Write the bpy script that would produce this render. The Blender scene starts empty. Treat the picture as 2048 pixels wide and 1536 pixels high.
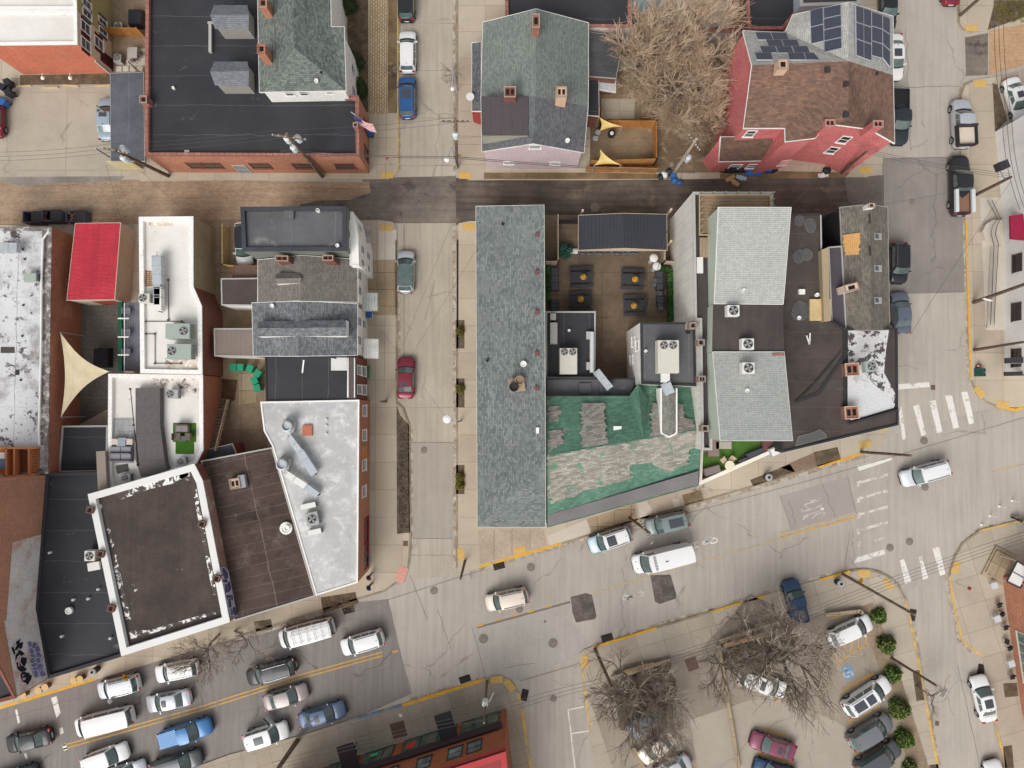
import bpy, math, random
from mathutils import Vector, Matrix, noise
R=math.radians; rnd=random.Random(7); PI=math.pi
sc=bpy.context.scene; col=sc.collection
# ---------------------------------------------------------------- camera, light
H=75.0; F=1409.0; T=R(1.9)
def P(u,v,z=0.0):
    x=(u-1024)/F; y=(768-v)/F
    d=Vector((x,y*math.cos(T)+math.sin(T),y*math.sin(T)-math.cos(T))); k=(z-H)/d.z
    return Vector((d.x*k,d.y*k,z))
cam=bpy.data.cameras.new('camera'); co=bpy.data.objects.new('camera',cam); col.objects.link(co)
co.location=(0,0,H); co.rotation_euler=(T,0,0); cam.lens=36*F/2048; cam.clip_end=3000; cam.clip_start=1; sc.camera=co
SE,SA=R(48),R(206)   # sun height; azimuth clockwise from north (+Y)
w=bpy.data.worlds.new('World'); sc.world=w; w.use_nodes=True; nt=w.node_tree
sky=nt.nodes.new('ShaderNodeTexSky'); sky.sky_type='NISHITA'; sky.sun_disc=False; sky.sun_elevation=SE; sky.sun_rotation=SA
sky.air_density=1.0; sky.dust_density=4.0
hs=nt.nodes.new('ShaderNodeHueSaturation'); hs.inputs['Saturation'].default_value=.2
bg=nt.nodes['Background']; bg.inputs[1].default_value=.15
nt.links.new(sky.outputs[0],hs.inputs['Color']); nt.links.new(hs.outputs[0],bg.inputs[0])
sl=bpy.data.lights.new('sun','SUN'); sl.energy=1.35; sl.angle=R(38); sl.color=(1,.965,.92)
so=bpy.data.objects.new('sun',sl); col.objects.link(so)
so.rotation_euler=Vector((math.sin(SA)*math.cos(SE),math.cos(SA)*math.cos(SE),math.sin(SE))).to_track_quat('Z','Y').to_euler()
sc.view_settings.view_transform='Standard'; sc.view_settings.look='None'; sc.view_settings.exposure=0
# ---------------------------------------------------------------- materials
E=1.0
def lin(c): c/=255.; return c/12.92 if c<=.04045 else ((c+.055)/1.055)**2.4
def C(r,g,b):
    m=(r+g+b)/3.; ch=(max(r,g,b)-min(r,g,b))/max(1,max(r,g,b)); k=.88 if ch<.35 else .88+.08*min(1,(ch-.35)/.25)
    r,g,b=[m+(x-m)*k for x in (r,g,b)]
    return (min(.86,lin(r)/E),min(.86,lin(g)/E),min(.86,lin(b)/E),1)
class NT:
    def __init__(s,name):
        s.m=bpy.data.materials.new(name); s.m.use_nodes=True; s.t=s.m.node_tree; s.n=s.t.nodes
        s.b=s.n['Principled BSDF']; s.uv=s.new('ShaderNodeUVMap').outputs[0]
        s.tc=s.new('ShaderNodeTexCoord').outputs['Object']; s.c={}
    def new(s,t,**k):
        n=s.n.new(t)
        for a,b in k.items(): setattr(n,a,b)
        return n
    def put(s,i,v):
        if isinstance(v,bpy.types.NodeSocket): s.t.links.new(v,i)
        elif v is not None: i.default_value=v
    def math(s,op,a,b=None,c=None,clamp=False):
        n=s.new('ShaderNodeMath',operation=op,use_clamp=clamp); s.put(n.inputs[0],a); s.put(n.inputs[1],b); s.put(n.inputs[2],c); return n.outputs[0]
    def mix(s,f,a,b,bt='MIX'):
        n=s.new('ShaderNodeMix',data_type='RGBA',blend_type=bt); s.put(n.inputs[0],f); s.put(n.inputs[6],a); s.put(n.inputs[7],b); return n.outputs[2]
    def noise(s,scale,detail=4,rough=.6,vec=None,dist=0,off=0):
        n=s.new('ShaderNodeTexNoise'); v=vec or s.tc
        if off:
            mp=s.new('ShaderNodeMapping'); mp.inputs[1].default_value=(off,off*.7,off*.3); s.put(mp.inputs[0],v); v=mp.outputs[0]
        s.put(n.inputs['Vector'],v); n.inputs['Scale'].default_value=scale; n.inputs['Detail'].default_value=detail
        n.inputs['Roughness'].default_value=rough; n.inputs['Distortion'].default_value=dist; return n.outputs[0]
    def ramp(s,v,a,b,x=0.,y=1.):
        n=s.new('ShaderNodeMapRange'); s.put(n.inputs[0],v)
        for i,q in enumerate((a,b,x,y)): n.inputs[i+1].default_value=q
        return n.outputs[0]
    def map(s,rot=0,sc=(1,1,1),vec=None):
        n=s.new('ShaderNodeMapping'); n.inputs['Rotation'].default_value=(0,0,rot); n.inputs['Scale'].default_value=sc; s.put(n.inputs[0],vec or s.uv); return n.outputs[0]
MATS={}
def mat(name,c,c2=None,var=.16,sc=.35,fine=6,fv=.14,rough=.9,brick=None,seam=None,blot=None,crack=None,streak=None,rot=0,bump=.0,metal=0,coat=0,corr=None,emit=0,spec=.3,wet=None):
    """c base; brick=(w,h,mortar,col_a,col_b,mortarcol,offset); seam=(spacing,width,col,axis); blot=[(col,scale,lo,hi,off)]; crack=(scale,width,strength)"""
    if name in MATS: return MATS[name]
    s=NT(name); base=c
    if brick:
        bw,bh,ms,ca,cb,mc,of=brick
        bt=s.new('ShaderNodeTexBrick'); s.put(bt.inputs['Vector'],s.map(rot)); bt.offset=of
        bt.inputs['Scale'].default_value=1; bt.inputs['Brick Width'].default_value=bw; bt.inputs['Row Height'].default_value=bh
        bt.inputs['Mortar Size'].default_value=ms; bt.inputs['Mortar Smooth'].default_value=.3
        s.put(bt.inputs['Color1'],ca); s.put(bt.inputs['Color2'],cb); s.put(bt.inputs['Mortar'],mc); base=bt.outputs[0]
    if c2:
        base=s.mix(s.ramp(s.noise(sc*.8,5,.65,off=11),.38,.62),base,c2)
    for (bc,bs,lo,hi,of) in (blot or []):
        base=s.mix(s.ramp(s.noise(bs,8,.68,off=of,dist=.3),lo,hi),base,bc)
    if streak:
        a,st=streak; base=s.mix(s.ramp(s.noise(1,5,.6,vec=s.map(rot,(2.2,.12,1) if a==0 else (.12,2.2,1))),.35,.7,0,st),base,(.02,.018,.015,1))
    if seam:
        for (sp,wd,scol,ax,stg) in (seam if isinstance(seam,list) else [seam]):
            sx=s.new('ShaderNodeSeparateXYZ'); s.put(sx.inputs[0],s.map(rot)); 
            wv=s.math('ADD',sx.outputs[ax],s.math('MULTIPLY',s.math('SUBTRACT',s.noise(.45,4,.6,off=5),.5),.45))
            f=s.math('FRACT',s.math('DIVIDE',wv,sp)); l=s.math('LESS_THAN',f,wd/sp)
            l=s.math('MULTIPLY',l,s.ramp(s.noise(.9,3,.6,off=3),.3,.55,.25*stg,stg))
            base=s.mix(l,base,scol)
    if crack:
        cs,cw,st=crack
        dn=s.new('ShaderNodeTexNoise'); s.put(dn.inputs['Vector'],s.tc); dn.inputs['Scale'].default_value=.5; dn.inputs['Detail'].default_value=5
        vv=s.new('ShaderNodeVectorMath',operation='MULTIPLY_ADD'); s.put(vv.inputs[0],dn.outputs[1]); vv.inputs[1].default_value=(2.4,2.4,0); s.put(vv.inputs[2],s.tc)
        vo=s.new('ShaderNodeTexVoronoi',feature='DISTANCE_TO_EDGE'); s.put(vo.inputs['Vector'],vv.outputs[0]); vo.inputs['Scale'].default_value=cs
        k=s.math('LESS_THAN',vo.outputs[0],cw); k=s.math('MULTIPLY',k,s.ramp(s.noise(.16,3,.6,off=21),.5,.56,0,st))
        base=s.mix(k,base,(.03,.027,.024,1))
    # broad and fine tone variation
    m=s.ramp(s.noise(sc,6,.62),.3,.7,1-var,1+var)
    m2=s.ramp(s.noise(fine,3,.6,off=2),.3,.7,1-fv,1+fv)
    mm=s.math('MULTIPLY',m,m2)
    cmb=s.new('ShaderNodeCombineXYZ'); [s.put(cmb.inputs[i],mm) for i in range(3)]
    base=s.mix(1.0,base,cmb.outputs[0],'MULTIPLY')
    s.put(s.b.inputs['Base Color'],base)
    s.b.inputs['Roughness'].default_value=rough; s.b.inputs['Metallic'].default_value=metal; s.b.inputs['Specular IOR Level'].default_value=spec
    if coat: s.b.inputs['Coat Weight'].default_value=coat; s.b.inputs['Coat Roughness'].default_value=.05
    if wet: s.put(s.b.inputs['Roughness'],s.ramp(s.noise(.3,4,.6,off=8),.45,.6,rough,wet))
    hgt=None
    if corr:
        sp,ax=corr; sx=s.new('ShaderNodeSeparateXYZ'); s.put(sx.inputs[0],s.map(rot)); f=s.math('FRACT',s.math('DIVIDE',sx.outputs[ax],sp))
        hgt=s.math('LESS_THAN',s.math('ABSOLUTE',s.math('SUBTRACT',f,.5)),.14)
        bn=s.new('ShaderNodeBump'); bn.inputs['Strength'].default_value=.8; bn.inputs['Distance'].default_value=.05; s.put(bn.inputs['Height'],hgt); s.put(s.b.inputs['Normal'],bn.outputs[0])
    elif bump:
        bn=s.new('ShaderNodeBump'); bn.inputs['Strength'].default_value=bump; bn.inputs['Distance'].default_value=.05; s.put(bn.inputs['Height'],s.noise(3,5,.7)); s.put(s.b.inputs['Normal'],bn.outputs[0])
    if emit: s.put(s.b.inputs['Emission Color'],c); s.b.inputs['Emission Strength'].default_value=emit
    MATS[name]=s.m; return s.m
def plain(name,r,g,b,**k):
    k.setdefault('var',.07); k.setdefault('fv',.05); return mat(name,C(r,g,b),**k)
# ---------------------------------------------------------------- geometry
class G:
    def __init__(s): s.v=[]; s.f=[]
    def add(s,pts,faces):
        o=len(s.v); s.v+= [Vector(p) for p in pts]; s.f+=[tuple(i+o for i in f) for f in faces]; return s
    def poly(s,pts): return s.add(pts,[range(len(pts))])
    def box(s,c,sx,sy,h,rot=0,top=1.0):
        a,b=sx/2,sy/2; m=Matrix.Rotation(rot,3,'Z'); c=Vector(c)
        p=[c+m@Vector((x*a,y*b,0)) for x,y in ((-1,-1),(1,-1),(1,1),(-1,1))]+[c+m@Vector((x*a*top,y*b*top,h)) for x,y in ((-1,-1),(1,-1),(1,1),(-1,1))]
        return s.add(p,[(3,2,1,0),(4,5,6,7),(0,1,5,4),(1,2,6,5),(2,3,7,6),(3,0,4,7)])
    def beam(s,a,b,w,h):
        a=Vector(a); b=Vector(b); d=(b-a).normalized(); up=Vector((0,0,1)) if abs(d.z)<.95 else Vector((0,1,0))
        x=d.cross(up).normalized()*w/2; y=x.cross(d).normalized()*h/2
        p=[q+i*x+j*y for q in (a,b) for i,j in ((-1,-1),(1,-1),(1,1),(-1,1))]
        return s.add(p,[(0,1,2,3),(7,6,5,4),(4,5,1,0),(5,6,2,1),(6,7,3,2),(7,4,0,3)])
    def prism(s,pts,z0,z1,bottom=True):
        n=len(pts); p=[(q[0],q[1],z0) for q in pts]+[(q[0],q[1],z1) for q in pts]
        f=[tuple(range(n,2*n))]+[(i,(i+1)%n,n+(i+1)%n,n+i) for i in range(n)]
        if bottom: f.append(tuple(range(n-1,-1,-1)))
        return s.add(p,f)
    def tube(s,a,b,r0,r1=None,n=8,cap=True):
        a=Vector(a); b=Vector(b); r1=r0 if r1 is None else r1; d=(b-a)
        if d.length<1e-5: return s
        d.normalize(); x=d.orthogonal().normalized(); y=d.cross(x)
        p=[q+(x*math.cos(2*PI*i/n)+y*math.sin(2*PI*i/n))*r for q,r in ((a,r0),(b,r1)) for i in range(n)]
        f=[(i,(i+1)%n,n+(i+1)%n,n+i) for i in range(n)]
        if cap: f+=[tuple(range(n-1,-1,-1)),tuple(range(n,2*n))]
        return s.add(p,f)
    def lathe(s,c,prof,n=20):
        c=Vector(c); p=[]; f=[]
        for r,z in prof:
            for i in range(n): p.append(c+Vector((r*math.cos(2*PI*i/n),r*math.sin(2*PI*i/n),z)))
        for k in range(len(prof)-1):
            for i in range(n): f.append((k*n+i,k*n+(i+1)%n,(k+1)*n+(i+1)%n,(k+1)*n+i))
        f.append(tuple((len(prof)-1)*n+i for i in range(n))); f.append(tuple(range(n-1,-1,-1)))
        return s.add(p,f)
    def grid(s,fn,nu,nv):
        p=[fn(i/nu,j/nv) for j in range(nv+1) for i in range(nu+1)]
        return s.add(p,[(j*(nu+1)+i,j*(nu+1)+i+1,(j+1)*(nu+1)+i+1,(j+1)*(nu+1)+i) for j in range(nv) for i in range(nu)])
    def build(s,name,m,parent=None,org=None,smooth=False,**tags):
        me=bpy.data.meshes.new(name); o=bpy.data.objects.new(name,me); col.objects.link(o)
        if org is None: org=Vector(parent['org']) if parent is not None and 'org' in parent else None
        if org is None and parent is None and s.v:
            n=len(s.v); org=Vector((sum(v.x for v in s.v)/n,sum(v.y for v in s.v)/n,min(v.z for v in s.v)))
        if org is None: org=Vector((0,0,0))
        me.from_pydata([v-org for v in s.v],[],s.f)
        uv=me.uv_layers.new(name='UVMap'); me.update(); dat=[0.]*(2*len(me.loops))
        for p in me.polygons:
            n=p.normal
            if abs(n.z)>.985: ax,ay=Vector((1,0,0)),Vector((0,1,0))
            else:
                ax=Vector((0,0,1)).cross(n).normalized(); ay=n.cross(ax)
            for li in p.loop_indices:
                c=s.v[me.loops[li].vertex_index]; dat[2*li]=c.dot(ax); dat[2*li+1]=c.dot(ay)
        uv.data.foreach_set('uv',dat)
        if smooth: me.shade_smooth()
        me.materials.append(m)
        if parent is None: o.location=org
        else: o.parent=parent; 
        o['org']=list(org)
        for k,v in tags.items():
            o[{'cat':'category'}.get(k,k)]=v
        return o
def thing(name,label,cat,loc,rz=0,group=None):
    o=bpy.data.objects.new(name,None); col.objects.link(o); o.location=loc; o.rotation_euler=(0,0,rz); o.empty_display_size=.5
    o['label']=label; o['category']=cat
    if group: o['group']=group
    o['org']=list(loc) if rz==0 else [0,0,0]
    return o
def ccw(p):
    a=sum(p[i][0]*p[(i+1)%len(p)][1]-p[(i+1)%len(p)][0]*p[i][1] for i in range(len(p)))
    return p if a>0 else list(reversed(p))
def inset(p,d):
    n=len(p); out=[]
    for i in range(n):
        a,b,c=p[i-1],p[i],p[(i+1)%n]
        e1=Vector((b.x-a.x,b.y-a.y)); e2=Vector((c.x-b.x,c.y-b.y))
        if e1.length<1e-6 or e2.length<1e-6: out.append(b.copy()); continue
        e1.normalize(); e2.normalize(); n1=Vector((-e1.y,e1.x)); n2=Vector((-e2.y,e2.x)); m=n1+n2
        if m.length<1e-4: m=n1
        m.normalize(); k=d/max(.35,m.dot(n1)); out.append(Vector((b.x+m.x*k,b.y+m.y*k,b.z)))
    return out
def struct(name,pts,z,m,thick=0):
    q=ccw([P(u,v,z) for u,v in pts]); g=G()
    if thick: g.prism(q,z-thick,z)
    else: g.poly(q)
    o=g.build(name,m); o['kind']='structure'; return o
def lineseg(g,pts,wd,z):
    for (a,b) in zip(pts[:-1],pts[1:]):
        a=P(a[0],a[1],z); b=P(b[0],b[1],z); d=(b-a).normalized(); n=Vector((-d.y,d.x,0))*wd/2
        g.poly([a-n,b-n,b+n,a+n])
# ---------------------------------------------------------------- palette
K=C(25,24,23)
m_road=mat('road_concrete',C(184,174,162),C(175,165,154),var=.07,sc=.12,fine=9,fv=.05,crack=(.09,.006,.25),streak=(0,.17),rot=R(-74))
m_roadv=mat('street_concrete',C(190,177,158),C(180,168,150),var=.08,sc=.14,fine=9,fv=.06,streak=(0,.2),brick=(30,5.2,.035,C(190,178,160),C(184,173,157),C(120,108,96),0),crack=(.1,.006,.25))
m_roadg=mat('grey_asphalt',C(150,142,134),C(140,132,125),var=.09,sc=.2,fine=9,fv=.06,crack=(.1,.006,.25),streak=(0,.14))
m_roadl=mat('light_asphalt',C(185,175,162),C(177,167,155),var=.05,sc=.15,fine=9,fv=.06,streak=(0,.17),crack=(.08,.005,.2))
m_asph=mat('dark_asphalt',C(142,135,129),C(134,127,122),var=.08,sc=.15,fine=9,fv=.06,crack=(.1,.006,.35),streak=(0,.2),rot=R(-73))
m_alley=mat('worn_asphalt',C(118,104,91),C(92,82,74),var=.3,sc=.3,fine=7,fv=.12,blot=[(C(132,112,90),.45,.56,.66,3)],streak=(1,.5))
m_alleyg=mat('patched_asphalt',C(132,120,108),C(110,98,90),var=.2,sc=.3,blot=[(C(92,84,80),.5,.56,.62,9)],streak=(1,.3))
m_alleyb=mat('brick_paving',C(176,148,120),brick=(.45,.16,.012,C(184,156,126),C(168,140,112),C(132,110,90),.5),var=.16,sc=.5,blot=[(C(150,128,106),.3,.5,.7,4)],streak=(1,.22))
m_walkb=mat('yellow_brick_walk',C(200,174,136),brick=(.42,.26,.045,C(208,182,144),C(190,164,126),C(142,118,88),.5),var=.12,rot=R(90))
m_slab=mat('sidewalk_concrete',C(184,170,149),brick=(2.9,2.9,.02,C(189,175,153),C(178,163,142),C(140,125,106),0),var=.09,sc=.3,fine=7,fv=.05)
m_slabd=mat('sidewalk_concrete_angled',C(178,165,146),brick=(2.8,2.8,.02,C(184,171,152),C(172,158,140),C(136,123,106),0),var=.09,sc=.3,fv=.05,rot=R(-16.5))
m_slabp=mat('sidewalk_concrete_rows',C(170,155,135),brick=(1.5,1.5,.018,C(171,157,137),C(163,149,130),C(132,118,100),0),var=.08,sc=.3,fv=.05,rot=R(-16.5))
m_slabw=mat('pale_concrete',C(200,190,174),var=.05,fv=.04,sc=.5)
m_slabt=mat('tan_concrete',C(166,145,115),brick=(1.8,1.8,.03,C(172,152,122),C(160,138,108),C(108,90,70),0),var=.12,sc=.4)
m_yard=mat('yard_concrete',C(158,138,112),C(140,120,96),var=.18,sc=.5,brick=(2.4,2.4,.03,C(162,142,116),C(148,128,104),C(108,90,72),0))
m_dirt=mat('bare_soil',C(112,94,72),C(88,74,56),var=.3,sc=1.2,fv=.3,fine=8,bump=.4)
m_dirtl=mat('dry_grass_soil',C(140,118,84),C(116,96,66),var=.25,sc=.6,fv=.2,fine=8,bump=.4)
m_mulch=mat('dark_mulch',C(112,96,78),C(86,74,60),var=.35,sc=2,fv=.4,fine=10,bump=.8)
m_park=mat('parking_asphalt',C(160,147,130),C(149,136,121),var=.1,fv=.06,fine=9,sc=.2,crack=(.09,.006,.3),streak=(0,.15),rot=R(-17))
m_parkl=mat('parking_light',C(172,161,145),C(164,153,138),var=.06,fv=.05,fine=9,sc=.2,crack=(.09,.006,.2))
m_kerb=mat('kerb_stone',C(160,146,124),C(138,122,100),var=.2,sc=.8)
m_ky=mat('yellow_kerb_paint',C(222,166,50),blot=[(C(170,150,120),.9,.58,.66,3)],var=.14,sc=1)
m_kyf=mat('faded_yellow_kerb_paint',C(206,170,96),blot=[(C(170,155,130),.9,.5,.6,3)],var=.14,sc=1)
m_kb=mat('blue_kerb_paint',C(96,128,152),blot=[(C(160,150,135),.9,.5,.6,3)],var=.1)
m_pad=mat('yellow_tactile_pad',C(226,186,108),var=.07,brick=(.09,.09,.02,C(228,188,110),C(222,182,104),C(196,156,86),0))
m_padr=mat('red_tactile_pad',C(212,148,136),var=.06)
m_wl=mat('white_road_paint',C(226,221,212),blot=[(C(184,176,165),1.6,.53,.62,3)],var=.05,fine=10)
m_wlf=mat('worn_white_road_paint',C(212,206,196),blot=[(C(180,171,159),1.3,.46,.56,5)],var=.05)
m_yl=mat('yellow_road_paint',C(212,162,72),blot=[(C(160,140,110),1.2,.54,.64,3)],var=.1)
m_ylf=mat('faded_yellow_road_paint',C(196,164,112),blot=[(C(172,158,140),.9,.46,.58,3)],var=.08)
m_iron=mat('cast_iron',C(136,126,116),var=.2,sc=2,metal=.2)
m_crk=mat('crack_sealant',C(124,113,103),var=.2,sc=2)
# ---------------------------------------------------------------- ground
S=struct
g=G(); g.poly([(-900,-900,-.01),(900,-900,-.01),(900,900,-.01),(-900,900,-.01)]); o=g.build('ground',m_dirtl); o['kind']='structure'
S('road',[(-700,2100),(2700,2100),(2700,-600),(-700,-600)],0,m_roadl)
S('side_street',[(795,-500),(912,-500),(912,1180),(795,1210)],.004,m_roadv)
S('side_street_patch',[(820,884),(912,884),(913,1077),(821,1077)],.008,m_roadg2:=mat('street_patch',C(170,160,146),var=.06,fv=.05,streak=(0,.12)))
S('main_road',[(-500,1560),(190,1360),(700,1205),(822,1160),(912,1150),(1120,1092),(1400,1006),(1725,908),(1785,870),(2700,620),(2700,850),(2048,1046),(1907,1110),(1825,1180),(1730,1142),(1530,1192),(1186,1294),(1040,1360),(803,1412),(460,1512),(-500,1830)],.008,m_road)
S('asphalt_surface',[(-500,1560),(190,1360),(700,1206),(776,1198),(795,1280),(822,1388),(700,1442),(460,1510),(380,1540),(-500,1830)],.012,m_asph)
S('asphalt_patch',[(943,1250),(1110,1205),(1190,1296),(1040,1362),(972,1355)],.012,mat('mid_asphalt',C(175,167,157),var=.07,fv=.06,streak=(0,.1),rot=R(-73)))
S('asphalt_patch',[(1560,992),(1695,953),(1714,1022),(1583,1060)],.012,mat('bus_stop_asphalt',C(164,154,147),var=.05,fv=.05))
for i,pp in enumerate(([(1141,1194),(1172,1186),(1184,1190),(1193,1232),(1190,1238),(1152,1245),(1145,1225)],[(1300,1150),(1341,1149),(1353,1190),(1352,1197),(1320,1208),(1310,1203)])):
    S('asphalt_patch',pp,.012,mat('tar_patch',C(112,101,93),C(88,80,74),var=.2,sc=1,fv=.2))
S('right_street_patch',[(1765,316),(1927,314),(1934,584),(1776,588)],.008,m_roadg)
S('brick_alley',[(-500,352),(738,364),(742,385),(712,394),(700,400),(610,402),(560,446),(418,448),(0,452),(-500,452)],.016,m_alleyb)
S('alley_end',[(722,356),(912,352),(912,446),(420,448),(640,400),(700,392),(738,382)],.012,m_alleyg)
S('alley',[(912,356),(1768,352),(1766,460),(912,450)],.008,m_alley)
S('alley_end',[(1690,356),(1768,350),(1768,450),(1700,440)],.012,mat('alley_mouth_asphalt',C(118,107,98),C(104,95,88),var=.15))
for p in ([(0,352),(250,352),(240,362),(120,366),(40,372),(0,360)],): S('asphalt_patch',p,.02,mat('apron_asphalt',C(150,143,134),C(130,122,114),var=.14))
S('parking_court',[(-300,160),(290,158),(290,352),(-300,356)],.024,mat('court_concrete',C(178,167,150),C(170,159,142),var=.07,fv=.06,fine=9,brick=(6,8.5,.03,C(184,172,152),C(178,166,148),C(130,118,102),0),crack=(.09,.005,.25)))
for u in (0,): pass
# raised pavements: (points, material)
Z=.12
S('sidewalk',[(-300,-500),(795,-500),(795,336),(790,350),(776,358),(280,362),(280,346),(292,346),(292,150),(-300,165)],Z,m_slab,.14)
S('sidewalk',[(-500,452),(418,448),(420,440),(760,440),(786,444),(794,460),(794,806),(806,815),(819,850),(821,1090),(818,1130),(800,1160),(770,1182),(700,1204),(470,1276),(190,1360),(0,1418),(-500,1560)],Z,m_slab,.14)
S('sidewalk',[(914,1150),(912,460),(918,446),(940,442),(1776,450),(1776,858),(1766,889),(1729,908),(1635,936),(1378,1011),(1255,1047),(1123,1088),(960,1136),(930,1142)],Z,m_slab,.14)
S('sidewalk',[(912,-500),(1785,-500),(1785,200),(1766,292),(1766,325),(1752,345),(1735,354),(1180,360),(940,360),(918,352),(912,338)],Z,m_slab,.14)
S('sidewalk',[(1916,-500),(2700,-500),(2700,-80),(2048,48),(1978,60),(1945,66),(1923,60),(1916,46)],Z,m_slab,.14)
S('sidewalk',[(1921,300),(1920,190),(1928,168),(1946,160),(2000,152),(2700,-10),(2700,640),(2048,814),(2000,815),(1970,805),(1950,786),(1940,760),(1934,578),(1931,440)],Z,m_slab,.14)
S('sidewalk',[(1897,1152),(1907,1115),(1924,1086),(1958,1061),(2018,1046),(2700,840),(2700,2100),(2110,2100),(2008,1536),(2004,1507),(1971,1350),(1966,1315),(1944,1301),(1923,1283),(1906,1209)],Z,m_slabd,.14)
S('sidewalk',[(-500,1830),(380,1538),(460,1509),(606,1470),(700,1440),(803,1410),(970,1357),(1005,1353),(1024,1362),(1034,1380),(1043,1423),(1059,1532),(1150,2100),(-500,2100)],Z,m_slabp,.14)
S('sidewalk',[(1186,1293),(1313,1254),(1422,1222),(1530,1190),(1700,1141),(1730,1138),(1757,1143),(1780,1155),(1798,1172),(1811,1198),(1825,1255),(1850,1391),(1877,1536),(1980,2100),(1250,2100),(1190,1536),(1170,1404),(1160,1350),(1160,1307),(1168,1299)],Z,m_slabd,.14)
z1=Z+.004; z2=Z+.008
# kerb stones along the pavements
def kerb(pts,m=m_kerb,w=.22,z=z1):
    g=G(); lineseg(g,pts,w,z); o=g.build('kerb',m); o['kind']='structure'; return o
kerb([(796,-60),(796,336),(790,351)],m_kyf,.14)
kerb([(793,480),(793,806),(806,817),(818,851),(820,1090),(817,1130),(800,1159),(770,1181),(700,1202),(470,1274)]); kerb([(914,0),(914,336)]); kerb([(915,462),(914,1135)])
kerb([(190,1358),(0,1416)],m_ky,.28); kerb([(958,1134),(1123,1087)],m_ky,.26); kerb([(1635,934),(1725,907)],m_ky,.28)
kerb([(1123,1087),(1255,1045),(1378,1009),(1635,934)]); kerb([(805,1411),(968,1359)],m_ky,.34); kerb([(700,1441),(803,1411)],m_kb,.28)
kerb([(1036,1385),(1045,1425),(1062,1536)],m_kyf,.34); kerb([(1186,1295),(1313,1256)],m_ky,.26); kerb([(1313,1256),(1422,1224)]); kerb([(1422,1224),(1530,1192)],m_ky,.24)
kerb([(1640,1160),(1700,1143)],m_ky,.24); kerb([(1163,1325),(1172,1404),(1182,1470)],m_kyf,.2); kerb([(1700,1142),(1730,1139),(1757,1144),(1780,1156),(1798,1173),(1810,1198)])
kerb([(1811,1200),(1824,1255),(1849,1391),(1876,1536)],m_kyf,.3); kerb([(1899,1155),(1908,1209),(1925,1282),(1946,1299),(1967,1313)],m_kyf,.26); kerb([(1973,1380),(2006,1507),(2012,1536)],m_kyf,.26)
kerb([(1899,1152),(1909,1115),(1926,1087),(1959,1062)]); kerb([(1959,1062),(2048,1040)],m_kyf,.25)
kerb([(1933,440),(1936,578),(1942,757)],m_ky,.2); kerb([(1943,760),(1952,785),(1972,803),(1995,813)]); kerb([(1995,813),(2030,820),(2056,812)],m_ky,.3)
kerb([(1918,-40),(1918,46),(1925,58),(1945,64)]); kerb([(1922,300),(1922,190),(1930,169),(1946,162)])
# tactile pads
def pad(cu,cv,a,sx=1.3,sy=.72,m=m_pad):
    g=G(); c=P(cu,cv,z1); g.box(c,sx,sy,.02,R(a)); o=g.build('tactile_pad',m); o['kind']='structure'
for p in ((775,350,0),(930,351,0),(773,456,0),(938,453,0),(1732,340,0),(1730,889,14),(1943,56,4),(1960,167,0),(1959,784,-55),(2005,809,-8),(1728,1147,0),(1777,1168,-48),(1912,1135,68),(993,1359,6),(1019,1371,-50),(922,1109,-85),(1040,1101,17),(1170,1323,-90),(1765,855,10)): pad(*p)
pad(803,1149,70,1.7,1.0,m_padr)
# planted and patched areas on the pavements
def area(n,p,m,z=z1): return S(n,p,z,m)
area('brick_walk',[(738,-100),(777,-100),(775,228),(737,228)],m_walkb)
area('grass_strip',[(777,-100),(794,-100),(794,226),(775,226)],m_dirtl)
area('soil_bed',[(700,-80),(736,-80),(737,225),(712,222),(705,180),(694,60)],m_dirt); area('soil_patch',[(777,130),(794,130),(793,178),(776,180)],m_dirt,z2)
area('yard',[(205,-80),(292,-80),(292,148),(214,148)],m_yard); area('garden_bed',[(40,150),(220,147),(222,168),(40,170)],m_dirt)
area('yard',[(1180,155),(1440,100),(1500,60),(1500,345),(1180,345)],mat('trodden_yard',C(146,124,94),C(120,100,76),var=.25,sc=.3,fv=.15,blot=[(C(168,150,122),.5,.56,.64,2)]))
area('soil_strip',[(968,345),(1170,345),(1350,348),(1350,358),(968,358)],m_dirtl); area('soil_strip',[(1440,340),(1700,345),(1690,355),(1440,357)],m_dirtl)
area('soil_bed',[(1395,62),(1500,40),(1500,180),(1240,110),(1250,80)],m_dirtl,z2)
area('concrete_pad',[(1202,197),(1270,198),(1268,238),(1202,238)],m_slab,z2)
area('sidewalk_patch',[(914,480),(950,480),(950,640),(914,640)],m_slab); 
for y0,y1 in ((640,697),(757,815),(930,988)): area('planting_bed',[(912,y0),(929,y0),(929,y1),(912,y1)],m_mulch)
area('planting_bed',[(793,808),(800,830),(818,850),(820,1065),(794,1068)],m_mulch)
area('tan_walk',[(735,520),(793,520),(793,630),(735,630)],m_slabt); area('pale_walk',[(758,460),(793,460),(793,519),(758,519)],m_slabw)
area('tree_pit',[(641,1195),(711,1184),(716,1207),(646,1226)],m_dirt); area('tree_pit',[(508,1243),(542,1238),(545,1258),(512,1264)],m_dirt)
area('tree_pit',[(1364,990),(1402,980),(1408,1000),(1370,1011)],m_dirtl); area('tree_pit',[(1628,904),(1675,894),(1682,918),(1634,934)],m_dirt); area('brick_walk',[(1560,935),(1628,905),(1634,932),(1590,945)],mat('brown_brick_walk',C(156,128,106),brick=(.22,.11,.02,C(160,132,110),C(146,116,94),C(110,90,72),.5))); area('tree_pit',[(1500,960),(1580,928),(1590,944),(1506,972)],m_dirt)
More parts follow.
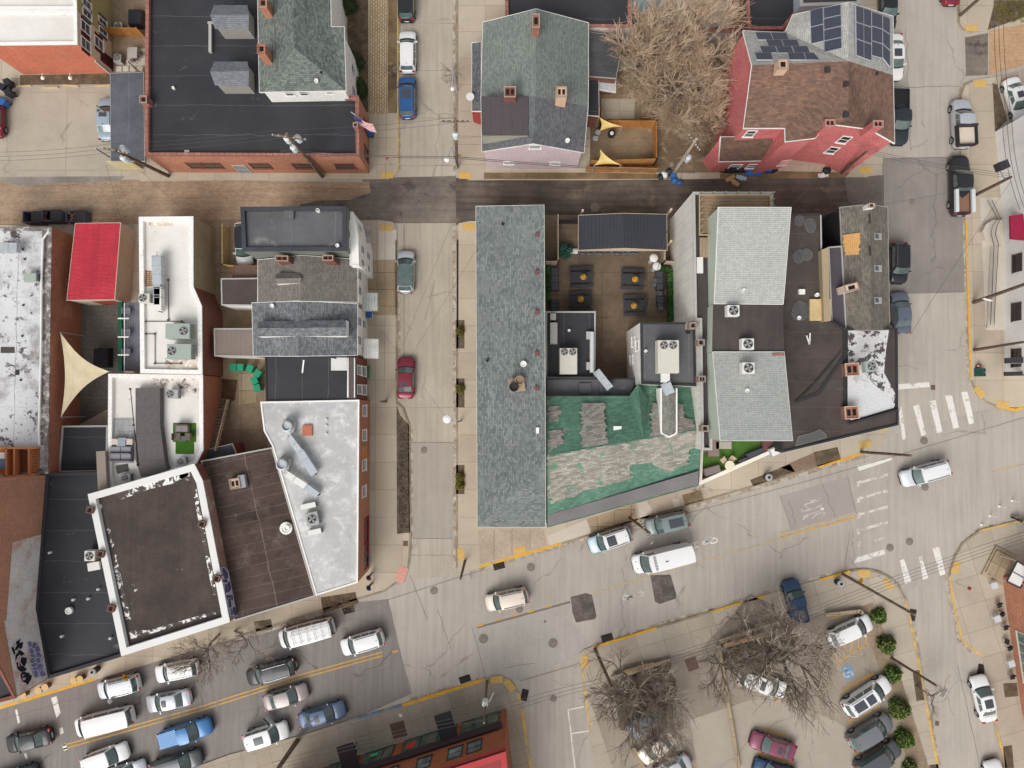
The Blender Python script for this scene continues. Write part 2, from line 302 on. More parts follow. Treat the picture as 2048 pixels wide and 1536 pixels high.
area('pale_walk',[(1095,1072),(1172,1040),(1182,1066),(1098,1092)],m_slabw); area('tan_walk',[(1174,1038),(1268,1008),(1276,1040),(1184,1066)],m_slabt)
area('pale_walk',[(1274,1006),(1294,1003),(1305,1020),(1298,1036),(1280,1038)],m_slabw); area('pale_walk',[(1345,998),(1358,998),(1360,1012),(1348,1016)],m_slabw)
area('tan_walk',[(956,1060),(1088,1058),(1094,1090),(960,1128)],mat('beige_walk',C(180,162,140),brick=(1.9,9,.03,C(184,166,144),C(174,156,134),C(120,104,88),0)))
area('cobbled_court',[(158,598),(248,598),(248,800),(158,850)],mat('dark_setts',C(126,122,114),brick=(.2,.14,.03,C(134,128,120),C(112,108,100),C(84,80,74),.5),var=.2))
area('back_yard',[(400,440),(500,440),(535,700),(535,920),(400,920)],m_yard); area('wet_soil',[(443,757),(475,760),(470,800),(443,812)],mat('rusty_soil',C(98,66,42),C(70,50,34),var=.3,sc=1.2,rough=.5),z2)
area('concrete_pad',[(478,745),(512,745),(512,805),(478,810)],m_slabt,z2)
area('courtyard',[(1088,430),(1350,430),(1350,770),(1088,770)],mat('stained_courtyard',C(132,112,90),C(112,94,76),var=.18,sc=.35,brick=(2.4,2.4,.03,C(134,114,92),C(124,105,84),C(82,68,54),0)))
0 and area('artificial_turf',[(1400,870),(1545,860),(1560,905),(1400,965)],mat('turf',C(72,108,38),C(60,94,30),var=.12,fine=12,fv=.2))
area('alleyway',[(1380,640),(1440,640),(1440,900),(1398,900)],m_alley)
area('storefront_walk',[(1960,395),(2010,395),(2010,660),(1972,660)],m_slabw)
# parking lot
area('parking_lot',[(1500,1190),(1600,1230),(1655,1225),(1722,1210),(1740,1262),(1768,1330),(1800,1415),(1840,1536),(1900,1800),(1300,1800),(1225,1536),(1180,1400),(1240,1330),(1400,1300)],m_park)
area('parking_aisle',[(1380,1440),(1500,1400),(1600,1400),(1700,1460),(1760,1560),(1800,1800),(1440,1800)],m_parkl,z2)
area('planting_strip',[(1224,1352),(1340,1318),(1355,1380),(1330,1470),(1240,1460)],m_mulch,z2); area('planting_strip',[(1440,1285),(1560,1240),(1600,1275),(1570,1325),(1500,1335),(1450,1340)],m_mulch,z2)
area('planting_strip',[(1715,1215),(1745,1205),(1800,1350),(1860,1540),(1820,1540),(1770,1370)],m_yard,z2)
area('tree_pit',[(1825,1342),(1839,1340),(1849,1400),(1833,1402)],m_dirt,z2); area('tree_pit',[(2006,1367),(2034,1365),(2037,1392),(2010,1395)],m_dirt); area('tree_pit',[(2006,1493),(2024,1490),(2028,1536),(2010,1536)],m_dirt); area('tree_pit',[(1858,1530),(1876,1528),(1880,1545),(1860,1545)],m_dirt)
area('planter_bed',[(1975,60),(2060,30),(2060,0),(1990,0)],m_mulch); area('grass_strip',[(1985,165),(1995,170),(2015,240),(1990,265)],m_dirt)
area('brick_drive',[(1978,60),(2100,35),(2100,115),(1978,150)],mat('tan_setts',C(198,158,118),brick=(.3,.15,.015,C(202,162,122),C(188,150,112),C(150,118,88),.5),var=.1),.016)
area('drive_apron',[(1930,75),(1976,66),(1976,150),(1932,152)],m_alleyg,.016)
# ---------------------------------------------------------------- painted markings
def mark(name,polys,m,z=.016):
    g=G()
    for p in polys: g.poly(ccw([P(u,v,z) for u,v in p]))
    o=g.build(name,m); o['kind']='structure'
def markl(name,lines,wd,m,z=.016):
    g=G()
    for l in lines: lineseg(g,l,wd,z)
    o=g.build(name,m); o['kind']='structure'
mark('crosswalk',[[(1797,768),(1858,764),(1860,774),(1797,779)],[(1798,825),(1805,880),(1812,878),(1803,812)],[(1826,812),(1838,809),(1852,869),(1843,872)],[(1858,802),(1871,800),(1885,864),(1874,866)],[(1890,791),(1904,790),(1918,855),(1907,858)],[(1922,784),(1935,783),(1949,846),(1938,849)]],m_wl)
mark('crosswalk',[[(1714,932),(1782,914),(1784,920),(1718,942)],[(1715,1114),(1768,1099),(1771,1108),(1706,1128)]],m_wl)
mark('crosswalk',[q for y,d in ((958,0),(990,0),(1022,0),(1053,0)) for q in ([(1714,y+5),(1722,y+2),(1721,y+14),(1714,y+16)],[(1722,y+4),(1776,y-12),(1776,y-6),(1722,y+9)])]+[[(1715,1084),(1722,1082),(1722,1092),(1716,1094)],[(1750,1080),(1770,1072),(1770,1076),(1750,1084)]],m_wlf)
mark('crosswalk',[[(1800,1121),(1808,1118),(1823,1163),(1810,1168)],[(1838,1114),(1843,1112),(1857,1156),(1846,1160)],[(1865,1097),(1878,1093),(1891,1148),(1880,1152)]],m_wl)
mark('crosswalk',[[(102,1396),(113,1392),(121,1426),(113,1436)],[(30,1420),(34,1418),(40,1444),(36,1448)],[(117,1456),(125,1455),(128,1465),(121,1470)],[(123,1490),(130,1487),(137,1498),(128,1502)],[(48,1508),(52,1506),(56,1516),(52,1520)]],m_wl)
for d in (0,7.5): markl('centre_line',[[(125,1491+d),(400,1414+d),(600,1350+d),(765,1304+d)]],.13,m_yl)
markl('centre_line',[[(955,1252),(966,1249)],[(990,1241),(1002,1238)],[(1024,1232),(1036,1229)],[(1057,1224),(1070,1220)],[(1088,1215),(1103,1211)],[(785,1305),(796,1301)]],.2,m_yl)
markl('centre_line',[[(955,1255),(1140,1204)]],.22,m_crk,.0155)
markl('centre_line',[[(1185,1188),(1300,1150),(1440,1112),(1580,1072)]],.12,m_ylf)
for d in (0,8): markl('centre_line',[[(1560,1066+d),(1640,1046+d),(1712,1026+d)]],.15,m_yl if d else m_ylf)
markl('centre_line',[[(1985,943),(2060,925)]],.14,m_ylf)
# bicycle lane symbols: two chevrons and a bicycle, painted twice
def sharrow(m,M):
    L=[[M(0,-9),M(-9,0),M(0,9)],[M(7,-9),M(-2,0),M(7,9)]]
    for cx,rr in ((22,5),(42,9)): L.append([M(cx+rr*math.cos(a*PI/6),rr*.75*math.sin(a*PI/6)) for a in range(13)])
    L+=[[M(22,0),M(30,-3),M(42,0)],[M(30,-3),M(27,4)],[M(42,0),M(36,-9),M(39,-11)],[M(24,-6),M(30,-3)]]
    markl('bicycle_lane_symbol',L,.13,m)
def aff(u0,v0,a,sx=1,sy=1):
    c,s=math.cos(R(a)),math.sin(R(a)); return lambda x,y:(u0+x*sx*c-y*sy*s,v0+x*sx*s+y*sy*c)
sharrow(m_wl,aff(1390,1090,-13,.9,.75)); sharrow(m_wlf,aff(1282,1188,167,.75,.6))
q=lambda x,y:(1560+x/11.38,960+y/11.38)
markl('road_lettering',[[q(510,830),q(960,690)],[q(500,655),q(480,690),q(510,720),q(930,590),q(960,555)],[q(640,830),q(550,860),q(530,905)],[q(730,880),q(820,785),q(930,745),q(1010,735),q(1015,780),q(940,810)],[q(870,425),q(925,408)],[q(690,480),q(820,445)],[q(580,605),q(560,560),q(900,460)]],.1,m_wlf)
mark('road_lettering',[[q(920,640),q(985,625),q(1005,680),q(940,700)],[q(600,605),q(635,605),q(635,630),q(600,632)]],m_wl)
# expansion joints, tar lines and long cracks
def wob(a,b,n,j):
    r=random.Random(int(a[0]*7+b[1])); o=[]
    for i in range(n+1):
        t=i/n; o.append((a[0]+(b[0]-a[0])*t+r.uniform(-j,j)*(0<i<n),a[1]+(b[1]-a[1])*t+r.uniform(-j,j)*(0<i<n)))
    return o
cr=[wob(a,b,n,j) for a,b,n,j in (((776,1200),(797,1290),6,1),((797,1290),(823,1386),7,1.6),((460,1390),(606,1350),1,0),((943,1254),(972,1356),6,1),((707,1356),(784,1332),10,2),((690,1402),(764,1372),10,2),((478,1425),(560,1404),8,2),
 ((876,1218),(900,1300),8,2),((1010,1336),(1070,1326),6,1.5),((1255,1372),(1300,1355),4,1),((1578,1000),(1590,1050),6,2.5),((1646,968),(1670,1036),7,3),((1695,953),(1713,1028),5,1),((1560,990),(1582,1060),5,1),((1700,1060),(1690,1140),6,2),
 ((1800,316),(1925,314),8,.6),((1810,175),(1920,172),10,1.5),((1812,60),(1822,300),18,3),((1765,355),(1764,300),2,.5),((1766,460),(1764,352),4,1.5),((1776,588),(1935,584),8,.5),((1960,1536),(1915,1330),9,2),((850,640),(870,560),1,0),((830,385),(838,450),3,2),
 ((1378,1440),(1500,1430),9,2),((1500,1430),(1605,1452),8,2),((1605,1452),(1690,1444),6,1.5),((1605,1452),(1620,1536),8,2),((822,885),(912,885),3,0),((822,1077),(912,1077),3,0),((820,1150),(855,1240),1,0),((650,1250),(700,1238),6,1.5),((700,1238),(742,1244),5,1.5))]
markl('road_crack',cr,.05,m_crk,.017)
markl('gutter_line',[[(0,1440),(190,1386),(470,1302)],[(700,1224),(790,1195),(900,1160),(1170,1076),(1400,1020),(1640,955),(1790,912),(2048,835),(2060,832)],[(800,0),(800,340)],[(808,450),(808,800)],[(908,0),(908,350)],[(905,450),(908,1140)],[(1300,1290),(1186,1312),(1150,1330),(1040,1362)]],.06,m_crk,.0175)
m_lit=mat('gutter_litter',C(150,128,102),C(168,152,132),blot=[(C(184,174,160),1.3,.46,.56,3),(C(104,84,64),1.7,.6,.68,8)],var=.2,sc=1.5,fine=9,fv=.25)
markl('gutter_litter',[[(909,-20),(909,350)],[(908,446),(910,1140)],[(798,240),(798,340)],[(798,600),(798,800)],[(822,860),(823,1100)],[(960,1140),(1123,1092),(1255,1051),(1378,1015),(1635,940),(1760,903)],[(700,1208),(560,1254),(470,1280)],[(1190,1290),(1313,1250),(1530,1186),(1700,1137)],[(1910,1110),(1926,1083),(1958,1058),(2018,1043)],[(1916,300),(1918,190),(1925,168)],[(1929,440),(1932,578),(1938,757),(1948,790)],[(1890,1152),(1903,1212),(1919,1284),(1942,1303)],[(970,1353),(803,1405)],[(1829,1255),(1853,1391),(1880,1536)]],.34,m_lit,.0185)
def disc(u,v,r,name='manhole_cover',m=m_iron,z=.02):
    g=G(); c=P(u,v,z); g.lathe(c,[(r,0),(r,.012),(r*.86,.012),(r*.84,.004),(r*.3,.004),(r*.25,.012)],24); o=g.build(name,m); o['kind']='structure'
for u,v,r in ((848,900,.36),(868,1181,.42),(1062,1134,.45),(967,1277,.5),(1106,1286,.5),(1380,1093,.2),(1848,881,.42),(1850,974,.4),(1780,1095,.4),(1819,1083,.4),(1824,404,.34),(690,1262,.4),(1107,1397,.36),(1039,1218,.4),(1190,415,.5),(1090,1243,.15)): disc(u,v,r)
def rect(name,u,v,sx,sy,a,m,z=.02,h=.015):
    g=G(); g.box(P(u,v,z),sx,sy,h,R(a)); o=g.build(name,m); o['kind']='structure'
m_grate=mat('storm_grate',C(62,54,48),brick=(.1,.6,.02,C(70,62,54),C(56,50,44),C(30,26,24),0))
for u,v,a in ((998,1132,15),(1214,1275,16),(930,1358,18),(697,1220,15),(1825,1230,78),(1962,1340,80),(1049,1390,78)): rect('storm_drain',u,v,1.2,.7,a,m_grate)
for u,v,s_,a in ((797,1460,1.5,16),(811,1087,.5,0),(1384,1328,1.2,20),(1866,775,.45,0),(1874,1447,.4,0)): rect('cellar_hatch' if s_>1 else 'utility_cover',u,v,s_,s_*1.1,a,plain('brown_steel_plate',112,84,70),Z+.01 if s_!=.4 and s_!=.45 else .02)
# ---------------------------------------------------------------- building kit
g_glass=mat('window_glass',C(70,80,84),var=.1,rough=.06,spec=.8)
g_dark=mat('dark_window_glass',C(44,46,50),var=.2,rough=.12,spec=.7)
m_white=mat('white_paint',C(238,235,229),var=.05,sc=.8,blot=[(C(196,186,172),.7,.62,.75,3)])
m_trim=plain('white_trim',236,234,228); m_gtrim=plain('grey_trim',176,174,170); m_dtrim=plain('dark_trim',58,56,58); m_rtrim=plain('red_trim',150,52,50)
def brickm(name,r,g,b,**k):
    r,g,b=r*1.12,g*1.12,b*1.12
    return mat(name,C(r,g,b),brick=(.22,.085,.012,C(r*1.05,g*1.05,b*1.05),C(r*.88,g*.86,b*.86),C(r*.8+20,g*.8+20,b*.8+20),.5),var=.14,sc=.5,**k)
m_br=brickm('red_brick',146,98,82); m_bro=brickm('orange_brick',170,114,88); m_brw=brickm('whitewashed_brick',190,182,172,blot=[(C(160,120,100),.5,.55,.68,5)])
m_brd=brickm('dark_red_brick',118,72,58); m_bru=brickm('rust_brick',160,102,76)
def shing(name,a,b,rot=0,var=.1,**k): return mat(name,C(*a),brick=(.32,.17,.012,C(*a),C(*b),C(*[x*.7 for x in b]),.37),var=var*.8,sc=.3,fine=3.5,fv=.08,rot=rot,**k)
m_membr=mat('black_membrane',C(57,58,63),C(50,51,56),var=.12,sc=.25,fv=.05,rough=.75,seam=[(3.05,.05,C(104,103,104),1,.7)],blot=[(C(92,92,92),.45,.63,.7,4)])
m_membv=mat('black_membrane_lengthwise',C(58,59,63),C(52,53,57),var=.12,sc=.3,fv=.05,rough=.75,seam=[(2.6,.05,C(104,103,104),0,.7)])
m_memg=mat('grey_membrane',C(100,101,104),C(88,89,92),var=.12,sc=.3,fv=.06,rough=.75,seam=[(4.2,.05,C(130,130,130),0,.6),(5,.05,C(124,124,124),1,.5)],blot=[(C(126,124,120),.6,.6,.7,6)])
m_bm=mat('brown_membrane',C(84,74,70),C(74,66,64),var=.14,sc=.3,fv=.1,rough=.8,streak=(0,.3),blot=[(C(122,114,106),.7,.66,.7,7)])
m_bms=mat('brown_roll_roof',C(88,69,61),C(70,57,51),var=.14,sc=.3,fv=.1,rot=R(-13),seam=[(1.05,.06,C(112,100,92),1,.7),(9,.09,C(128,118,110),0,.7)],blot=[(C(108,94,84),.6,.56,.68,7),(C(58,48,44),.4,.55,.68,17)])
m_peel=mat('peeling_white_roof',C(206,205,204),var=.05,blot=[(C(84,76,74),1.1,.525,.55,3)],fine=8)
m_wr=mat('white_coated_roof',C(228,224,217),C(219,213,204),var=.04,sc=.3,fv=.03,blot=[(C(160,138,120),.8,.64,.72,2),(C(120,104,94),1.6,.69,.74,12)])
m_wrs=mat('stained_white_roof',C(212,212,213),C(200,201,203),var=.07,sc=.3,fv=.04,blot=[(C(92,84,82),.7,.56,.61,5),(C(160,155,152),.3,.5,.64,9),(C(80,70,68),2.2,.62,.66,15)],seam=[(4.5,.06,C(112,106,102),0,.8),(5.5,.04,C(150,146,142),1,.8)])
m_seal=mat('silver_sealed_roof',C(190,189,186),C(180,179,177),var=.05,sc=.3,blot=[(C(216,215,212),.8,.5,.66,6),(C(168,168,168),.25,.52,.7,3)],fv=.04)
m_terra=mat('terracotta_coping',C(168,112,98),brick=(.6,.6,.03,C(172,116,102),C(156,100,88),C(110,74,64),0),var=.12)
class Bld:
    def __init__(s,name,label,pts,wm,rm,faces=None,inner=(),par=0,cop=None,copw=.3,over=.0,edges=None,fas=None,zb=0,cat='building',parz=None):
        W=[P(*p) for p in pts]; n=len(W)
        area=sum(W[i].x*W[(i+1)%n].y-W[(i+1)%n].x*W[i].y for i in range(n)); s.rev=area<0
        idx=(lambda i:(n-1-i if i<n else i)) if s.rev else (lambda i:i)
        if s.rev: W=W[::-1]
        s.n=n; s.I=[P(*p) for p in inner]; V=W+s.I; s.zb=zb
        c=sum(W,Vector())/n; s.o=thing(name,label,cat,(c.x,c.y,zb)); s.V=V
        s.wall=inset(W,over) if over else W; th=.14 if faces else 0
        ed=edges or {}; groups={}
        for i in range(n):
            oi=(n-2-i)%n if s.rev else i
            groups.setdefault(ed.get(oi,wm),[]).append(i)
        for m,es in groups.items():
            g=G()
            for i in es:
                a,b=s.wall[i],s.wall[(i+1)%n]; g.poly([(a.x,a.y,zb),(b.x,b.y,zb),(b.x,b.y,b.z-th),(a.x,a.y,a.z-th)])
            g.build('wall',m,s.o)
        if faces is None:
            inn=inset(W,copw) if par else W
            zr=min(p.z for p in W)-par
            g=G(); g.poly([Vector((p.x,p.y,p.z-par)) for p in inn]); s.roof=g.build('roof',rm,s.o)
            if par:
                g=G(); top=[Vector((p.x,p.y,p.z)) for p in inset(W,-.03)]
                for i in range(n):
                    j=(i+1)%n; g.poly([top[i],top[j],inn[j],inn[i]]); g.poly([inn[i],inn[j],inn[j]-Vector((0,0,par)),inn[i]-Vector((0,0,par))])
                    g.poly([top[i]-Vector((0,0,.12)),top[j]-Vector((0,0,.12)),top[j],top[i]])
                g.build('parapet',cop or wm,s.o)
        else:
            mm={}
            for k,f in enumerate(faces):
                m=rm
                if isinstance(f[-1],bpy.types.Material): m=f[-1]; f=f[:-1]
                q=[V[idx(i)] for i in f]
                nn=(q[1]-q[0]).cross(q[2]-q[0])
                if nn.z<0: q=q[::-1]
                mm.setdefault(m,G()).poly(q)
            s.roof=None
            for m,g in mm.items():
                r=g.build('roof',m,s.o); s.roof=s.roof or r
            g=G(); dn=Vector((0,0,.16))
            out=inset(W,-.04)
            for i in range(n):
                j=(i+1)%n; g.poly([out[i]-dn,out[j]-dn,out[j]+dn*.1,out[i]+dn*.1]); g.poly([out[j]+dn*.1,out[i]+dn*.1,W[i]+dn*.1,W[j]+dn*.1]); g.poly([out[i]-dn,out[j]-dn,W[j]-dn,W[i]-dn])
            g.build('gutter',fas or m_trim,s.o)
    def frame(s,oi,t):
        i=oi
        if s.rev: i=(s.n-2-oi)%s.n; t=1-t
        a,b=s.wall[i],s.wall[(i+1)%s.n]; d=Vector((b.x-a.x,b.y-a.y,0)); L=d.length; d.normalize(); nrm=Vector((d.y,-d.x,0))
        return Vector((a.x,a.y,0))+d*L*t,d,nrm
    def win(s,oi,t,zc,w=.9,h=1.4,fm=None,gm=None,name='window',div=1,shut=None):
        c,d,nv=s.frame(oi,t); c=c+Vector((0,0,zc)); fm=fm or m_trim; up=Vector((0,0,1)); g=G()
        def bar(x0,x1,y0,y1,pr):
            q=[c+d*x+up*y+nv*k for k in (.004,pr) for x,y in ((x0,y0),(x1,y0),(x1,y1),(x0,y1))]
            g.add(q,[(3,2,1,0),(4,5,6,7),(0,1,5,4),(1,2,6,5),(2,3,7,6),(3,0,4,7)])
        f=.1; a,b=w/2,h/2
        def bar2(g,x0,x1):
            q=[c+d*x+up*y+nv*k for k in (.004,.05) for x,y in ((x0,-b),(x1,-b),(x1,b),(x0,b))]
            g.add(q,[(3,2,1,0),(4,5,6,7),(0,1,5,4),(1,2,6,5),(2,3,7,6),(3,0,4,7)])
        bar(-a-f,a+f,b,b+f,.07); bar(-a-f-.05,a+f+.05,-b-f,-b,.14); bar(-a-f,-a,-b,b,.07); bar(a,a+f,-b,b,.07); bar(-a,a,-.035,.035,.05)
        for k in range(1,div): bar(-a+w*k/div-.03,-a+w*k/div+.03,-b,b,.05)
        o=g.build(name,fm,s.o,org=Vector(s.o['org'])); g=G(); g.poly([c+d*x+up*y+nv*.025 for x,y in ((-a,-b),(a,-b),(a,b),(-a,b))])
        g.build('pane',gm or g_glass,o,org=Vector(s.o['org']))
        if shut:
            
            for x_ in (-a-f-.36,a+f+.02): g=G(); bar2(g,x_,x_+.34); g.build('shutter',shut,o,org=Vector(s.o['org']))
        return o
    def part(s,g,name,m,parent=None,**k): return g.build(name,m,parent or s.o,org=Vector(s.o['org']),**k)
    def chim(s,u,v,z,sx,sy,h,m=None,rot=0,flues=1,capm=None,name='chimney'):
        c=P(u,v,z); g=G(); g.box((c.x,c.y,z-h),sx,sy,h,rot); o=s.part(g,name,m or m_br,s.roof)
        g=G(); M3=Matrix.Rotation(rot,3,'Z')
        for k in range(4):  # a rim of four bars round the open top
            a=[((-sx/2-.02,-sy/2-.02),(sx/2+.02,-sy/2+.07)),((-sx/2-.02,sy/2-.07),(sx/2+.02,sy/2+.02)),((-sx/2-.02,-sy/2+.07),(-sx/2+.07,sy/2-.07)),((sx/2-.07,-sy/2+.07),(sx/2+.02,sy/2-.07))][k]
            (x0,y0),(x1,y1)=a; cc=Vector((c.x,c.y,z+.001))+M3@Vector(((x0+x1)/2,(y0+y1)/2,0)); g.box(cc,x1-x0,y1-y0,.1,rot)
        s.part(g,'rim',capm or plain('mortar_cap',168,142,124),s.roof)
        g=G(); n=flues; dx=sx*.8/n
        for k in range(n): g.box(Vector((c.x,c.y,z+.004))+M3@Vector((-sx*.4+dx*(k+.5),0,0)),dx*.62,sy*.5,.03,rot)
        s.part(g,'flue',plain('soot',30,27,26),s.roof)
    def vent(s,u,v,z,r=.15,h=.35,m=None,name='vent_pipe'):
        g=G(); c=P(u,v,z); g.lathe(c-Vector((0,0,.1)),[(r,0),(r,h),(r*.7,h),(r*.7,h-.1)],12); s.part(g,name,m or m_trim,s.roof)
    def boxv(s,u,v,z,sx,sy,h,m,rot=0,name='roof_hatch'):
        g=G(); g.box(P(u,v,z)-Vector((0,0,.02)),sx,sy,h,rot,top=.96); s.part(g,name,m,s.roof)
B=Bld
def flat_(b,pts,z,m,name): g=G(); g.poly(ccw([P(u,v,z) for u,v in pts])); b.part(g,name,m,b.roof)
# ---------------------------------------------------------------- north-west block
b=B('olive_building','olive green house with white roof north of the cream house',[(-40,-80,6.3),(150,-80,6.3),(153,18,6.3),(-40,18,6.3)],plain('olive_siding',168,158,104),m_wr,par=.25,cop=m_trim)
for t,z in ((.72,4.6),(.88,4.6),(.8,1.8),(.93,1.8)): b.win(1,t,z,.9,1.3,shut=plain('slate_shutter',82,92,104))
b=B('cream_building','white roofed building with orange painted brick side wall beside the walled parking court',[(-40,19.5,6.3),(153,19.5,6.3),(154,88,6.3),(-40,90,6.3)],mat('cream_siding',C(214,196,172),seam=(.2,.02,C(176,158,136),1,.5),var=.05),m_wr,par=.25,cop=m_trim,edges={2:mat('orange_painted_brick',C(204,124,96),brick=(.22,.085,.012,C(210,130,102),C(192,110,86),C(180,92,66),.5),var=.12,blot=[(C(176,130,110),.6,.6,.7,4)])})
for t,z in ((.3,4.9),(.8,4.9),(.42,2.6)): b.win(1,t,z,.95,1.4,shut=plain('burgundy_shutter',96,36,42))
b.win(1,.72,1.2,1.0,2.0,fm=plain('burgundy_door',84,34,40),gm=plain('burgundy_door',84,34,40),name='door')
for u in (85,140): 
    g=G(); c=P(u,146,1.6); g.tube(c,c+Vector((0,-.5,.1)),.04); g.lathe(c+Vector((0,-.5,-.05)),[(.22,0),(.12,.14),(.02,.18)],12); b.part(g,'wall_lamp',m_trim)
b=B('long_black_roof_building','long brick building with black membrane roof, dark windows and terracotta coping along the brick alley',[(292,-80,5.2),(600,-80,5.2),(600,190,5.2),(717,192,5.2),(718,313,5.2),(290,311,5.2)],m_bro,m_membr,par=.45,cop=m_terra,copw=.32)
for u,w_ in ((363,1.1),(400,1.9),(501,1.9),(590,1.9),(677,1.9)): b.win(4,(718-u)/428,2.4,w_,1.5,fm=m_brd,gm=g_dark)
b.win(4,(718-455)/428,1.2,1.2,2.3,fm=m_gtrim,gm=plain('grey_door',132,138,144),name='door')
for t in (.3,.75): b.win(3,t,1.8,1.2,1.8,fm=m_brd,gm=g_dark)
b.chim(287,199,5.9,.7,.7,1.4,m_br); b.vent(348,177,4.8,.14); b.boxv(375,305,4.75,.5,.4,.2,m_gtrim,name='roof_vent'); b.chim(711,250,5.8,.45,.45,1)
for v0 in (22,135):
    g=G(); A=[P(u,v,z) for u,v,z in ((428,v0-12,6.9),(495,v0-12,6.9),(497,v0+36,6.9),(430,v0+36,6.9),(420,v0+8,7.5),(498,v0+7,7.5))]
    nw,ne,se,sw,rw,re=A; g.poly([rw,re,ne,nw]); g.poly([sw,se,re,rw]); r=b.part(g,'roof_monitor',shing('slate_shingle',(126,130,136),(108,112,118)),b.roof)
    g=G(); q=inset(ccw([nw,ne,se,sw]),.15); g.prism([(p.x,p.y) for p in q],4.7,6.85); b.part(g,'monitor_wall',plain('weathered_siding',150,146,138),b.roof)
g=G(); g.beam(P(421,46,5),P(421,105,5),.28,.3); g.beam(P(416,46,5),P(428,46,5),.2,.25); b.part(g,'duct_pipe',m_gtrim,b.roof)
g=G(); c=P(702,224,6.4); e=P(722,238,4.9); g.tube(e,c,.035); 
b.part(g,'flagpole',m_trim)
fl=[]
g=G(); o0=P(706,232,6.0)
g.grid(lambda a,d:o0+Vector((a*1.9,-a*.75+.25*math.sin(a*7)*.3-d*.0,-d*1.0-a*.15))+Vector((d*.25,-d*.55,0)),14,13)
s_=NT('flag_stripes'); sx=s_.new('ShaderNodeTexCoord'); 
bm_o=g.build('flag',plain('flag_red',178,60,66),None,label='striped flag with blue canton hanging from the long black roofed building',cat='flag')
uvl=bm_o.data.uv_layers[0]
bm_o.data.materials.clear()
for m in (plain('flag_red',190,60,72),plain('flag_white',232,222,222),plain('flag_blue',70,66,120)): bm_o.data.materials.append(m)
for k,p in enumerate(bm_o.data.polygons):
    i,j=k%14,k//14; p.material_index=2 if (i<6 and j<7) else j%2
b=B('metal_roof_carport','open blue grey flat roofed carport over the pale blue car',[(221,147,3.2),(287,145,3.2),(289,322,3.2),(222,322,3.2)],m_brd,mat('slate_sheet_roof',C(98,102,110),C(84,88,96),var=.1,seam=(2.2,.05,C(124,128,134),0,.6)),faces=[(0,1,2,3)],fas=m_gtrim,cat='carport',zb=2.9)
g=G()
for u,v in ((224,150),(224,235),(224,318),(285,150),(285,318)): g.box(P(u,v,0),.16,.16,3.05)
b.part(g,'post',m_gtrim); g=G(); g.box(P(262,338,0),2.6,.14,2.3); b.part(g,'end_wall',plain('pale_yellow_wall',206,190,142))
m_gs=shing('grey_green_shingle',(126,134,126),(92,98,94),var=.12); m_gsv=m_gs
b=B('green_hip_house','white walled house with grey green hipped shingle roof rising beside the long black roof',[(514,-80,7.6),(519,184,7.6),(692,181,7.6),(688,54,7.6),(662,54,7.6),(660,-80,7.6)],m_white,m_gs,faces=[(0,1,7,6),(1,2,7),(2,3,4,7),(4,5,6,7)],inner=[(586,-80,9.4),(589,96,9.4)],over=.25)
for t in (.3,.48): b.win(1,t,6.7,.7,.9,gm=g_dark)
b.win(1,.8,6.8,.5,.6); b.win(2,.3,3,.9,1.4); b.win(2,.7,3,.9,1.4)
b.chim(523,98,10.2,.75,.9,3,m_bro,capm=m_terra); b.chim(526,6,10,.75,.9,3,m_bro); b.vent(633,162,8.2,.2,.25); b.vent(643,146,8.3,.12,.3,m_dtrim)
# ---------------------------------------------------------------- north-middle block
b=B('low_brick_building','low dark roofed brick building behind the green shingle house',[(1008,-80,4.6),(1262,-80,4.6),(1262,54,4.6),(1012,52,4.6)],m_brw,m_membr,par=.3,cop=m_terra)
b.vent(1080,30,4.6,.3,.5); 
b=B('whitewashed_wall','long whitewashed brick garden wall with brick piers behind the big bare tree',[(1178,56,2.6),(1500,58,2.6),(1500,66,2.6),(1178,64,2.6)],m_brw,m_terra,cat='wall')
b=B('teal_shed','small teal and grey shed north of the bare tree',[(1262,-30,2.8),(1330,-30,2.8),(1330,24,2.8),(1264,26,2.8)],plain('teal_siding',128,152,156),plain('teal_roof',138,160,164),faces=[(0,1,2,3)],cat='shed')
m_g1=shing('pale_green_shingle',(132,140,132),(110,118,112),var=.1); m_g2=shing('slate_grey_shingle',(118,120,124),(96,98,102))
b=B('pink_house','green shingle gable house with pink siding facing the dark alley',[(966,45,5.6),(1072,18,8.1),(1177,46,5.6),(1176,213,5.6),(1168,305,5.6),(1067,287,8.0),(964,303,5.6),(962,192,5.6)],mat('pink_siding',C(206,184,190),seam=(.22,.02,C(176,154,162),1,.6),var=.05),m_g1,
   faces=[(0,1,8,7),(1,2,3,8),(7,8,5,6,m_g2),(8,3,4,5,m_g2)],inner=[(1071,193,8.05)],over=.22)
for t,z in ((.16,2.4),(.82,2.4)): b.win(4 if t<.5 else 5,.5,1.9,.9,.7,div=1)
b.win(4,.96,6.6,1.0,.8)
b.chim(1020,184,9.0,1.1,1.0,2.2,m_brd,flues=2); b.chim(1123,184,9.0,1.0,1.0,2.6,plain('sandy_brick',206,172,140),flues=2); b.chim(1072,42,9.6,.7,1.3,2,m_br)
for u,v in ((1079,220),(1078,267),(1135,281)): b.vent(u,v,7.4,.22,.25)
g=G(); q=[P(u,v,7.9) for u,v in ((963,193),(1056,193),(1056,271),(964,271))]; g.poly(ccw(q)); b.part(g,'dormer_roof',mat('dark_brown_sheet',C(86,78,80),seam=(1.05,.05,C(70,62,64),0,.8),var=.06),b.roof)
g=G(); q=ccw(q)
for i in range(4):
    a_,b_=q[i],q[(i+1)%4]; g.poly([a_-Vector((0,0,2.1)),b_-Vector((0,0,2.1)),b_-Vector((0,0,.02)),a_-Vector((0,0,.02))])
b.part(g,'dormer_wall',plain('olive_grey_siding',160,156,138),b.roof)
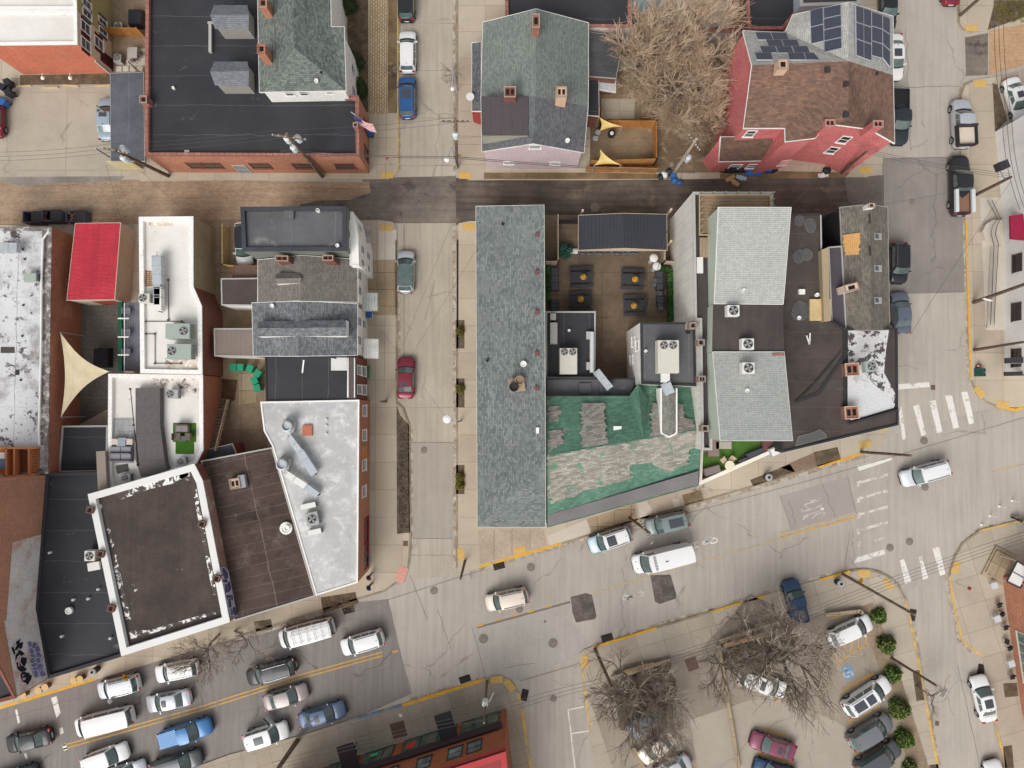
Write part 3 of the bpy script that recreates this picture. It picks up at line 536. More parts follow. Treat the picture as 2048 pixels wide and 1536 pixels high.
B('porch_roof','narrow slate shingle porch roof along the street side of the pink house',[(944,86,3),(962,84,3.8),(962,222,3.8),(944,222,3)],plain('red_painted_wall',160,66,62),shing('mixed_slate',(120,122,128),(84,86,92)),faces=[(0,1,2,3)],cat='porch')
b=B('side_annexe','lean-to with charcoal roof on the garden side of the pink house',[(1177,64,4.2),(1245,74,4),(1232,156,3.9),(1178,152,4.1)],m_brd,mat('charcoal_shingle',C(92,92,94),C(76,76,78),streak=(1,.3)),faces=[(0,1,2,3)],fas=m_gtrim)
b=B('rear_annexe','narrow black roofed rear annexe of the pink house',[(1178,157,3.2),(1197,158,3.2),(1198,232,3.2),(1176,230,3.2)],m_brd,m_membr,faces=[(0,1,2,3)])
b=B('garden_awning','pale metal awning over the garden door of the pink house',[(1198,152,2.9),(1231,156,2.6),(1231,184,2.6),(1198,178,2.8)],m_gtrim,mat('pale_sheet_metal',C(186,192,192),var=.12),faces=[(0,1,2,3)],cat='awning',zb=2.3)
# ---------------------------------------------------------------- north-east block
m_rp=brickm('red_painted_brick',192,104,102); m_bs=mat('brown_shingle',C(140,100,78),brick=(.5,.16,.012,C(138,104,84),C(108,84,74),C(86,66,58),.37),var=.1,sc=.4,fine=2.2,fv=.16); m_ps=shing('pale_grey_shingle',(182,180,174),(160,158,152))
b=B('red_corner_house','red painted brick corner house with brown shingles and solar panels on its grey slope',
  [(1586,30,10),(1697,5,12.4),(1786,33,10),(1786,150,10),(1789,286,10),(1740,258,10),(1655,247,10),(1630,276,10),(1571,283,10),(1570,256,10),(1487,256,10),(1504,130,12.0),(1486,62,10),(1570,65,10)],m_rp,m_bs,
  faces=[(0,1,14,13,m_ps),(13,14,11,12,m_ps),(1,2,3,14,m_ps),(14,3,4,5,15),(14,15,5,6,7,8,9),(14,9,10,11)],inner=[(1697,122,12.4),(1697,240,12.2)],over=.12)
def winat(b,oi,u,v,w_,h_,**k):
    c0,d,nv=b.frame(oi,0.0); c1,_,_=b.frame(oi,1.0); dd=c1-c0; Lw_=dd.length; o_=Vector((0,0,H)); r=P(u,v,0)-o_; kk=(c0-o_).dot(nv)/r.dot(nv); p=o_+r*kk
    return b.win(oi,max(.06,min(.94,(p-c0).dot(dd.normalized())/Lw_)),p.z,w_,h_,**k)
winat(b,9,1500,267,.8,1.4); winat(b,5,1688,279,.8,1.5,gm=g_dark); winat(b,6,1637,300,.8,1.5,gm=g_dark) if 0 else winat(b,5,1664,300,.8,1.5,gm=g_dark); winat(b,7,1612,320,.9,1.3,fm=plain('pale_pink_board',222,170,164),gm=plain('pale_pink_board',222,170,164),name='blocked_window')
b.chim(1566,129,12.9,.9,.9,2,plain('sandy_brick',206,172,140)); b.chim(1660,246,11.8,.9,.6,2.4,flues=2,m=m_rp); b.chim(1756,248,11.8,.9,.6,2.4,flues=2,m=m_rp)
for u,v in ((1529,141),(1654,141),(1691,169),(1691,230)): b.boxv(u,v,11.0 if u<1600 else 12.2,.45,.45,.25,m_dtrim,name='roof_vent')
b.vent(1754,147,10.9,.15,.2,m_dtrim)
m_pv=mat('solar_cells',C(52,58,82),brick=(.17,.17,.012,C(54,58,76),C(44,47,62),C(88,92,104),0),var=.05,rough=.3,spec=.6)
def pv(corn,nx,ny):
    # corn: four (u,v,z) corners nw, ne, se, sw of an array; one panel object per cell
    A=[P(*c) for c in corn]
    def at(s_,t): return (A[0]*(1-s_)+A[1]*s_)*(1-t)+(A[3]*(1-s_)+A[2]*s_)*t
    for i in range(nx):
        for j in range(ny):
            e=.012; q=[at(i/nx+e,j/ny+e),at((i+1)/nx-e,j/ny+e),at((i+1)/nx-e,(j+1)/ny-e),at(i/nx+e,(j+1)/ny-e)]
            n=(q[1]-q[0]).cross(q[3]-q[0]).normalized(); n=n if n.z>0 else -n
            cen=sum(q,Vector())/4; g=G(); p_=[cen+(x-cen)*1.03 for x in q]; g.add([x+n*.1 for x in p_]+[x+n*.2 for x in p_],[(4,5,6,7),(3,2,1,0),(0,1,5,4),(1,2,6,5),(2,3,7,6),(3,0,4,7)])
            o=b.part(g,'solar_panel',plain('panel_frame',176,180,188),b.roof); g=G(); g.poly([x+n*.206 for x in q]); g.build('solar_cells',m_pv,o,org=Vector(b.o['org']))
def rz(u,ue,ur,ze=10,zr=12.4): return ze+(zr-ze)*max(0,min(1,(u-ue)/(ur-ue)))
zz=lambda u:(rz(u,1580,1697) if u<1697 else rz(u,1786,1697))
pv([(u,v,zz(u)+.05) for u,v in ((1621,23),(1646,16),(1648,84),(1623,90))],1,2)
pv([(u,v,zz(u)+.05) for u,v in ((1648,17),(1682,10),(1684,99),(1649,107))],1,4)
pv([(u,v,zz(u)+.05) for u,v in ((1708,13),(1739,23),(1739,124),(1709,113))],2,3)
pv([(u,v,zz(u)+.05) for u,v in ((1740,25),(1761,32),(1761,119),(1740,113))],1,3)
pv([(u,v,zz(u)+.05) for u,v in ((1762,33),(1776,38),(1776,136),(1762,118))],1,3)
zw=lambda v:10+2.0*max(0,min(1,(v-62)/66))
for x0,y0,x1,y1,sh,nx in ((1508,69,1571,83,6,2),(1530,83,1593,96,5,2),(1517,96,1614,109,5,3),(1508,109,1541,123,4,1),(1573,109,1640,123,4,2)):
    pv([(x0,y0,zw(y0)+.1),(x1,y0,zw(y0)+.1),(x1+sh,y1,zw(y1)+.1),(x0+sh,y1,zw(y1)+.1)],nx,1)
b=B('red_house_wing','low brown shingled wing of the red corner house by the bins',[(1442,274,7.0),(1547,274,7.4),(1543,321,3.3),(1438,323,3.3)],m_rp,m_bs,faces=[(0,1,2,3)])
for t in (.6,.25): b.win(2,t,1.7,1.1,1.1)
b=B('north_flat_building','flat black roofed building north of the red corner house',[(1490,-80,4.6),(1598,-80,4.6),(1598,20,4.6),(1566,58,4.6),(1496,58,4.6)],m_brd,m_membr,par=.25,cop=m_terra)
b=B('north_blue_building','pale blue sided house north of the solar panels',[(1600,-80,6),(1720,-80,6),(1720,8,6),(1600,12,6)],plain('pale_blue_siding',176,188,196),m_bm,par=.2,cop=m_gtrim)
# ---------------------------------------------------------------- east side
b=B('white_shop','white painted shop wall with dark windows and burgundy awning on the east side street',[(2079,213,6.5),(2300,150,6.5),(2300,745,6.5),(2101,745,6.5),(2101,448,6.5)],mat('white_painted_block',C(232,230,228),var=.04,fv=.03,blot=[(C(206,204,202),.3,.5,.7,3)]),m_wr,par=.3,cop=m_trim)
for t,z in ((.80,2.0),(.45,1.9),(.12,1.9),(.62,4.8),(.3,4.8)): b.win(3,t,z,1.7,1.2,fm=plain('brown_frame',84,60,60),gm=g_dark,div=2)
def awn(label,c1,c2,z0,z1_,m,name='awning'):
    # c1: wall-side edge (2 px points) at z1_, c2: outer edge at z0
    a,b_=[P(u,v,z1_) for u,v in c1]; d,e=[P(u,v,z0) for u,v in c2]
    t=thing(name,label,'awning',((a+b_+d+e)/4-Vector((0,0,.3)))); g=G(); g.poly([a,b_,e,d]); g.poly([d,e,e-Vector((0,0,.25)),d-Vector((0,0,.25))]); g.poly([a,d,d-Vector((0,0,.25)),a-Vector((0,0,.05))]); g.poly([b_,e,e-Vector((0,0,.25)),b_-Vector((0,0,.05))])
    g.build('canopy',m,t); g=G(); g.tube(a-Vector((0,0,.4)),d-Vector((0,0,.2)),.03); g.tube(b_-Vector((0,0,.4)),e-Vector((0,0,.2)),.03); g.build('bracket',m_gtrim,t); return t
awn('burgundy fabric awning on the white shop wall',((2075,426),(2070,482)),((2021,431),(2022,478)),2.6,3.6,mat('burgundy_canvas',C(150,34,64),var=.08,corr=(.5,1)))
awn('black entrance canopy at the south end of the white shop',((2090,714),(2090,724)),((2012,716),(2012,727)),2.6,3.2,m_dtrim)
awn('second black canopy closest to the corner of the white shop',((2090,742),(2090,750)),((2010,744),(2011,752)),2.6,3.0,m_dtrim)
b=B('south_east_brick_building','orange brick shop with a large framed window at the south-east corner',[(2096,1184,6.5),(2400,1100,6.5),(2400,1900,6.5),(2240,1900,6.5),(2139,1475,6.5)],m_bro,m_membr,par=.3,cop=m_slabw)
g=G(); 
b.win(4,.42,2.4,5.2,2.3,fm=m_slabw,gm=mat('shop_glass',C(96,112,106),var=.4,sc=.8,rough=.1,spec=.7),div=5); b.win(3,.85,2.4,3.6,2.3,fm=m_slabw,gm=g_glass,div=4)
# ---------------------------------------------------------------- west block, north row
b=B('stained_white_roof_building','big flat building with black-blotched white roof at the left edge, rust brick side wall',[(-60,454,5.2),(103,454,5.2),(95,947,5.2),(-60,962,5.2)],m_bru,m_wrs,par=.3,cop=mat('weathered_coping',C(120,110,104),var=.3,sc=1,blot=[(C(190,186,180),1.2,.5,.6,2)]),copw=.35)
for v in (575,700):
    c,d,nv=b.frame(1,1-(893-v)/439+0); 
for t in (.27,.57): b.win(1,t,2.5,.1,.1) if 0 else None
for t in (.27,.52):
    c,d,nv=b.frame(1,t); g=G(); q=[c+d*x+Vector((0,0,z))+nv*.02 for x,z in ((-2,1.7),(2,1.7),(2,3.0),(-2,3.0))]; g.poly(q); b.part(g,'bricked_window',m_bro)
g=G(); pts_=[(97,463),(86,478),(83,560),(82,700),(80,780),(78,862),(79,890)]
for a_,b_ in zip(pts_[:-1],pts_[1:]): g.tube(P(*a_,5.15),P(*b_,5.15),.1,n=8)
b.part(g,'white_pipe',m_trim,b.roof)
flat_(b,[(84,462),(98,462),(95,890),(76,890)],4.91,mat('dark_edge_stain',C(128,118,112),blot=[(C(200,196,192),.8,.5,.6,3),(C(76,66,62),1.2,.55,.62,8)]),'edge_stain')
for u,v in ((49,518),(49,558),(46,610),(44,672),(41,760)): b.vent(u,v,5,.1,.12,m_dtrim)
b.boxv(15,700,4.92,1.4,.6,.05,mat('tar',C(84,74,70),var=.2),name='tar_patch'); b.boxv(35,745,4.92,.35,.5,.12,m_dtrim,name='roof_vent')
dk=thing('roof_pergola_deck','orange stained timber terrace with slatted screen and sofa below the stained white roof','deck',P(40,925,5.0))
g=G(); g.prism(ccw([P(u,v,5.15) for u,v in ((-60,896),(77,896),(75,948),(-60,958))]),4.9,5.12); g.build('deck_floor',mat('cedar_boards',C(190,120,72),seam=(.3,.03,C(136,84,52),1,1),var=.15),dk)
g=G(); g.prism(ccw([P(u,v,5.14) for u,v in ((34,900),(60,900),(60,946),(34,948))]),5.1,5.135); g.build('stair_opening',plain('opening_floor',112,66,44),dk)
m_cd=plain('cedar_beam',206,134,84)
for a_,b_ in (((-60,896),(77,896)),((17,896),(17,956)),((33,898),(33,952)),((62,898),(62,950)),((-60,958),(75,949))): g=G(); g.beam(P(*a_,5.5),P(*b_,5.5),.16,.7); g.build('beam',m_cd,dk)
g=G(); [g.beam(P(63,900+k*3.6,5.3),P(72,900+k*3.6,5.3),.1,.5) for k in range(14)]; g.build('slatted_screen',m_cd,dk)
o=thing('outdoor_sofa','blue grey sofa on the orange timber terrace','sofa',P(6,925,5.15)); c_=P(6,925,5.15); g=G(); g.box(c_,1.5,.8,.35); g.build('seat',plain('denim_seat',112,130,152),o); g=G(); g.box(c_-Vector((0,.45,0)),1.5,.14,.75); g.build('backrest',plain('denim_back',92,108,130),o)
o=thing('low_table','white low table on the orange timber terrace','table',P(3,911,5.15)); c_=P(3,911,5.5); g=G(); g.box(c_,.7,.6,.05); g.build('table_top',m_trim,o); g=G(); [g.box(P(3,911,5.15)+Vector((x,y,0)),.05,.05,.33) for x in (-.3,.3) for y in (-.25,.25)]; g.build('leg',m_gtrim,o)
b=B('graffiti_building','tall brick building at the left edge with tan upper brick, whitewashed lower wall and graffiti',[(-160,972,12.5),(-21,966,12.5),(-40,1262,12.2),(31,1396,9.5),(-160,1448,9.5)],mat('tan_orange_brick',C(204,144,114),brick=(.22,.085,.012,C(210,148,118),C(188,128,100),C(174,132,108),.5),var=.12,sc=.3),m_membr,par=.3,cop=m_brd)
m_gw=mat('grimy_whitewash',C(240,234,228),brick=(.22,.085,.012,C(243,238,232),C(232,224,217),C(196,186,178),.5),var=.14,sc=.4,blot=[(C(206,166,150),.35,.5,.64,3)])
def wallq(b,oi,t0,t1,z0,z1_,m,name,off=.03):
    c0,d,nv=b.frame(oi,t0); c1,_,_=b.frame(oi,t1); g=G(); q=[Vector((c.x,c.y,z))+nv*off for c,z in ((c0,z0),(c1,z0),(c1,z1_),(c0,z1_))]
    if (q[1]-q[0]).cross(q[3]-q[0]).dot(nv)<0: q=q[::-1]
    g.poly(q); return b.part(g,name,m)
wallq(b,2,0,.985,.1,9.3,m_gw,'painted_wall'); wallq(b,1,.45,1,.1,9.0,m_gw,'painted_wall')
# graffiti lettering: angular black shapes with pale outline, and a purple tag, on the painted wall
def graffiti(b,oi,shapes,m,off,name):
    c,d,nv=b.frame(oi,0); g=G()
    if b.rev: d=-d
    for sh in shapes: 
        q=[c+d*x+Vector((0,0,z))+nv*off for x,z in sh]
        if (q[1]-q[0]).cross(q[2]-q[0]).dot(nv)<0: q=q[::-1]
        g.poly(q)
    b.part(g,name,m)
def onwall(b,oi,u,v):
    # the wall point seen at photo pixel (u,v): distance along the wall and height
    c,d,nv=b.frame(oi,0)
    if b.rev: d=-d
    o=Vector((0,0,H)); r=(P(u,v,0)-o); k=(c-o).dot(nv)/r.dot(nv); p=o+r*k; return ((p-c).dot(d),p.z)
zq=lambda x,y:(x/10.24,1250+y/10.24)
blk=[[(220,470),(250,440),(290,520),(300,600),(270,610)],[(330,320),(345,335),(410,270),(385,370),(465,350),(440,470),(400,500),(370,470),(330,520),(280,520),(340,400),(305,390)],[(370,500),(490,580),(440,640),(380,610),(300,740),(300,620),(350,570)],[(420,660),(540,670),(530,780),(480,870),(440,850),(400,760)],[(315,770),(370,760),(400,800),(450,850),(540,900),(500,950),(400,960),(345,900)],[(400,1040),(430,970),(470,960),(600,990),(590,1020),(640,1030),(630,1100),(555,1235),(510,1190),(440,1160)]]
graffiti(b,2,[[onwall(b,2,*zq(*p)) for p in [(c_[0]+(c_[0]-sum(q_[0] for q_ in sh)/len(sh))*.16,c_[1]+(c_[1]-sum(q_[1] for q_ in sh)/len(sh))*.16) for c_ in sh]] for sh in blk],plain('pink_white_spray',226,206,216),.05,'graffiti')
graffiti(b,2,[[onwall(b,2,*zq(*p)) for p in sh] for sh in blk],plain('black_spray',34,32,44),.07,'graffiti')
graffiti(b,2,[[onwall(b,2,*zq(*p)) for p in sh] for sh in ([(330,650),(370,640),(380,700),(340,720)],[(440,1090),(510,1075),(500,1120),(450,1150)],[(350,770),(372,765),(385,850),(365,860)],[(400,770),(430,800),(455,850),(430,845)],[(430,1050),(470,1010),(480,1025),(440,1065)],[(255,400),(300,390),(310,430),(280,440)])],plain('pink_spray',216,170,188),.09,'graffiti')
rr_=random.Random(5)
def blobs(cs,rx,ry,nn=9):
    out=[]
    for cx,cy in cs:
        a0=rr_.uniform(0,6); out.append([(cx+rx*rr_.uniform(.6,1.15)*math.cos(a0+k*2*PI/nn),cy+ry*rr_.uniform(.6,1.2)*math.sin(a0+k*2*PI/nn)) for k in range(nn)])
    return out
def grow(sh,f): 
    cx=sum(p[0] for p in sh)/len(sh); cy=sum(p[1] for p in sh)/len(sh); return [(cx+(x-cx)*f,cy+(y-cy)*f) for x,y in sh]
graffiti(b,2,[[onwall(b,2,*zq(*p)) for p in ((530,360),(780,340),(900,1010),(790,1060),(680,1050),(640,960),(600,700))]],mat('lilac_spray',C(206,202,222),C(180,160,170),var=.2,sc=1.5),.05,'graffiti')
for k_,sh in enumerate(blobs([(610,400),(700,430),(640,540),(745,500),(660,640),(770,620),(650,730),(760,740),(690,830),(790,860),(700,930),(810,950),(710,1010),(840,1000)],62,70)):
    graffiti(b,2,[[onwall(b,2,*zq(*p)) for p in grow(sh,1.2)]],plain('pale_violet_line',206,204,226),.055+k_*.006,'graffiti'); graffiti(b,2,[[onwall(b,2,*zq(*p)) for p in sh]],(mat('purple_spray',C(126,118,168),var=.3,sc=2),mat('grey_green_spray',C(120,126,130),var=.3,sc=2))[k_ in (1,3,4,6)],.058+k_*.006,'graffiti')
# ----- red shed
m_red=mat('red_standing_seam',C(210,60,76),C(198,50,68),var=.1,sc=.4,corr=(.42,0),rough=.5,seam=(.42,.07,C(168,42,56),0,1),streak=(1,.22))
b=B('red_roof_shed','cream walled garage with bright red standing seam metal roof beside the brick alley',[(151,447,3.9),(241,446,3.0),(229,599,3.0),(134,600,3.9)],mat('cream_siding_2',C(204,192,168),seam=(.2,.02,C(180,168,146),1,.5),var=.06),m_red,faces=[(0,1,2,3)],fas=plain('cream_trim',222,206,184),cat='garage')
wallq(b,2,.1,.62,.1,2.5,plain('rust_garage_door',150,70,52),'garage_door')
# ----- the two white roofs
b=B('long_white_roof_building','narrow building with long white coated roof, tan side wall and rooftop machines',[(278,434,5.2),(386,433,5.2),(386,573,5.2),(403,612,5.2),(404,748,5.2),(281,746,5.2)],m_bru,m_wr,par=.35,cop=m_white,edges={1:mat('tan_render',C(178,158,126),var=.12,sc=.4,streak=(1,.15)),2:m_brd,3:m_brd},copw=.4)
g=G(); g.beam(P(284,470,5.0),P(287,740,5.0),.3,.3); b.part(g,'curb',plain('dark_curb',70,60,58),b.roof)
def pipe(b,pts,z,r,m,name='gas_pipe'):
    g=G()
    for a_,b_ in zip(pts[:-1],pts[1:]): g.tube(P(*a_,z+r),P(*b_,z+r),r,n=6)
    for p in pts: g.box(P(*p,z),.18,.18,.12)
    b.part(g,name,m,b.roof)
m_pipe=plain('dark_pipe',90,82,78)
pipe(b,[(291,643),(364,643),(378,652)],4.9,.035,m_pipe); pipe(b,[(291,668),(310,668),(310,727),(362,727)],4.9,.035,m_pipe); pipe(b,[(337,560),(337,640)],4.9,.03,m_pipe)
m_rust=mat('rusty_stain',C(206,190,172),blot=[(C(236,230,222),1.2,.45,.6,3),(C(110,86,70),1.5,.58,.66,6)])
flat_(b,[(288,540),(303,542),(305,572),(288,574)],4.87,mat('tan_lattice',C(196,150,110),brick=(.3,.2,.04,C(200,156,116),C(190,146,106),C(120,96,80),0)),'roof_mesh'); flat_(b,[(290,442),(345,442),(345,452),(300,452)],4.865,m_rust,'rust_stain'); flat_(b,[(330,715),(398,715),(398,742),(330,742)],4.865,m_rust,'rust_stain')
b=B('lower_white_roof_building','white coated roof with turf rug, tiled terrace and raised dark strip',[(217,748,4.6),(405,750,4.6),(406,900,4.6),(392,928,4.6),(222,985,4.6),(216,950,4.6)],m_bru,m_wr,par=.4,cop=m_white,copw=.35)
b.boxv(0,0,0,.1,.1,.1,m_white) if 0 else None
g=G(); 
st=[(271,776),(320,776),(320,850),(330,925),(335,940),(282,955),(271,920)]; g.prism(ccw([P(u,v,5.0) for u,v in st]),4.25,5.0); b.part(g,'raised_membrane_roof',mat('taupe_membrane',C(100,94,92),seam=[(2.6,.05,C(82,77,76),1,.8),(1.3,.05,C(84,78,76),0,.6)],var=.08),b.roof)
g=G(); g.poly(ccw([P(u,v,4.24) for u,v in ((228,836),(268,836),(268,926),(228,926))])); b.part(g,'tiled_terrace',mat('grey_terrace_tiles',C(168,168,166),brick=(.6,.6,.02,C(172,172,170),C(158,158,158),C(130,130,130),0),var=.06),b.roof)
g=G(); g.poly(ccw([P(u,v,4.24) for u,v in ((346,846),(392,846),(392,884),(388,884),(388,908),(351,908),(351,884),(346,884))])); b.part(g,'turf_rug',mat('rug_turf',C(66,112,30),C(58,100,26),var=.12,fine=12,fv=.2),b.roof)
g=G(); g.prism(ccw([P(u,v,4.3) for u,v in ((231,932),(254,928),(257,942),(234,948))]),4.24,4.3); g.prism(ccw([P(u,v,4.3) for u,v in ((323,922),(334,920),(338,932),(326,934))]),4.24,4.3); b.part(g,'roof_mat',plain('dark_mat',92,90,86),b.roof)
flat_(b,[(300,756),(400,756),(400,790),(350,782),(300,768)],4.225,mat('black_rust_stain',C(226,218,208),blot=[(C(90,76,66),.9,.52,.6,3)]),'rust_stain'); pipe(b,[(261,778),(268,850),(276,930)],5.02,.04,plain('black_cable',40,40,42),'cable'); pipe(b,[(316,856),(318,905),(326,930)],4.22,.05,m_trim,'white_pipe')
g=G(); g.beam(P(204,902,5.0),P(208,980,5.0),.9,.5); b.part(g,'brick_upstand',plain('taupe_cladding',150,136,124))
b=B('black_lean_to','small black felt roof between the shade sail and the white terrace roof',[(124,852,3.4),(215,851,3.4),(214,943,3.4),(117,945,3.4)],m_brd,m_membr,par=.12,cop=m_gtrim,copw=.15)
b=B('charcoal_roof_building','tapering charcoal membrane roof left of the white parapet building',[(92,947,5.0),(205,944,5.0),(212,980,5.0),(196,1000,5.0),(246,1312,5.0),(95,1358,5.0),(68,1228,5.0)],m_brd,m_membr,par=.3,cop=mat('charcoal_coping',C(62,62,66)),copw=.3)
for u,v in ((101,1105),(137,1219),(148,1199),(178,1197),(198,1178),(125,1272),(222,1276)): b.vent(u,v,4.8,.12,.35)
b.vent(139,1221,4.9,.35,.3); b.boxv(0,0,0,.1,.1,.1,m_white) if 0 else None
b=B('white_parapet_building','flat brown felt roof ringed by a broad flaking white parapet at the main street',[(176,989,6.6),(388,928,6.6),(405,962,6.6),(459,1244,6.6),(243,1312,6.6)],m_brw,mat('flaking_brown_felt',C(84,72,67),C(74,64,60),var=.2,sc=.4,streak=(0,.25),blot=[(C(226,224,220),.42,.67,.69,12)],fv=.12),par=.5,cop=mat('flaking_white_parapet',C(226,224,220),var=.03,fv=.015),copw=.62,edges={1:m_brd,2:brickm('weathered_brick',150,112,96,blot=[(C(176,168,160),.8,.5,.62,3)])})
for u,v in ((201,1108),(222,1217),(433,1157),(404,1048),(180,1020)): b.chim(u,v,6.9,.6,.6,.8,m_brd,rot=R(-14),flues=1,capm=plain('brown_mortar',120,96,84))
m_flk=mat('flaked_white_paint',C(232,230,226),var=.04,blot=[(C(86,76,71),1.1,.46,.49,14)])
for q_ in ([(222,980),(372,934),(378,950),(350,966),(300,978),(240,1000)],[(352,940),(374,934),(384,962),(362,958)],[(196,1003),(206,1000),(228,1090),(224,1096)],[(222,1110),(232,1108),(262,1240),(252,1240)],[(258,1262),(300,1260),(430,1222),(432,1228),(300,1268),(262,1278)],[(384,975),(392,973),(434,1190),(426,1190)]): flat_(b,q_,6.12,m_flk,'flaking_paint')
wp=[[(170,200),(230,210),(320,330),(320,470),(240,500),(200,400),(165,280)],[(180,500),(290,500),(310,590),(190,570)],[(300,600),(360,530),(400,740),(340,830),(290,830)],[(235,620),(290,620),(290,830),(240,860)],[(270,900),(380,900),(440,900),(440,1050),(380,1010),(280,1000)],[(310,1000),(380,980),(400,1200),(340,1230)],[(430,1220),(500,1200),(550,1320),(540,1410),(480,1440),(430,1330)],[(380,1260),(410,1240),(440,1400),(390,1430)]]
zg=lambda x,y:(430+x/12.8,1120+y/12.8)
graffiti(b,2,[[onwall(b,2,*zg(*p)) for p in ((140,200),(240,190),(340,300),(460,720),(600,1330),(560,1440),(380,1440),(240,900),(150,500))]],plain('pale_spray',196,196,206),.05,'graffiti')
for k_,sh in enumerate(wp): graffiti(b,2,[[onwall(b,2,*zg(*p)) for p in grow(sh,1.14)]],plain('pale_violet_line',206,204,226),.06+k_*.006,'graffiti'); graffiti(b,2,[[onwall(b,2,*zg(*p)) for p in sh]],mat('indigo_spray',C(104,92,136),C(66,62,90),var=.3,sc=2),.063+k_*.006,'graffiti')
b=B('seamed_brown_roof_building','brown felt roof with pale horizontal seams between the white parapet and the silver roof',[(402,922,4.9),(544,895,4.9),(630,1192,4.9),(468,1242,4.9)],m_brd,m_bms,par=.08,cop=m_gtrim,copw=.1)
b.chim(470,967,5.5,1.0,1.0,.9,plain('sandy_brick',196,170,136),rot=R(10),flues=2); b.boxv(487,962,5.0,.7,1.3,.5,plain('zinc_box',150,154,162),R(10),name='skylight')
b.vent(573,1056,4.9,.62,.3,m_trim,name='roof_fan'); b.vent(574,1056,5.2,.3,.25,m_trim,name='roof_fan')
b=B('silver_roof_building','corner building with silver sealed roof, big exhaust ducts and orange brick street wall',[(521,804,5.5),(718,800,5.5),(715,1165,5.5),(632,1191,5.5),(545,893,5.5),(528,862,5.5)],m_bro,m_seal,par=.08,cop=m_trim,copw=.12)
for t in (.06,.20,.37,.52): b.win(1,t,3.0,1.0,1.5,gm=g_glass)
b.win(1,.30,3.0,1.2,1.6,fm=plain('tan_board',196,140,80),gm=plain('tan_board',196,140,80),name='boarded_window')
b.boxv(616,861,5.42,.95,1.05,.3,plain('orange_hatch',190,112,86),name='roof_hatch')
for v in (840,852,868): b.vent(653,v,5.45,.12,.3)
for t in (.75,.9): b.win(1,t,1.7,2.4,1.8,fm=m_rtrim,gm=g_dark,div=2)
awn('long grey shop awning along the orange brick wall of the silver roof building',((717,1020),(717,1150)),((728,1020),(728,1148)),2.7,3.4,plain('grey_awning',150,142,136))
b=B('black_roof_row_house','row house with black rubber roof and taupe strip, brown brick front with white framed windows',[(530,713,5.4),(712,713,5.4),(713,800,5.4),(532,802,5.4)],m_brd,m_membv,par=.1,cop=m_dtrim,copw=.1)
for t in (.3,.75): b.win(1,t,4.2,.8,1.6); b.win(1,t,1.8,.9,1.6)
g=G(); g.poly(ccw([P(u,v,5.33) for u,v in ((694,714),(710,714),(711,799),(695,799))])); b.part(g,'shingle_strip',plain('taupe_felt',96,84,80),b.roof)
g=G(); g.poly(ccw([P(u,v,5.34) for u,v in ((673,708),(694,708),(694,741),(662,741),(662,716),(673,718))])); b.part(g,'roofing_paper',plain('roofing_paper',206,206,204),b.roof)
for q_,c_ in ((((606,720),(609,720),(606,746),(603,746)),0),(((695,716),(697,716),(697,795),(694,795)),0),(((708,716),(710,716),(710,795),(708,795)),0)):
    g=G(); g.poly(ccw([P(u,v,5.35) for u,v in q_])); b.part(g,'seam_tape',m_trim,b.roof)
m_s1=shing('mottled_slate_shingle',(132,134,136),(94,98,104),var=.12); m_s2=shing('brown_grey_shingle',(130,124,116),(110,104,98))
b=B('slate_gable_house','gable house with mottled slate shingles and a long low dormer across its ridge',[(504,606,5.6),(597,602,7.4),(715,608,5.6),(715,710,5.6),(597,712,7.4),(507,712,5.6)],m_white,m_s1,faces=[(0,1,4,5),(1,2,3,4)],over=.15)
for t in (.3,.7): b.win(2,t,4.2,.8,1.5); b.win(2,t,1.9,.8,1.5)
g=G(); W_=[P(*p) for p in ((515,643,7.35),(692,640,7.35),(692,672,7.35),(516,673,7.35),(515,657,7.85),(692,655,7.85))]; g.poly([W_[0],W_[1],W_[5],W_[4]]); g.poly([W_[4],W_[5],W_[2],W_[3]]); dm=b.part(g,'dormer',m_s1,b.roof)
g=G()
for i_,j_ in ((0,1),(1,2),(2,3),(3,0)): g.poly([W_[i_],W_[j_],W_[j_]-Vector((0,0,1.2)),W_[i_]-Vector((0,0,1.2))])
g.poly([W_[1],W_[2],W_[5]]); g.poly([W_[0],W_[3],W_[4]]); b.part(g,'dormer_wall',m_trim,b.roof)
b.vent(545,612,6.6,.2,.3); b.boxv(687,656,7.2,.5,.5,.1,m_dtrim,name='dormer_window')
b=B('brown_gable_house','brown grey shingled gable house with small tapered dormer by the flat grey roof',[(516,520,5.8),(603,511,7.5),(715,519,5.8),(716,604,5.8),(603,602,7.5),(516,605,5.8)],m_white,m_s2,faces=[(0,1,4,5),(1,2,3,4)],over=.15,edges={2:m_white})
for t in (.3,.7): b.win(2,t,4.4,.8,1.5)
g=G(); W_=[P(*p) for p in ((553,546,7.3),(600,546,7.5),(600,566,7.5),(553,568,7.3),(550,557,7.8),(603,556,7.9))]; g.poly([W_[0],W_[1],W_[5],W_[4]]); g.poly([W_[4],W_[5],W_[2],W_[3]]); b.part(g,'dormer',m_s2,b.roof)
g=G(); g.poly([W_[0],W_[3],W_[4]]); g.poly([W_[3],W_[2],W_[2]-Vector((0,0,.6)),W_[3]-Vector((0,0,.8))]); g.poly([W_[0],W_[1],W_[1]-Vector((0,0,.6)),W_[0]-Vector((0,0,.8))]); b.part(g,'dormer_wall',m_trim,b.roof)
b.chim(564,517,8.6,1.2,.5,3,m_brd,flues=2); b.chim(656,516,8.6,1.0,.5,3,m_brd,flues=2)
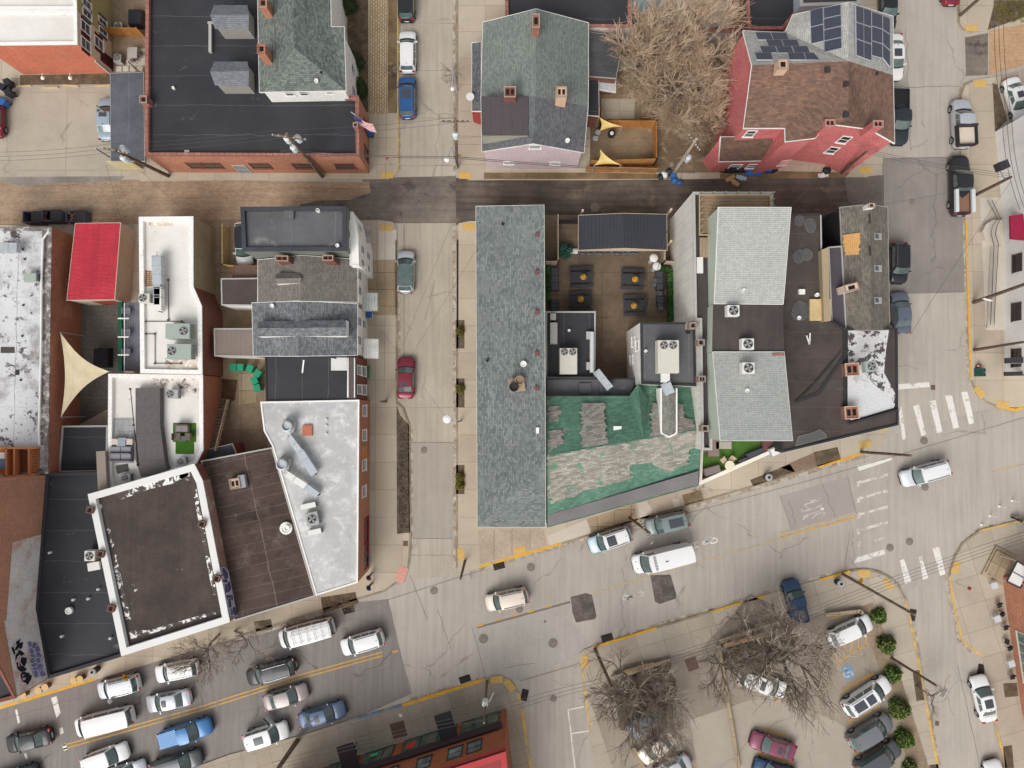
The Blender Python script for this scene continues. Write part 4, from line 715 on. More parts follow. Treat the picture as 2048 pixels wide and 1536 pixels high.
b=B('flat_grey_roof_house','three storey house with dark grey flat roof, green grey side and white street front',[(481,414,9.0),(692,413,9.0),(692,501,9.0),(485,502,9.0)],plain('green_grey_siding',118,122,114),m_memg,par=.35,cop=mat('dark_zinc_coping',C(66,68,74)),copw=.35)
for t,z in ((.35,6.8),(.75,6.8)): b.win(1,t,z,.8,1.6)
b.boxv(579,430,8.6,1.0,.9,.35,m_memg,name='roof_hatch'); b.vent(637,422,8.8,.18,.4); b.vent(676,492,8.8,.18,.4)
b=B('white_front_building','white painted front building between the flat grey roof and the pavement',[(700,424,7.3),(706,424,7.3),(716,470,7.3),(717,530,7.3),(700,530,7.3)],m_white,m_trim,par=.1,cop=m_trim,copw=.05)
for t,z in ((.5,5.5),(.5,2.6)): b.win(1,t,z,.7,1.2); b.win(2,.35,z,.7,1.4,gm=g_dark); b.win(2,.8,z,.6,1.2,gm=g_dark)
b=B('brown_flat_annexe','upper annexe with dark brown flat roof behind the brown gable house',[(442,557,3.8),(517,556,3.8),(516,611,3.8),(443,610,3.8)],m_white,mat('dark_brown_felt',C(86,74,72),C(78,68,66),var=.1),par=.08,cop=m_gtrim,copw=.1)
b=B('brown_flat_annexe','small brown roofed rear annexe touching the flat grey roof house',[(466,531,3.2),(517,531,3.2),(517,555,3.2),(464,555,3.2)],m_brd,mat('brown_felt_small',C(108,84,72)),par=.06,cop=m_brd,copw=.1)
b=B('taupe_deck_annexe','lower annexe with taupe board roof behind the slate gable house',[(428,657,3.8),(509,657,3.8),(510,713,3.8),(429,712,3.8)],plain('cream_wall',228,220,204),mat('taupe_boards',C(134,120,110),seam=(.5,.03,C(112,98,90),0,.7),var=.08),par=.06,cop=m_gtrim,copw=.1)
b=B('slate_shed_roof','small slate shingled lean-to at the foot of the wooden stairs',[(403,902,3.2),(464,888,3.2),(474,912,2.6),(410,925,2.6)],m_brd,shing('dark_slate',(102,108,114),(84,90,96),rot=R(-13)),faces=[(0,1,2,3)],cat='shed')
awn('pale striped metal awning over the door of the brown gable house',((724,585),(724,622)),((755,586),(756,621)),2.6,3.0,mat('striped_metal',C(198,204,196),seam=(.3,.06,C(150,160,156),1,1),corr=(.3,1)))
awn('white ribbed awning over the door of the slate gable house',((727,677),(727,716)),((757,678),(757,717)),2.5,3.0,mat('white_ribbed_metal',C(230,228,222),seam=(.22,.04,C(190,188,182),1,1),corr=(.22,1)))
awn('brown framed glass canopy above the corner entrance by the alley',((722,452),(722,484)),((742,452),(742,484)),2.7,3.1,mat('canopy_panel',C(158,146,140),var=.3,sc=1))
# ---------------------------------------------------------------- centre block
m_lg=shing('blue_grey_shingle',(142,147,148),(104,112,116),rot=R(90),var=.12)
m_lg2=shing('blue_grey_shingle_rows',(138,143,141),(98,106,107),var=.16,streak=(1,.12),blot=[(C(118,124,122),.25,.5,.7,4)])
b=B('long_shingle_building','very long blue grey shingled building along the side street',[(952,413,5.6),(1088,410,8.2),(1091,925,8.2),(1091,1054,5.6),(955,1054,5.6)],m_slabt,m_lg2,faces=[(0,1,2,4),(4,2,3)],fas=plain('pale_green_trim',206,214,196),over=.1)
for v in (470,545,625,707,777): b.boxv(1074,v,8.0,.4,.4,.2,plain('maroon_vent',120,78,76),name='roof_vent')
b.boxv(1075,861,8.0,.3,.6,.2,m_trim,name='roof_vent'); b.vent(1047,728,7.6,.3,.4); b.vent(1006,448,6.7,.15,.2,m_dtrim); b.vent(975,721,6.3,.15,.2,m_dtrim)
g=G(); g.box(P(1034,770,7.6),1.5,1.3,.18,R(8)); b.part(g,'duct_platform',plain('pallet_wood',168,148,122),b.roof)
for u,v,m_ in ((1039,761,plain('rusty_drum',150,124,104)),(1028,774,m_dtrim)):
    g=G(); g.lathe(P(u,v,7.8),[(.46,0),(.46,.6),(.36,.6),(.36,.4)],20); b.part(g,'exhaust_drum',m_,b.roof)
b=B('courtyard_kitchen','black flat roofed kitchen block on the west of the beer garden, with twin-fan unit',[(1092,623,4.2),(1191,623,4.2),(1190,756,4.2),(1092,756,4.2)],m_brd,m_membv,par=.12,cop=m_gtrim,copw=.12)
b.boxv(1107,667,4.2,.75,2.2,.5,m_gtrim,name='skylight'); b.boxv(1106,634,4.2,.6,.7,.3,m_gtrim,name='skylight'); b.vent(1138,661,4.2,.14,.3); b.boxv(1178,671,4.2,.6,.8,.3,m_gtrim,name='skylight'); b.boxv(1178,732,4.2,.6,.8,.3,m_gtrim,name='skylight')
g=G(); g.tube(P(1184,664,4.5),P(1184,745,4.5),.22,n=12); b.part(g,'duct_pipe',plain('pale_metal',204,206,206),b.roof)
b=B('grey_link_roof','narrow grey felt link roof between kitchen block and green shingle roof',[(1092,757,5.0),(1274,757,5.0),(1262,791,5.0),(1092,793,5.0)],m_brd,m_memg,par=.1,cop=m_dtrim,copw=.1)
b.boxv(1170,777,4.95,1.2,1.1,.15,m_memg,name='roof_hatch'); b.boxv(1210,775,4.95,1.2,1.1,.15,m_memg,name='roof_hatch')
b=B('white_wall_house','white walled house with dark flat roof, duct and twin-fan machine in the centre block',[(1281,645,8.3),(1389,645,8.3),(1392,772,8.3),(1283,768,8.3)],m_white,m_memg,par=.2,cop=m_dtrim,copw=.15)
for t,z in ((.35,6.6),(.25,4.5),(.55,3.2)): b.win(3,1-t,z,.8,1.3,gm=g_dark)
b.chim(1384,650,9.0,.8,.6,1.4,plain('pale_brick',220,196,176)); b.vent(1291,702,8.3,.14,.3); b.vent(1376,664,8.3,.2,.25,m_dtrim)
m_grn=mat('patched_green_shingle',C(94,140,116),brick=(.5,.17,.012,C(98,140,118),C(76,118,97),C(64,100,82),.37),blot=[(C(140,136,124),.8,.61,.66,33)],var=.12,fv=.12,fine=2.2)
m_gry=mat('tan_patch_shingle',C(150,142,130),brick=(.6,.17,.012,C(166,159,148),C(126,120,112),C(102,97,90),.37),blot=[(C(92,136,112),.8,.57,.62,31)],var=.12,fv=.14,fine=2.2)
b=B('green_shingle_building','green shingled roof patched with tan shingles and a dark felt strip above the main street',[(1093,792,6.0),(1262,792,6.0),(1284,768,6.0),(1391,772,6.0),(1402,858,8.0),(1397,970,5.6),(1095,1054,5.6),(1094,912,8.0)],m_brd,m_grn,faces=[(0,1,2,3,4,7),(7,4,5,6)],fas=mat('black_gutter',C(60,62,70)))
# patches follow the two slopes
def slope(b,pts,zf,m,name,lift=.03):
    g=G(); q=[P(u,v,zf(u,v)+lift) for u,v in pts]
    nn=(q[1]-q[0]).cross(q[2]-q[0]); q=q if nn.z>0 else q[::-1]
    # split along jagged shingle ends
    g.poly(q); b.part(g,name,m,b.roof)
def ridge(u): return 912-(u-1094)*(912-858)/308
def plane_z(tri):
    a,b_,c=[P(*t) for t in tri]; n=(b_-a).cross(c-a)
    def f(u,v):
        o=Vector((0,0,H)); r=P(u,v,0)-o; k=(a-o).dot(n)/r.dot(n); return (o+r*k).z
    return f
zN=plane_z(((1093,792,6.0),(1402,858,8.0),(1094,912,8.0))); zS=plane_z(((1094,912,8.0),(1402,858,8.0),(1095,1054,5.6)))
def jag(pts,seed=1,a=7):
    r=random.Random(seed); out=[]
    for (x0,y0),(x1,y1) in zip(pts,pts[1:]+pts[:1]):
        out.append((x0,y0)); 
        if abs(y1-y0)>14:
            n=int(abs(y1-y0)/4)
            for k in range(1,n):
                t=k/n; j=r.uniform(-a,a); out.append((x0+(x1-x0)*t+j,y0+(y1-y0)*t)); out.append((x0+(x1-x0)*t+j,y0+(y1-y0)*(t+.8/n)))
    return out
for k,p in enumerate(([(1162,806),(1208,806),(1214,888),(1162,896)],[(1096,812),(1120,812),(1118,843),(1096,845)],[(1096,862),(1120,858),(1130,880),(1096,905)],[(1302,806),(1322,806),(1324,872),(1302,874)],[(1352,806),(1368,810),(1372,836),(1386,840),(1388,858),(1354,866)])): slope(b,jag(p,k,4),zN,m_gry,'shingle_patch')
for k,p in enumerate(([(1096,914),(1398,862),(1397,892),(1378,900),(1374,930),(1330,946),(1302,925),(1262,930),(1262,956),(1180,978),(1100,1008)],)): slope(b,jag(p,k+9,5),zS,mat('tan_patch_shingle_south',C(150,142,130),brick=(.6,.17,.012,C(172,166,152),C(130,124,114),C(104,99,91),.37),blot=[(C(92,136,112),.8,.57,.62,31)],var=.12,fv=.14,fine=2.2,rot=0),'shingle_patch')
slope(b,[(1096,1030),(1397,942),(1397,968),(1096,1052)],zS,mat('grey_felt_strip',C(116,112,112),var=.12,fv=.08),'felt_strip',.05)
b.boxv(1234,861,7.0,.8,.9,.4,m_trim,name='roof_vent')
g=G(); W_=[P(*p) for p in ((1322,776,8.6),(1353,776,8.6),(1353,866,8.2),(1338,874,8.1),(1322,866,8.2),(1338,776,8.9),(1338,872,8.4))]; g.poly([W_[0],W_[5],W_[6],W_[4]]); g.poly([W_[5],W_[1],W_[2],W_[6]]); b.part(g,'dormer',shing('olive_grey_shingle',(140,138,128),(116,114,106)),b.roof)
g=G(); [g.beam(W_[i_]+Vector((0,0,.03)),W_[j_]+Vector((0,0,.03)),.14,.1) for i_,j_ in ((0,4),(1,2),(4,3),(3,2))]; b.part(g,'dormer_trim',m_trim,b.roof)
g=G()
for i_,j_ in ((0,4),(4,3),(3,2),(2,1),(1,0)): g.poly([W_[i_],W_[j_],W_[j_]-Vector((0,0,2.2)),W_[i_]-Vector((0,0,2.2))])
b.part(g,'dormer_wall',m_trim,b.roof)
g=G(); W_=[P(*p) for p in ((1258,793,6.1),(1276,767,8.1),(1288,884,8.0),(1296,800,6.6))]; g.poly([W_[0],W_[2],W_[1]]); g.poly([W_[1],W_[2],W_[3]]); b.part(g,'cross_gable',m_grn,b.roof)
b=B('courtyard_pavilion','open pavilion with black standing seam gable roof at the north end of the beer garden',[(1157,431,3.2),(1245,427,4.1),(1333,429,3.2),(1334,500,3.2),(1248,496,4.1),(1157,500,3.2)],plain('beige_post',206,190,164),mat('black_standing_seam',C(60,62,70),seam=(.36,.05,C(40,42,48),1,.9),corr=(.36,1),rough=.5,var=.08),faces=[(0,1,4,5),(1,2,3,4)],fas=plain('beige_fascia',206,186,152),zb=2.7,cat='pavilion')
g=G()
for u,v in ((1160,436),(1330,434),(1160,495),(1330,495),(1245,496)): g.box(P(u,v,0),.2,.2,3.0)
b.part(g,'post',plain('beige_post',206,190,164))
b=B('pale_rendered_building','tall narrow building with pale streaked render wall facing the beer garden and rooftop deck',[(1386,384,9.8),(1546,384,9.8),(1546,480,9.8),(1428,480,9.8),(1424,640,9.8),(1424,900,9.8),(1404,900,9.8),(1400,640,9.8),(1390,640,9.8)],mat('streaked_render',C(236,232,222),C(228,224,214),var=.06,streak=(0,.2),rot=0),m_bm,par=.35,cop=m_gtrim,copw=.2)
g=G(); g.prism(ccw([P(u,v,9.75) for u,v in ((1400,391),(1540,391),(1540,470),(1400,470))]),9.5,9.75); b.part(g,'deck',mat('weathered_deck_boards',C(150,124,96),seam=(.3,.04,C(96,78,60),1,1),var=.15,sc=.6),b.roof)
g=G(); R_=[(1399,390),(1541,390),(1541,470),(1399,470)]
for z in (9.9,10.7):
    for i in range(4): g.beam(P(*R_[i],z),P(*R_[(i+1)%4],z),.1,.1)
for i in range(4):
    for k in range(6): t=k/6; p=P(R_[i][0]+(R_[(i+1)%4][0]-R_[i][0])*t,R_[i][1]+(R_[(i+1)%4][1]-R_[i][1])*t,9.7); g.box(p,.1,.1,1.0)
b.part(g,'deck_railing',plain('wood_railing',176,156,124),b.roof)
g=G(); g.prism(ccw([P(u,v,9.8) for u,v in ((1400,475),(1419,475),(1419,514),(1400,514))]),9.5,9.8); b.part(g,'deck',mat('weathered_deck_boards'if 0 else 'taupe_platform',C(160,138,114),seam=(.3,.04,C(110,92,74),0,1)),b.roof)
for u,v,n_ in ((1404,758,2),(1402,685,1),(1386,651,1),(1410,857,1)): b.chim(u,v,10.4,.6,.55,1.1,plain('weathered_chimney',150,122,106),flues=n_,capm=plain('grey_mortar',150,142,134))
m_pg=mat('pale_green_siding',C(182,194,178),var=.06); m_pale=shing('pale_tab_shingle',(182,184,178),(168,171,165),var=.05)
b=B('pale_shingle_house','pale grey shingled sloping roof, northern of the pair beside the rooftop deck',[(1437,415,13.2),(1582,415,13.2),(1566,608,11.4),(1429,607,11.4)],m_pg,m_pale,faces=[(0,1,2,3)])
b.vent(1487,580,11.7,.15,.25)
b=B('pale_shingle_house','pale grey shingled sloping roof overlooking the turf yard, southern of the pair',[(1426,704,11.4),(1568,704,11.4),(1585,881,13.2),(1441,881,13.2)],m_pg,m_pale,faces=[(0,1,2,3)])
b.vent(1494,781,12.2,.18,.25); b.boxv(1557,709,11.5,1.1,.25,.05,m_br,name='ridge_patch')
b=B('dark_valley_building','dark brown felt valley roof with two square air conditioners between the pale shingle roofs',[(1426,609,11.2),(1566,609,11.2),(1568,703,11.2),(1424,703,11.2)],m_pg,m_bm,cat='building')
b=B('brown_felt_building','long brown felt roof with round tar patches behind the south-east corner',[(1560,428,7.5),(1643,427,7.5),(1646,640,7.5),(1664,642,7.5),(1690,658,7.5),(1692,836,7.5),(1700,846,7.5),(1797,818,7.5),(1797,850,7.5),(1564,905,7.5),(1563,704,7.5)],brickm('black_stained_wall',60,54,52),mat('patched_brown_felt',C(86,75,71),C(72,64,61),var=.14,sc=.3,fv=.1,seam=[(2.4,.05,C(106,96,92),1,.6)],blot=[(C(94,94,90),.3,.63,.65,17)]),par=.15,cop=m_dtrim,copw=.15,edges={9:plain('dark_cornice',58,56,56)})
for u,v in ((1597,636),(1633,590)): b.vent(u,v,7.4,.2,.3)
b.boxv(1602,584,7.4,.6,.5,.3,m_trim,name='roof_vent')
g=G(); g.beam(P(1613,671,7.55),P(1619,689,7.55),.12,.08); g.beam(P(1620,666,7.55),P(1619,686,7.55),.12,.08); b.part(g,'loose_board',m_trim,b.roof)
rr_=random.Random(12)
for k0_,(u,v,r_) in enumerate(((1597,512,.55),(1614,509,.5),(1602,622,.85),(1598,441,.45),(1621,452,.55))):
    c_=P(u,v,7.42); ra=[rr_.uniform(.75,1.2) for k in range(11)]; sm=[(ra[k-1]+2*ra[k]+ra[(k+1)%11])/4 for k in range(11)]
    for kk,(nm_,m_) in enumerate((('patch_rim',mat('pale_tar_edge',C(110,102,96),var=.2,sc=1.5)),('tar_patch',mat('dark_tar',C(88,86,86),var=.2,sc=1)))):
        g=G(); g.poly([c_+Vector(((r_*q_+(.07 if kk==0 else 0))*math.cos(k*2*PI/11),(r_*q_*1.15+(.07 if kk==0 else 0))*math.sin(k*2*PI/11),.012+.006*kk+.014*(k0_%2))) for k,q_ in enumerate(sm)]); b.part(g,nm_,m_,b.roof)
flat_(b,[(1640,430),(1643,430),(1646,590),(1642,590)],7.52,m_gtrim,'edge_flashing')
flat_(b,[(1590,893),(1596,872),(1622,866),(1640,858),(1652,868),(1654,876)],7.425,plain('pale_tar_edge2',118,110,104),'patch_rim'); flat_(b,[(1592,891),(1598,874),(1622,868),(1640,860),(1650,869),(1652,875)],7.432,plain('slate_tar_patch',92,92,90),'tar_patch')
flat_(b,[(1694,697),(1699,700),(1640,790),(1592,806),(1590,801),(1634,784)],7.43,m_dtrim,'valley_gutter')
g=G(); g.prism(ccw([P(u,v,7.65) for u,v in ((1620,598),(1662,598),(1662,641),(1620,641))]),7.4,7.62); b.part(g,'yellow_light_well',mat('tan_well_floor',C(206,178,126),var=.15),b.roof)
g=G(); g.poly([P(*p) for p in ((1692,690,7.55),(1600,800,7.52),(1588,806,7.52),(1660,735,7.52))]); b.part(g,'valley_seam',m_dtrim,b.roof)
b=B('tan_party_wall','tan rendered party wall between brown felt roof and weathered gable roof',[(1643,500,8.1),(1657,494,8.1),(1660,642,8.1),(1648,642,8.1)],plain('tan_render_wall',170,150,118),plain('tan_render_wall',170,150,118),cat='wall',zb=6)
b=B('weathered_gable_house','long gable house with weathered grey brown shingles, skylights and an orange repair patch',[(1680,415,6.7),(1740,409,8.5),(1775,415,6.7),(1779,660,6.7),(1742,660,8.5),(1692,660,6.7)],m_brd,mat('weathered_shingle',C(132,124,112),brick=(.4,.16,.012,C(142,134,120),C(112,106,96),C(86,80,74),.37),var=.16,sc=.3,streak=(1,.3)),faces=[(0,1,4,5),(1,2,3,4)],fas=m_gtrim,edges={5:plain('black_party_wall',40,36,40)})
zE=plane_z(((1740,409,8.5),(1775,415,6.7),(1779,660,6.7))); zW=plane_z(((1680,415,6.7),(1740,409,8.5),(1742,660,8.5)))
for v in (473,537,601): slope(b,[(1748,v-7),(1763,v-7),(1764,v+7),(1749,v+7)],zE,m_gtrim,'skylight',.08); slope(b,[(1750,v-5),(1757,v-5),(1758,v+4),(1751,v+4)],zE,g_glass,'skylight_pane',.11)
for v in (438,502): slope(b,[(1737,v-10),(1741,v-10),(1742,v+9),(1738,v+9)],zW,g_dark,'skylight',.06)
slope(b,jag([(1685,470),(1721,465),(1719,509),(1689,511)],3,2),zW,mat('orange_plywood_patch',C(214,164,100),seam=(.2,.03,C(176,128,76),1,1)),'repair_patch',.05)
b.chim(1703,575,8.5,1.3,.7,1.6,plain('pale_brick',220,196,176),rot=R(14)); b.chim(1743,411,9.1,.6,.4,1.2,m_trim)
b=B('purple_flat_addition','narrow purple grey flat addition against the weathered gable house',[(1657,494,6.9),(1684,492,6.9),(1693,658,6.9),(1664,658,6.9)],plain('tan_render_wall',170,150,118),plain('purple_grey_felt',84,78,86),par=.1,cop=m_gtrim,copw=.1)
b=B('peeling_corner_building','corner building with peeling white painted roof and chimneys above the crosswalk',[(1692,658,7.3),(1795,656,7.3),(1796,817,7.3),(1701,845,7.3),(1692,835,7.3)],brickm('corner_brick',120,90,78),m_bm,par=.12,cop=mat('black_coping',C(56,54,54)),copw=.15)
def flat(b,pts,z,m,name): g=G(); g.poly(ccw([P(u,v,z) for u,v in pts])); b.part(g,name,m,b.roof)
flat(b,[(1696,660),(1778,660),(1772,700),(1768,745),(1792,790),(1786,806),(1742,760),(1722,738),(1696,726)],7.21,m_peel,'peeling_paint'); flat(b,[(1698,726),(1722,738),(1742,762),(1790,808),(1786,822),(1704,842),(1692,835),(1692,775)],7.23,mat('white_roof_paint',C(208,208,208),var=.04,blot=[(C(180,178,176),.8,.62,.7,3)]),'white_paint')
for u,v,n_ in ((1704,739,2),(1703,825,2)): b.chim(u,v,8.1,1.3,1.2,1,m_br,flues=n_,rot=R(4),capm=plain('sandy_brick',206,172,140))
g=G(); pts_=[(1560,908),(1796,850)]
g.tube(P(1564,905,7.3),P(1796,850,7.3),.09,n=8); b.part(g,'gutter_pipe',m_gtrim)
b=B('turf_terrace_building','low building whose roof terrace has artificial turf behind a white street parapet',[(1402,858,5.2),(1562,858,5.2),(1560,899,5.2),(1397,971,5.2)],m_white,mat('turf',C(84,124,48),C(70,108,40),var=.12,fine=12,fv=.2),par=.7,cop=plain('cream_wall_top',236,226,210),copw=.32)
g=G(); g.poly(ccw([P(u,v,4.53) for u,v in ((1404,862),(1424,862),(1424,905),(1404,905))])); b.part(g,'terrace_boards',plain('mauve_boards',140,116,110),b.roof)
# ---------------------------------------------------------------- south: green shopfront row
m_gf=plain('dark_green_paint',56,84,80)
b=B('green_storefront_building','brick row with dark green shopfronts, purple sign band and red cornice at the bottom edge',[(505,1667,9.4),(1011,1504,9.4),(1040,1800,9.4),(505,1800,9.4)],mat('orange_ribbed_brick',C(176,108,74),brick=(.16,.085,.014,C(184,114,78),C(160,94,64),C(130,76,52),.5),var=.1),plain('red_roof',150,66,66),par=.3,cop=plain('red_cornice',180,68,70),copw=.5)
L_=(Vector(b.wall[0])-Vector(b.wall[1])).length
c0,d_,nv_=b.frame(0,0.0); cE,_,_=b.frame(0,1.0); Lw=(cE-c0).length
def band(t0,t1,z0,z1_,m,name,off): return wallq(b,0,t0,t1,z0,z1_,m,name,off)
band(0,.985,3.3,4.6,plain('purple_sign_band',66,50,58),'sign_band',.25)
for t0,t1 in ((.20,.34),(.36,.50),(.54,.78),(.80,.97)):
    band(t0,t1,.1,3.25,m_gf,'shopfront',.08)
    n_=3
    for k in range(n_):
        a0=t0+(t1-t0)*(k+.08)/n_; a1=t0+(t1-t0)*(k+.92)/n_; band(a0,a1,.6,2.7,mat('shop_window_glass',C(72,92,88),C(110,112,96),var=.4,sc=.8,rough=.1,spec=.6),'shop_window',.11)
for t in (.52,.66,.79,.87): b.win(0,t,6.4,1.3,2.0,fm=plain('dark_green_frame',44,66,64),gm=mat('curtained_glass',C(150,160,164),C(60,70,76),rough=.15),div=1)
band(0,1,8.6,9.2,plain('red_cornice',180,68,70),'cornice',.12)
band(.56,.60,1.2,2.4,plain('red_poster',206,66,50),'poster',.14); band(.395,.43,1.0,1.6,plain('neon_green',70,206,140),'neon_sign',.14)
for p0,nm,lb,mm_ in ((.755,'awning','black rectangular canvas canopy over the green shop entrance',m_dtrim),(.33,'awning','dark brown canvas canopy at the left part of the green shopfront',plain('brown_canvas',58,48,50))):
    c,d,nv=b.frame(0,p0); t=thing(nm,lb,'awning',c+nv*1.2+Vector((0,0,2.8))); g=G(); w_=.85
    g.prism(ccw([c+nv*.12-d*w_,c+nv*.12+d*w_,c+nv*2.6+d*w_,c+nv*2.6-d*w_]),2.8,3.05); g.build('canopy',mm_,t); g=G(); [g.tube(c+nv*2.5+d*x+Vector((0,0,2.8)),c+nv*.15+d*x+Vector((0,0,3.2)),.03) for x in (-w_,w_)]; g.build('bracket',m_dtrim,t)
# ---------------------------------------------------------------- vehicles
def paint(name,r,g,b,metal=.35,rough=.32):
    return mat('paint_'+name,C(r,g,b),var=.03,fv=.015,rough=rough,metal=metal*.4,coat=.35,spec=.35)
m_cg=mat('car_glass',C(84,104,102),var=.25,sc=1.6,fv=.0,rough=.05,spec=.9,coat=.4); m_blk=plain('black_plastic',38,37,38,rough=.6); m_tyre=plain('tyre_rubber',42,40,40); m_rim=mat('alloy',C(160,160,162),metal=.7,rough=.3,var=.05)
m_hl=mat('headlamp_lens',C(214,220,224),rough=.1,var=.05,coat=1); m_tl=mat('tail_lamp_red',C(176,30,34),rough=.2,var=.05,coat=.6); m_plate=plain('number_plate_white',214,214,206)
m_arch=plain('wheel_well',20,19,19)
TY={ # hood-end, windscreen-top, roof-end, rear-glass-end (fractions from nose), height, belt, hood z, tail z
 'sedan':(.265,.40,.70,.845,1.45,.96,.86,.98),'suv':(.235,.355,.90,.965,1.72,1.12,1.02,1.12),'hatch':(.225,.36,.86,.955,1.53,1.02,.92,1.02),
 'van':(.13,.235,.975,.992,2.05,1.25,1.12,1.25),'highvan':(.15,.255,.975,.993,2.5,1.45,1.2,1.45),'pickup':(.26,.37,.575,.615,1.85,1.18,1.1,1.15),'wagon':(.25,.37,.90,.965,1.5,.98,.9,.98)}
def car(name,label,nose,tail,ty,pm,W=1.84,roofm=None,sun=None,rails=None,extra=None,group=None,zc=.75,cat='car',rear=None,darkroof=False):
    a,b_=P(*nose,zc),P(*tail,zc); d=(a-b_); L=d.length; ang=math.atan2(d.y,d.x); c=(a+b_)/2; c.z=.012
    o=thing(name,label,cat,c,ang); 
    if group: o['group']=group
    ws,wt,re,rg,Hh,zb,zh,zt=TY[ty]; X=lambda f:L/2-f*L
    hw=W/2
    def width(f):
        s_=abs(2*f-1); k=.86 if f<.5 else .88
        e=(max(0,(s_-.55)/.45)); return hw*(1-(1-k)*.35*e-.34*max(0,(s_-.86)/.14)**2.2)
    def top(f):
        if f<ws: t=f/ws; return zh-.30*(1-t)**2.6-(.02 if t>.9 else 0)
        if f<rg: return zh+(zb-zh)*min(1,(f-ws)/.06)
        t=(f-rg)/(1-rg+1e-6); return zt-.16*t**2.5
    fs=[0,.012,.03,.06,.1,.15,.2,ws-.002,ws+.03,.33,.4,.5,.6,.7,.78,rg-.01,.93 if rg<.92 else rg+.002,.97,.988,1.0]; fs=sorted(set(min(1,max(0,f)) for f in fs))
    rings=[]
    for f in fs:
        w_=width(f); z=top(f); x=X(f); endk=1 if .02<f<.98 else .9
        zz=[(w_*.86,.24),(w_*.97*endk,.36),(w_,.56),(w_*.99,.5*(z+.56)),(w_*.95,z-.06),(w_*.86,z+.005),(w_*.5,z+.035),(0,z+.05)]
        if f in (0,1.0): zz=[(w_*.85,.38),(w_*.93,.45),(w_*.95,.55),(w_*.93,min(z-.1,.65)),(w_*.9,z-.1),(w_*.8,z-.03),(w_*.5,z),(0,z+.01)]
        rings.append([Vector((x,-y,q)) for y,q in zz]+[Vector((x,y,q)) for y,q in reversed(zz[:-1])])
    g=G(); n=len(rings[0])
    for r_ in rings: g.v+=r_
    bed0=None
    for i in range(len(rings)-1):
        for j in range(n-1): g.f.append((i*n+j,(i+1)*n+j,(i+1)*n+j+1,i*n+j+1))
    g.f.append(tuple(range(n))); g.f.append(tuple(reversed(range((len(rings)-1)*n,len(rings)*n))))
    # cabin: belt loop to roof loop
    rr=.80 if 'van' in ty else .74; bw=width(.5)*.945; tw=width(.5)*(rr+(.08 if ty in('suv','pickup') else 0)+(.06 if 'van' in ty else 0))
    bow=.16 if ty!='highvan' else .2
    def belt(f,y): return Vector((X(f),y,zb-.03))
    def Sfront(u,v):  # u across -1..1, v 0 belt .. 1 roof
        y=(bw*(1-v)+tw*v)*u; f=ws*(1-v)+wt*v; return Vector((X(f)+bow*(1-v*.45)*(1-u*u)-.06,y,(zb-.06)*(1-v)+(Hh-.04)*v+.03*(1-u*u)*v))
    def Srear(u,v):
        y=(bw*(1-v)+tw*v)*u*(.97); f=rg*(1-v)+re*v; return Vector((X(f)-.09*(1-u*u)+.03,y,(zb-.05)*(1-v)+(Hh-.05)*v+.03*(1-u*u)*v))
    def Sside(sg):
        def fn(s_,v):
            A=Sfront(sg,v); Bq=Srear(sg,v); p=A.lerp(Bq,s_); p.y+=sg*.05*math.sin(PI*s_)*(1-.4*v); p.z+=.03*v*math.sin(PI*s_)*(1 if ty!='highvan' else .3); return p
        return fn
    def grd(fn,nu,nv,u0=-1,u1=1,flip=False):
        fnn=lambda a_,b2:fn(u0+(u1-u0)*a_,b2); g0=G(); g0.grid(fnn,nu,nv)
        if flip: g0.f=[tuple(reversed(f)) for f in g0.f]
        g.add(g0.v,g0.f)
    grd(Sfront,8,5); grd(Srear,8,4,flip=True); grd(Sside(1),12,4,0,1,flip=True); grd(Sside(-1),12,4,0,1)
    def Sroof(u,v):
        A=Sside(-1)(u,1); Bq=Sside(1)(u,1); p=A.lerp(Bq,v); fr=Sfront(2*v-1,1); re_=Srear(2*v-1,1); p.x=fr.x+(re_.x-fr.x)*u; p.z+=.055*math.sin(PI*v)**.7; return p
    g2=G(); g2.grid(Sroof,12,8); 
    body=g.build('body',pm,o,org=Vector(),smooth=True); g2.build('roof_panel',roofm or pm,o,org=Vector(),smooth=True)
    def patch(name,fn,u0,u1,v0,v1,nu,nv,off,m,par=None):
        q=G(); q.grid(lambda a_,b2:fn(u0+(u1-u0)*a_,v0+(v1-v0)*b2),nu,nv)
        # push outward along the mean normal away from the car centre
        f=q.f[len(q.f)//2]; nn=(q.v[f[1]]-q.v[f[0]]).cross(q.v[f[2]]-q.v[f[0]]).normalized(); cc=q.v[f[0]]-Vector((0,0,.6)); 
        if nn.dot(cc)<0: nn=-nn
        q.v=[v+nn*off for v in q.v]; return q.build(name,m,par or o,org=Vector(),smooth=True)
    patch('windscreen',Sfront,-.93,.93,.0,.94,8,4,.02,m_cg)
    if ty!='highvan': patch('rear_window',Srear,-.86,.86,.12 if ty!='sedan' else .03,.9,6,3,.02,m_cg)
    for sg in (-1,1):
        S_=Sside(sg); cuts={'sedan':((.12,.47),(.5,.83)),'hatch':((.1,.43),(.46,.78),(.81,.93)),'suv':((.09,.37),(.40,.67),(.70,.92)),'wagon':((.09,.37),(.40,.67),(.70,.92)),'van':((.06,.26),(.29,.6),(.63,.94)),'highvan':((.04,.2),),'pickup':((.12,.5),(.53,.88))}[ty]
        for c0,c1 in cuts: patch('side_window',S_,c0,c1,.16 if ty!='highvan' else .25,.86 if ty!='highvan' else .62,5,2,.016,m_cg)
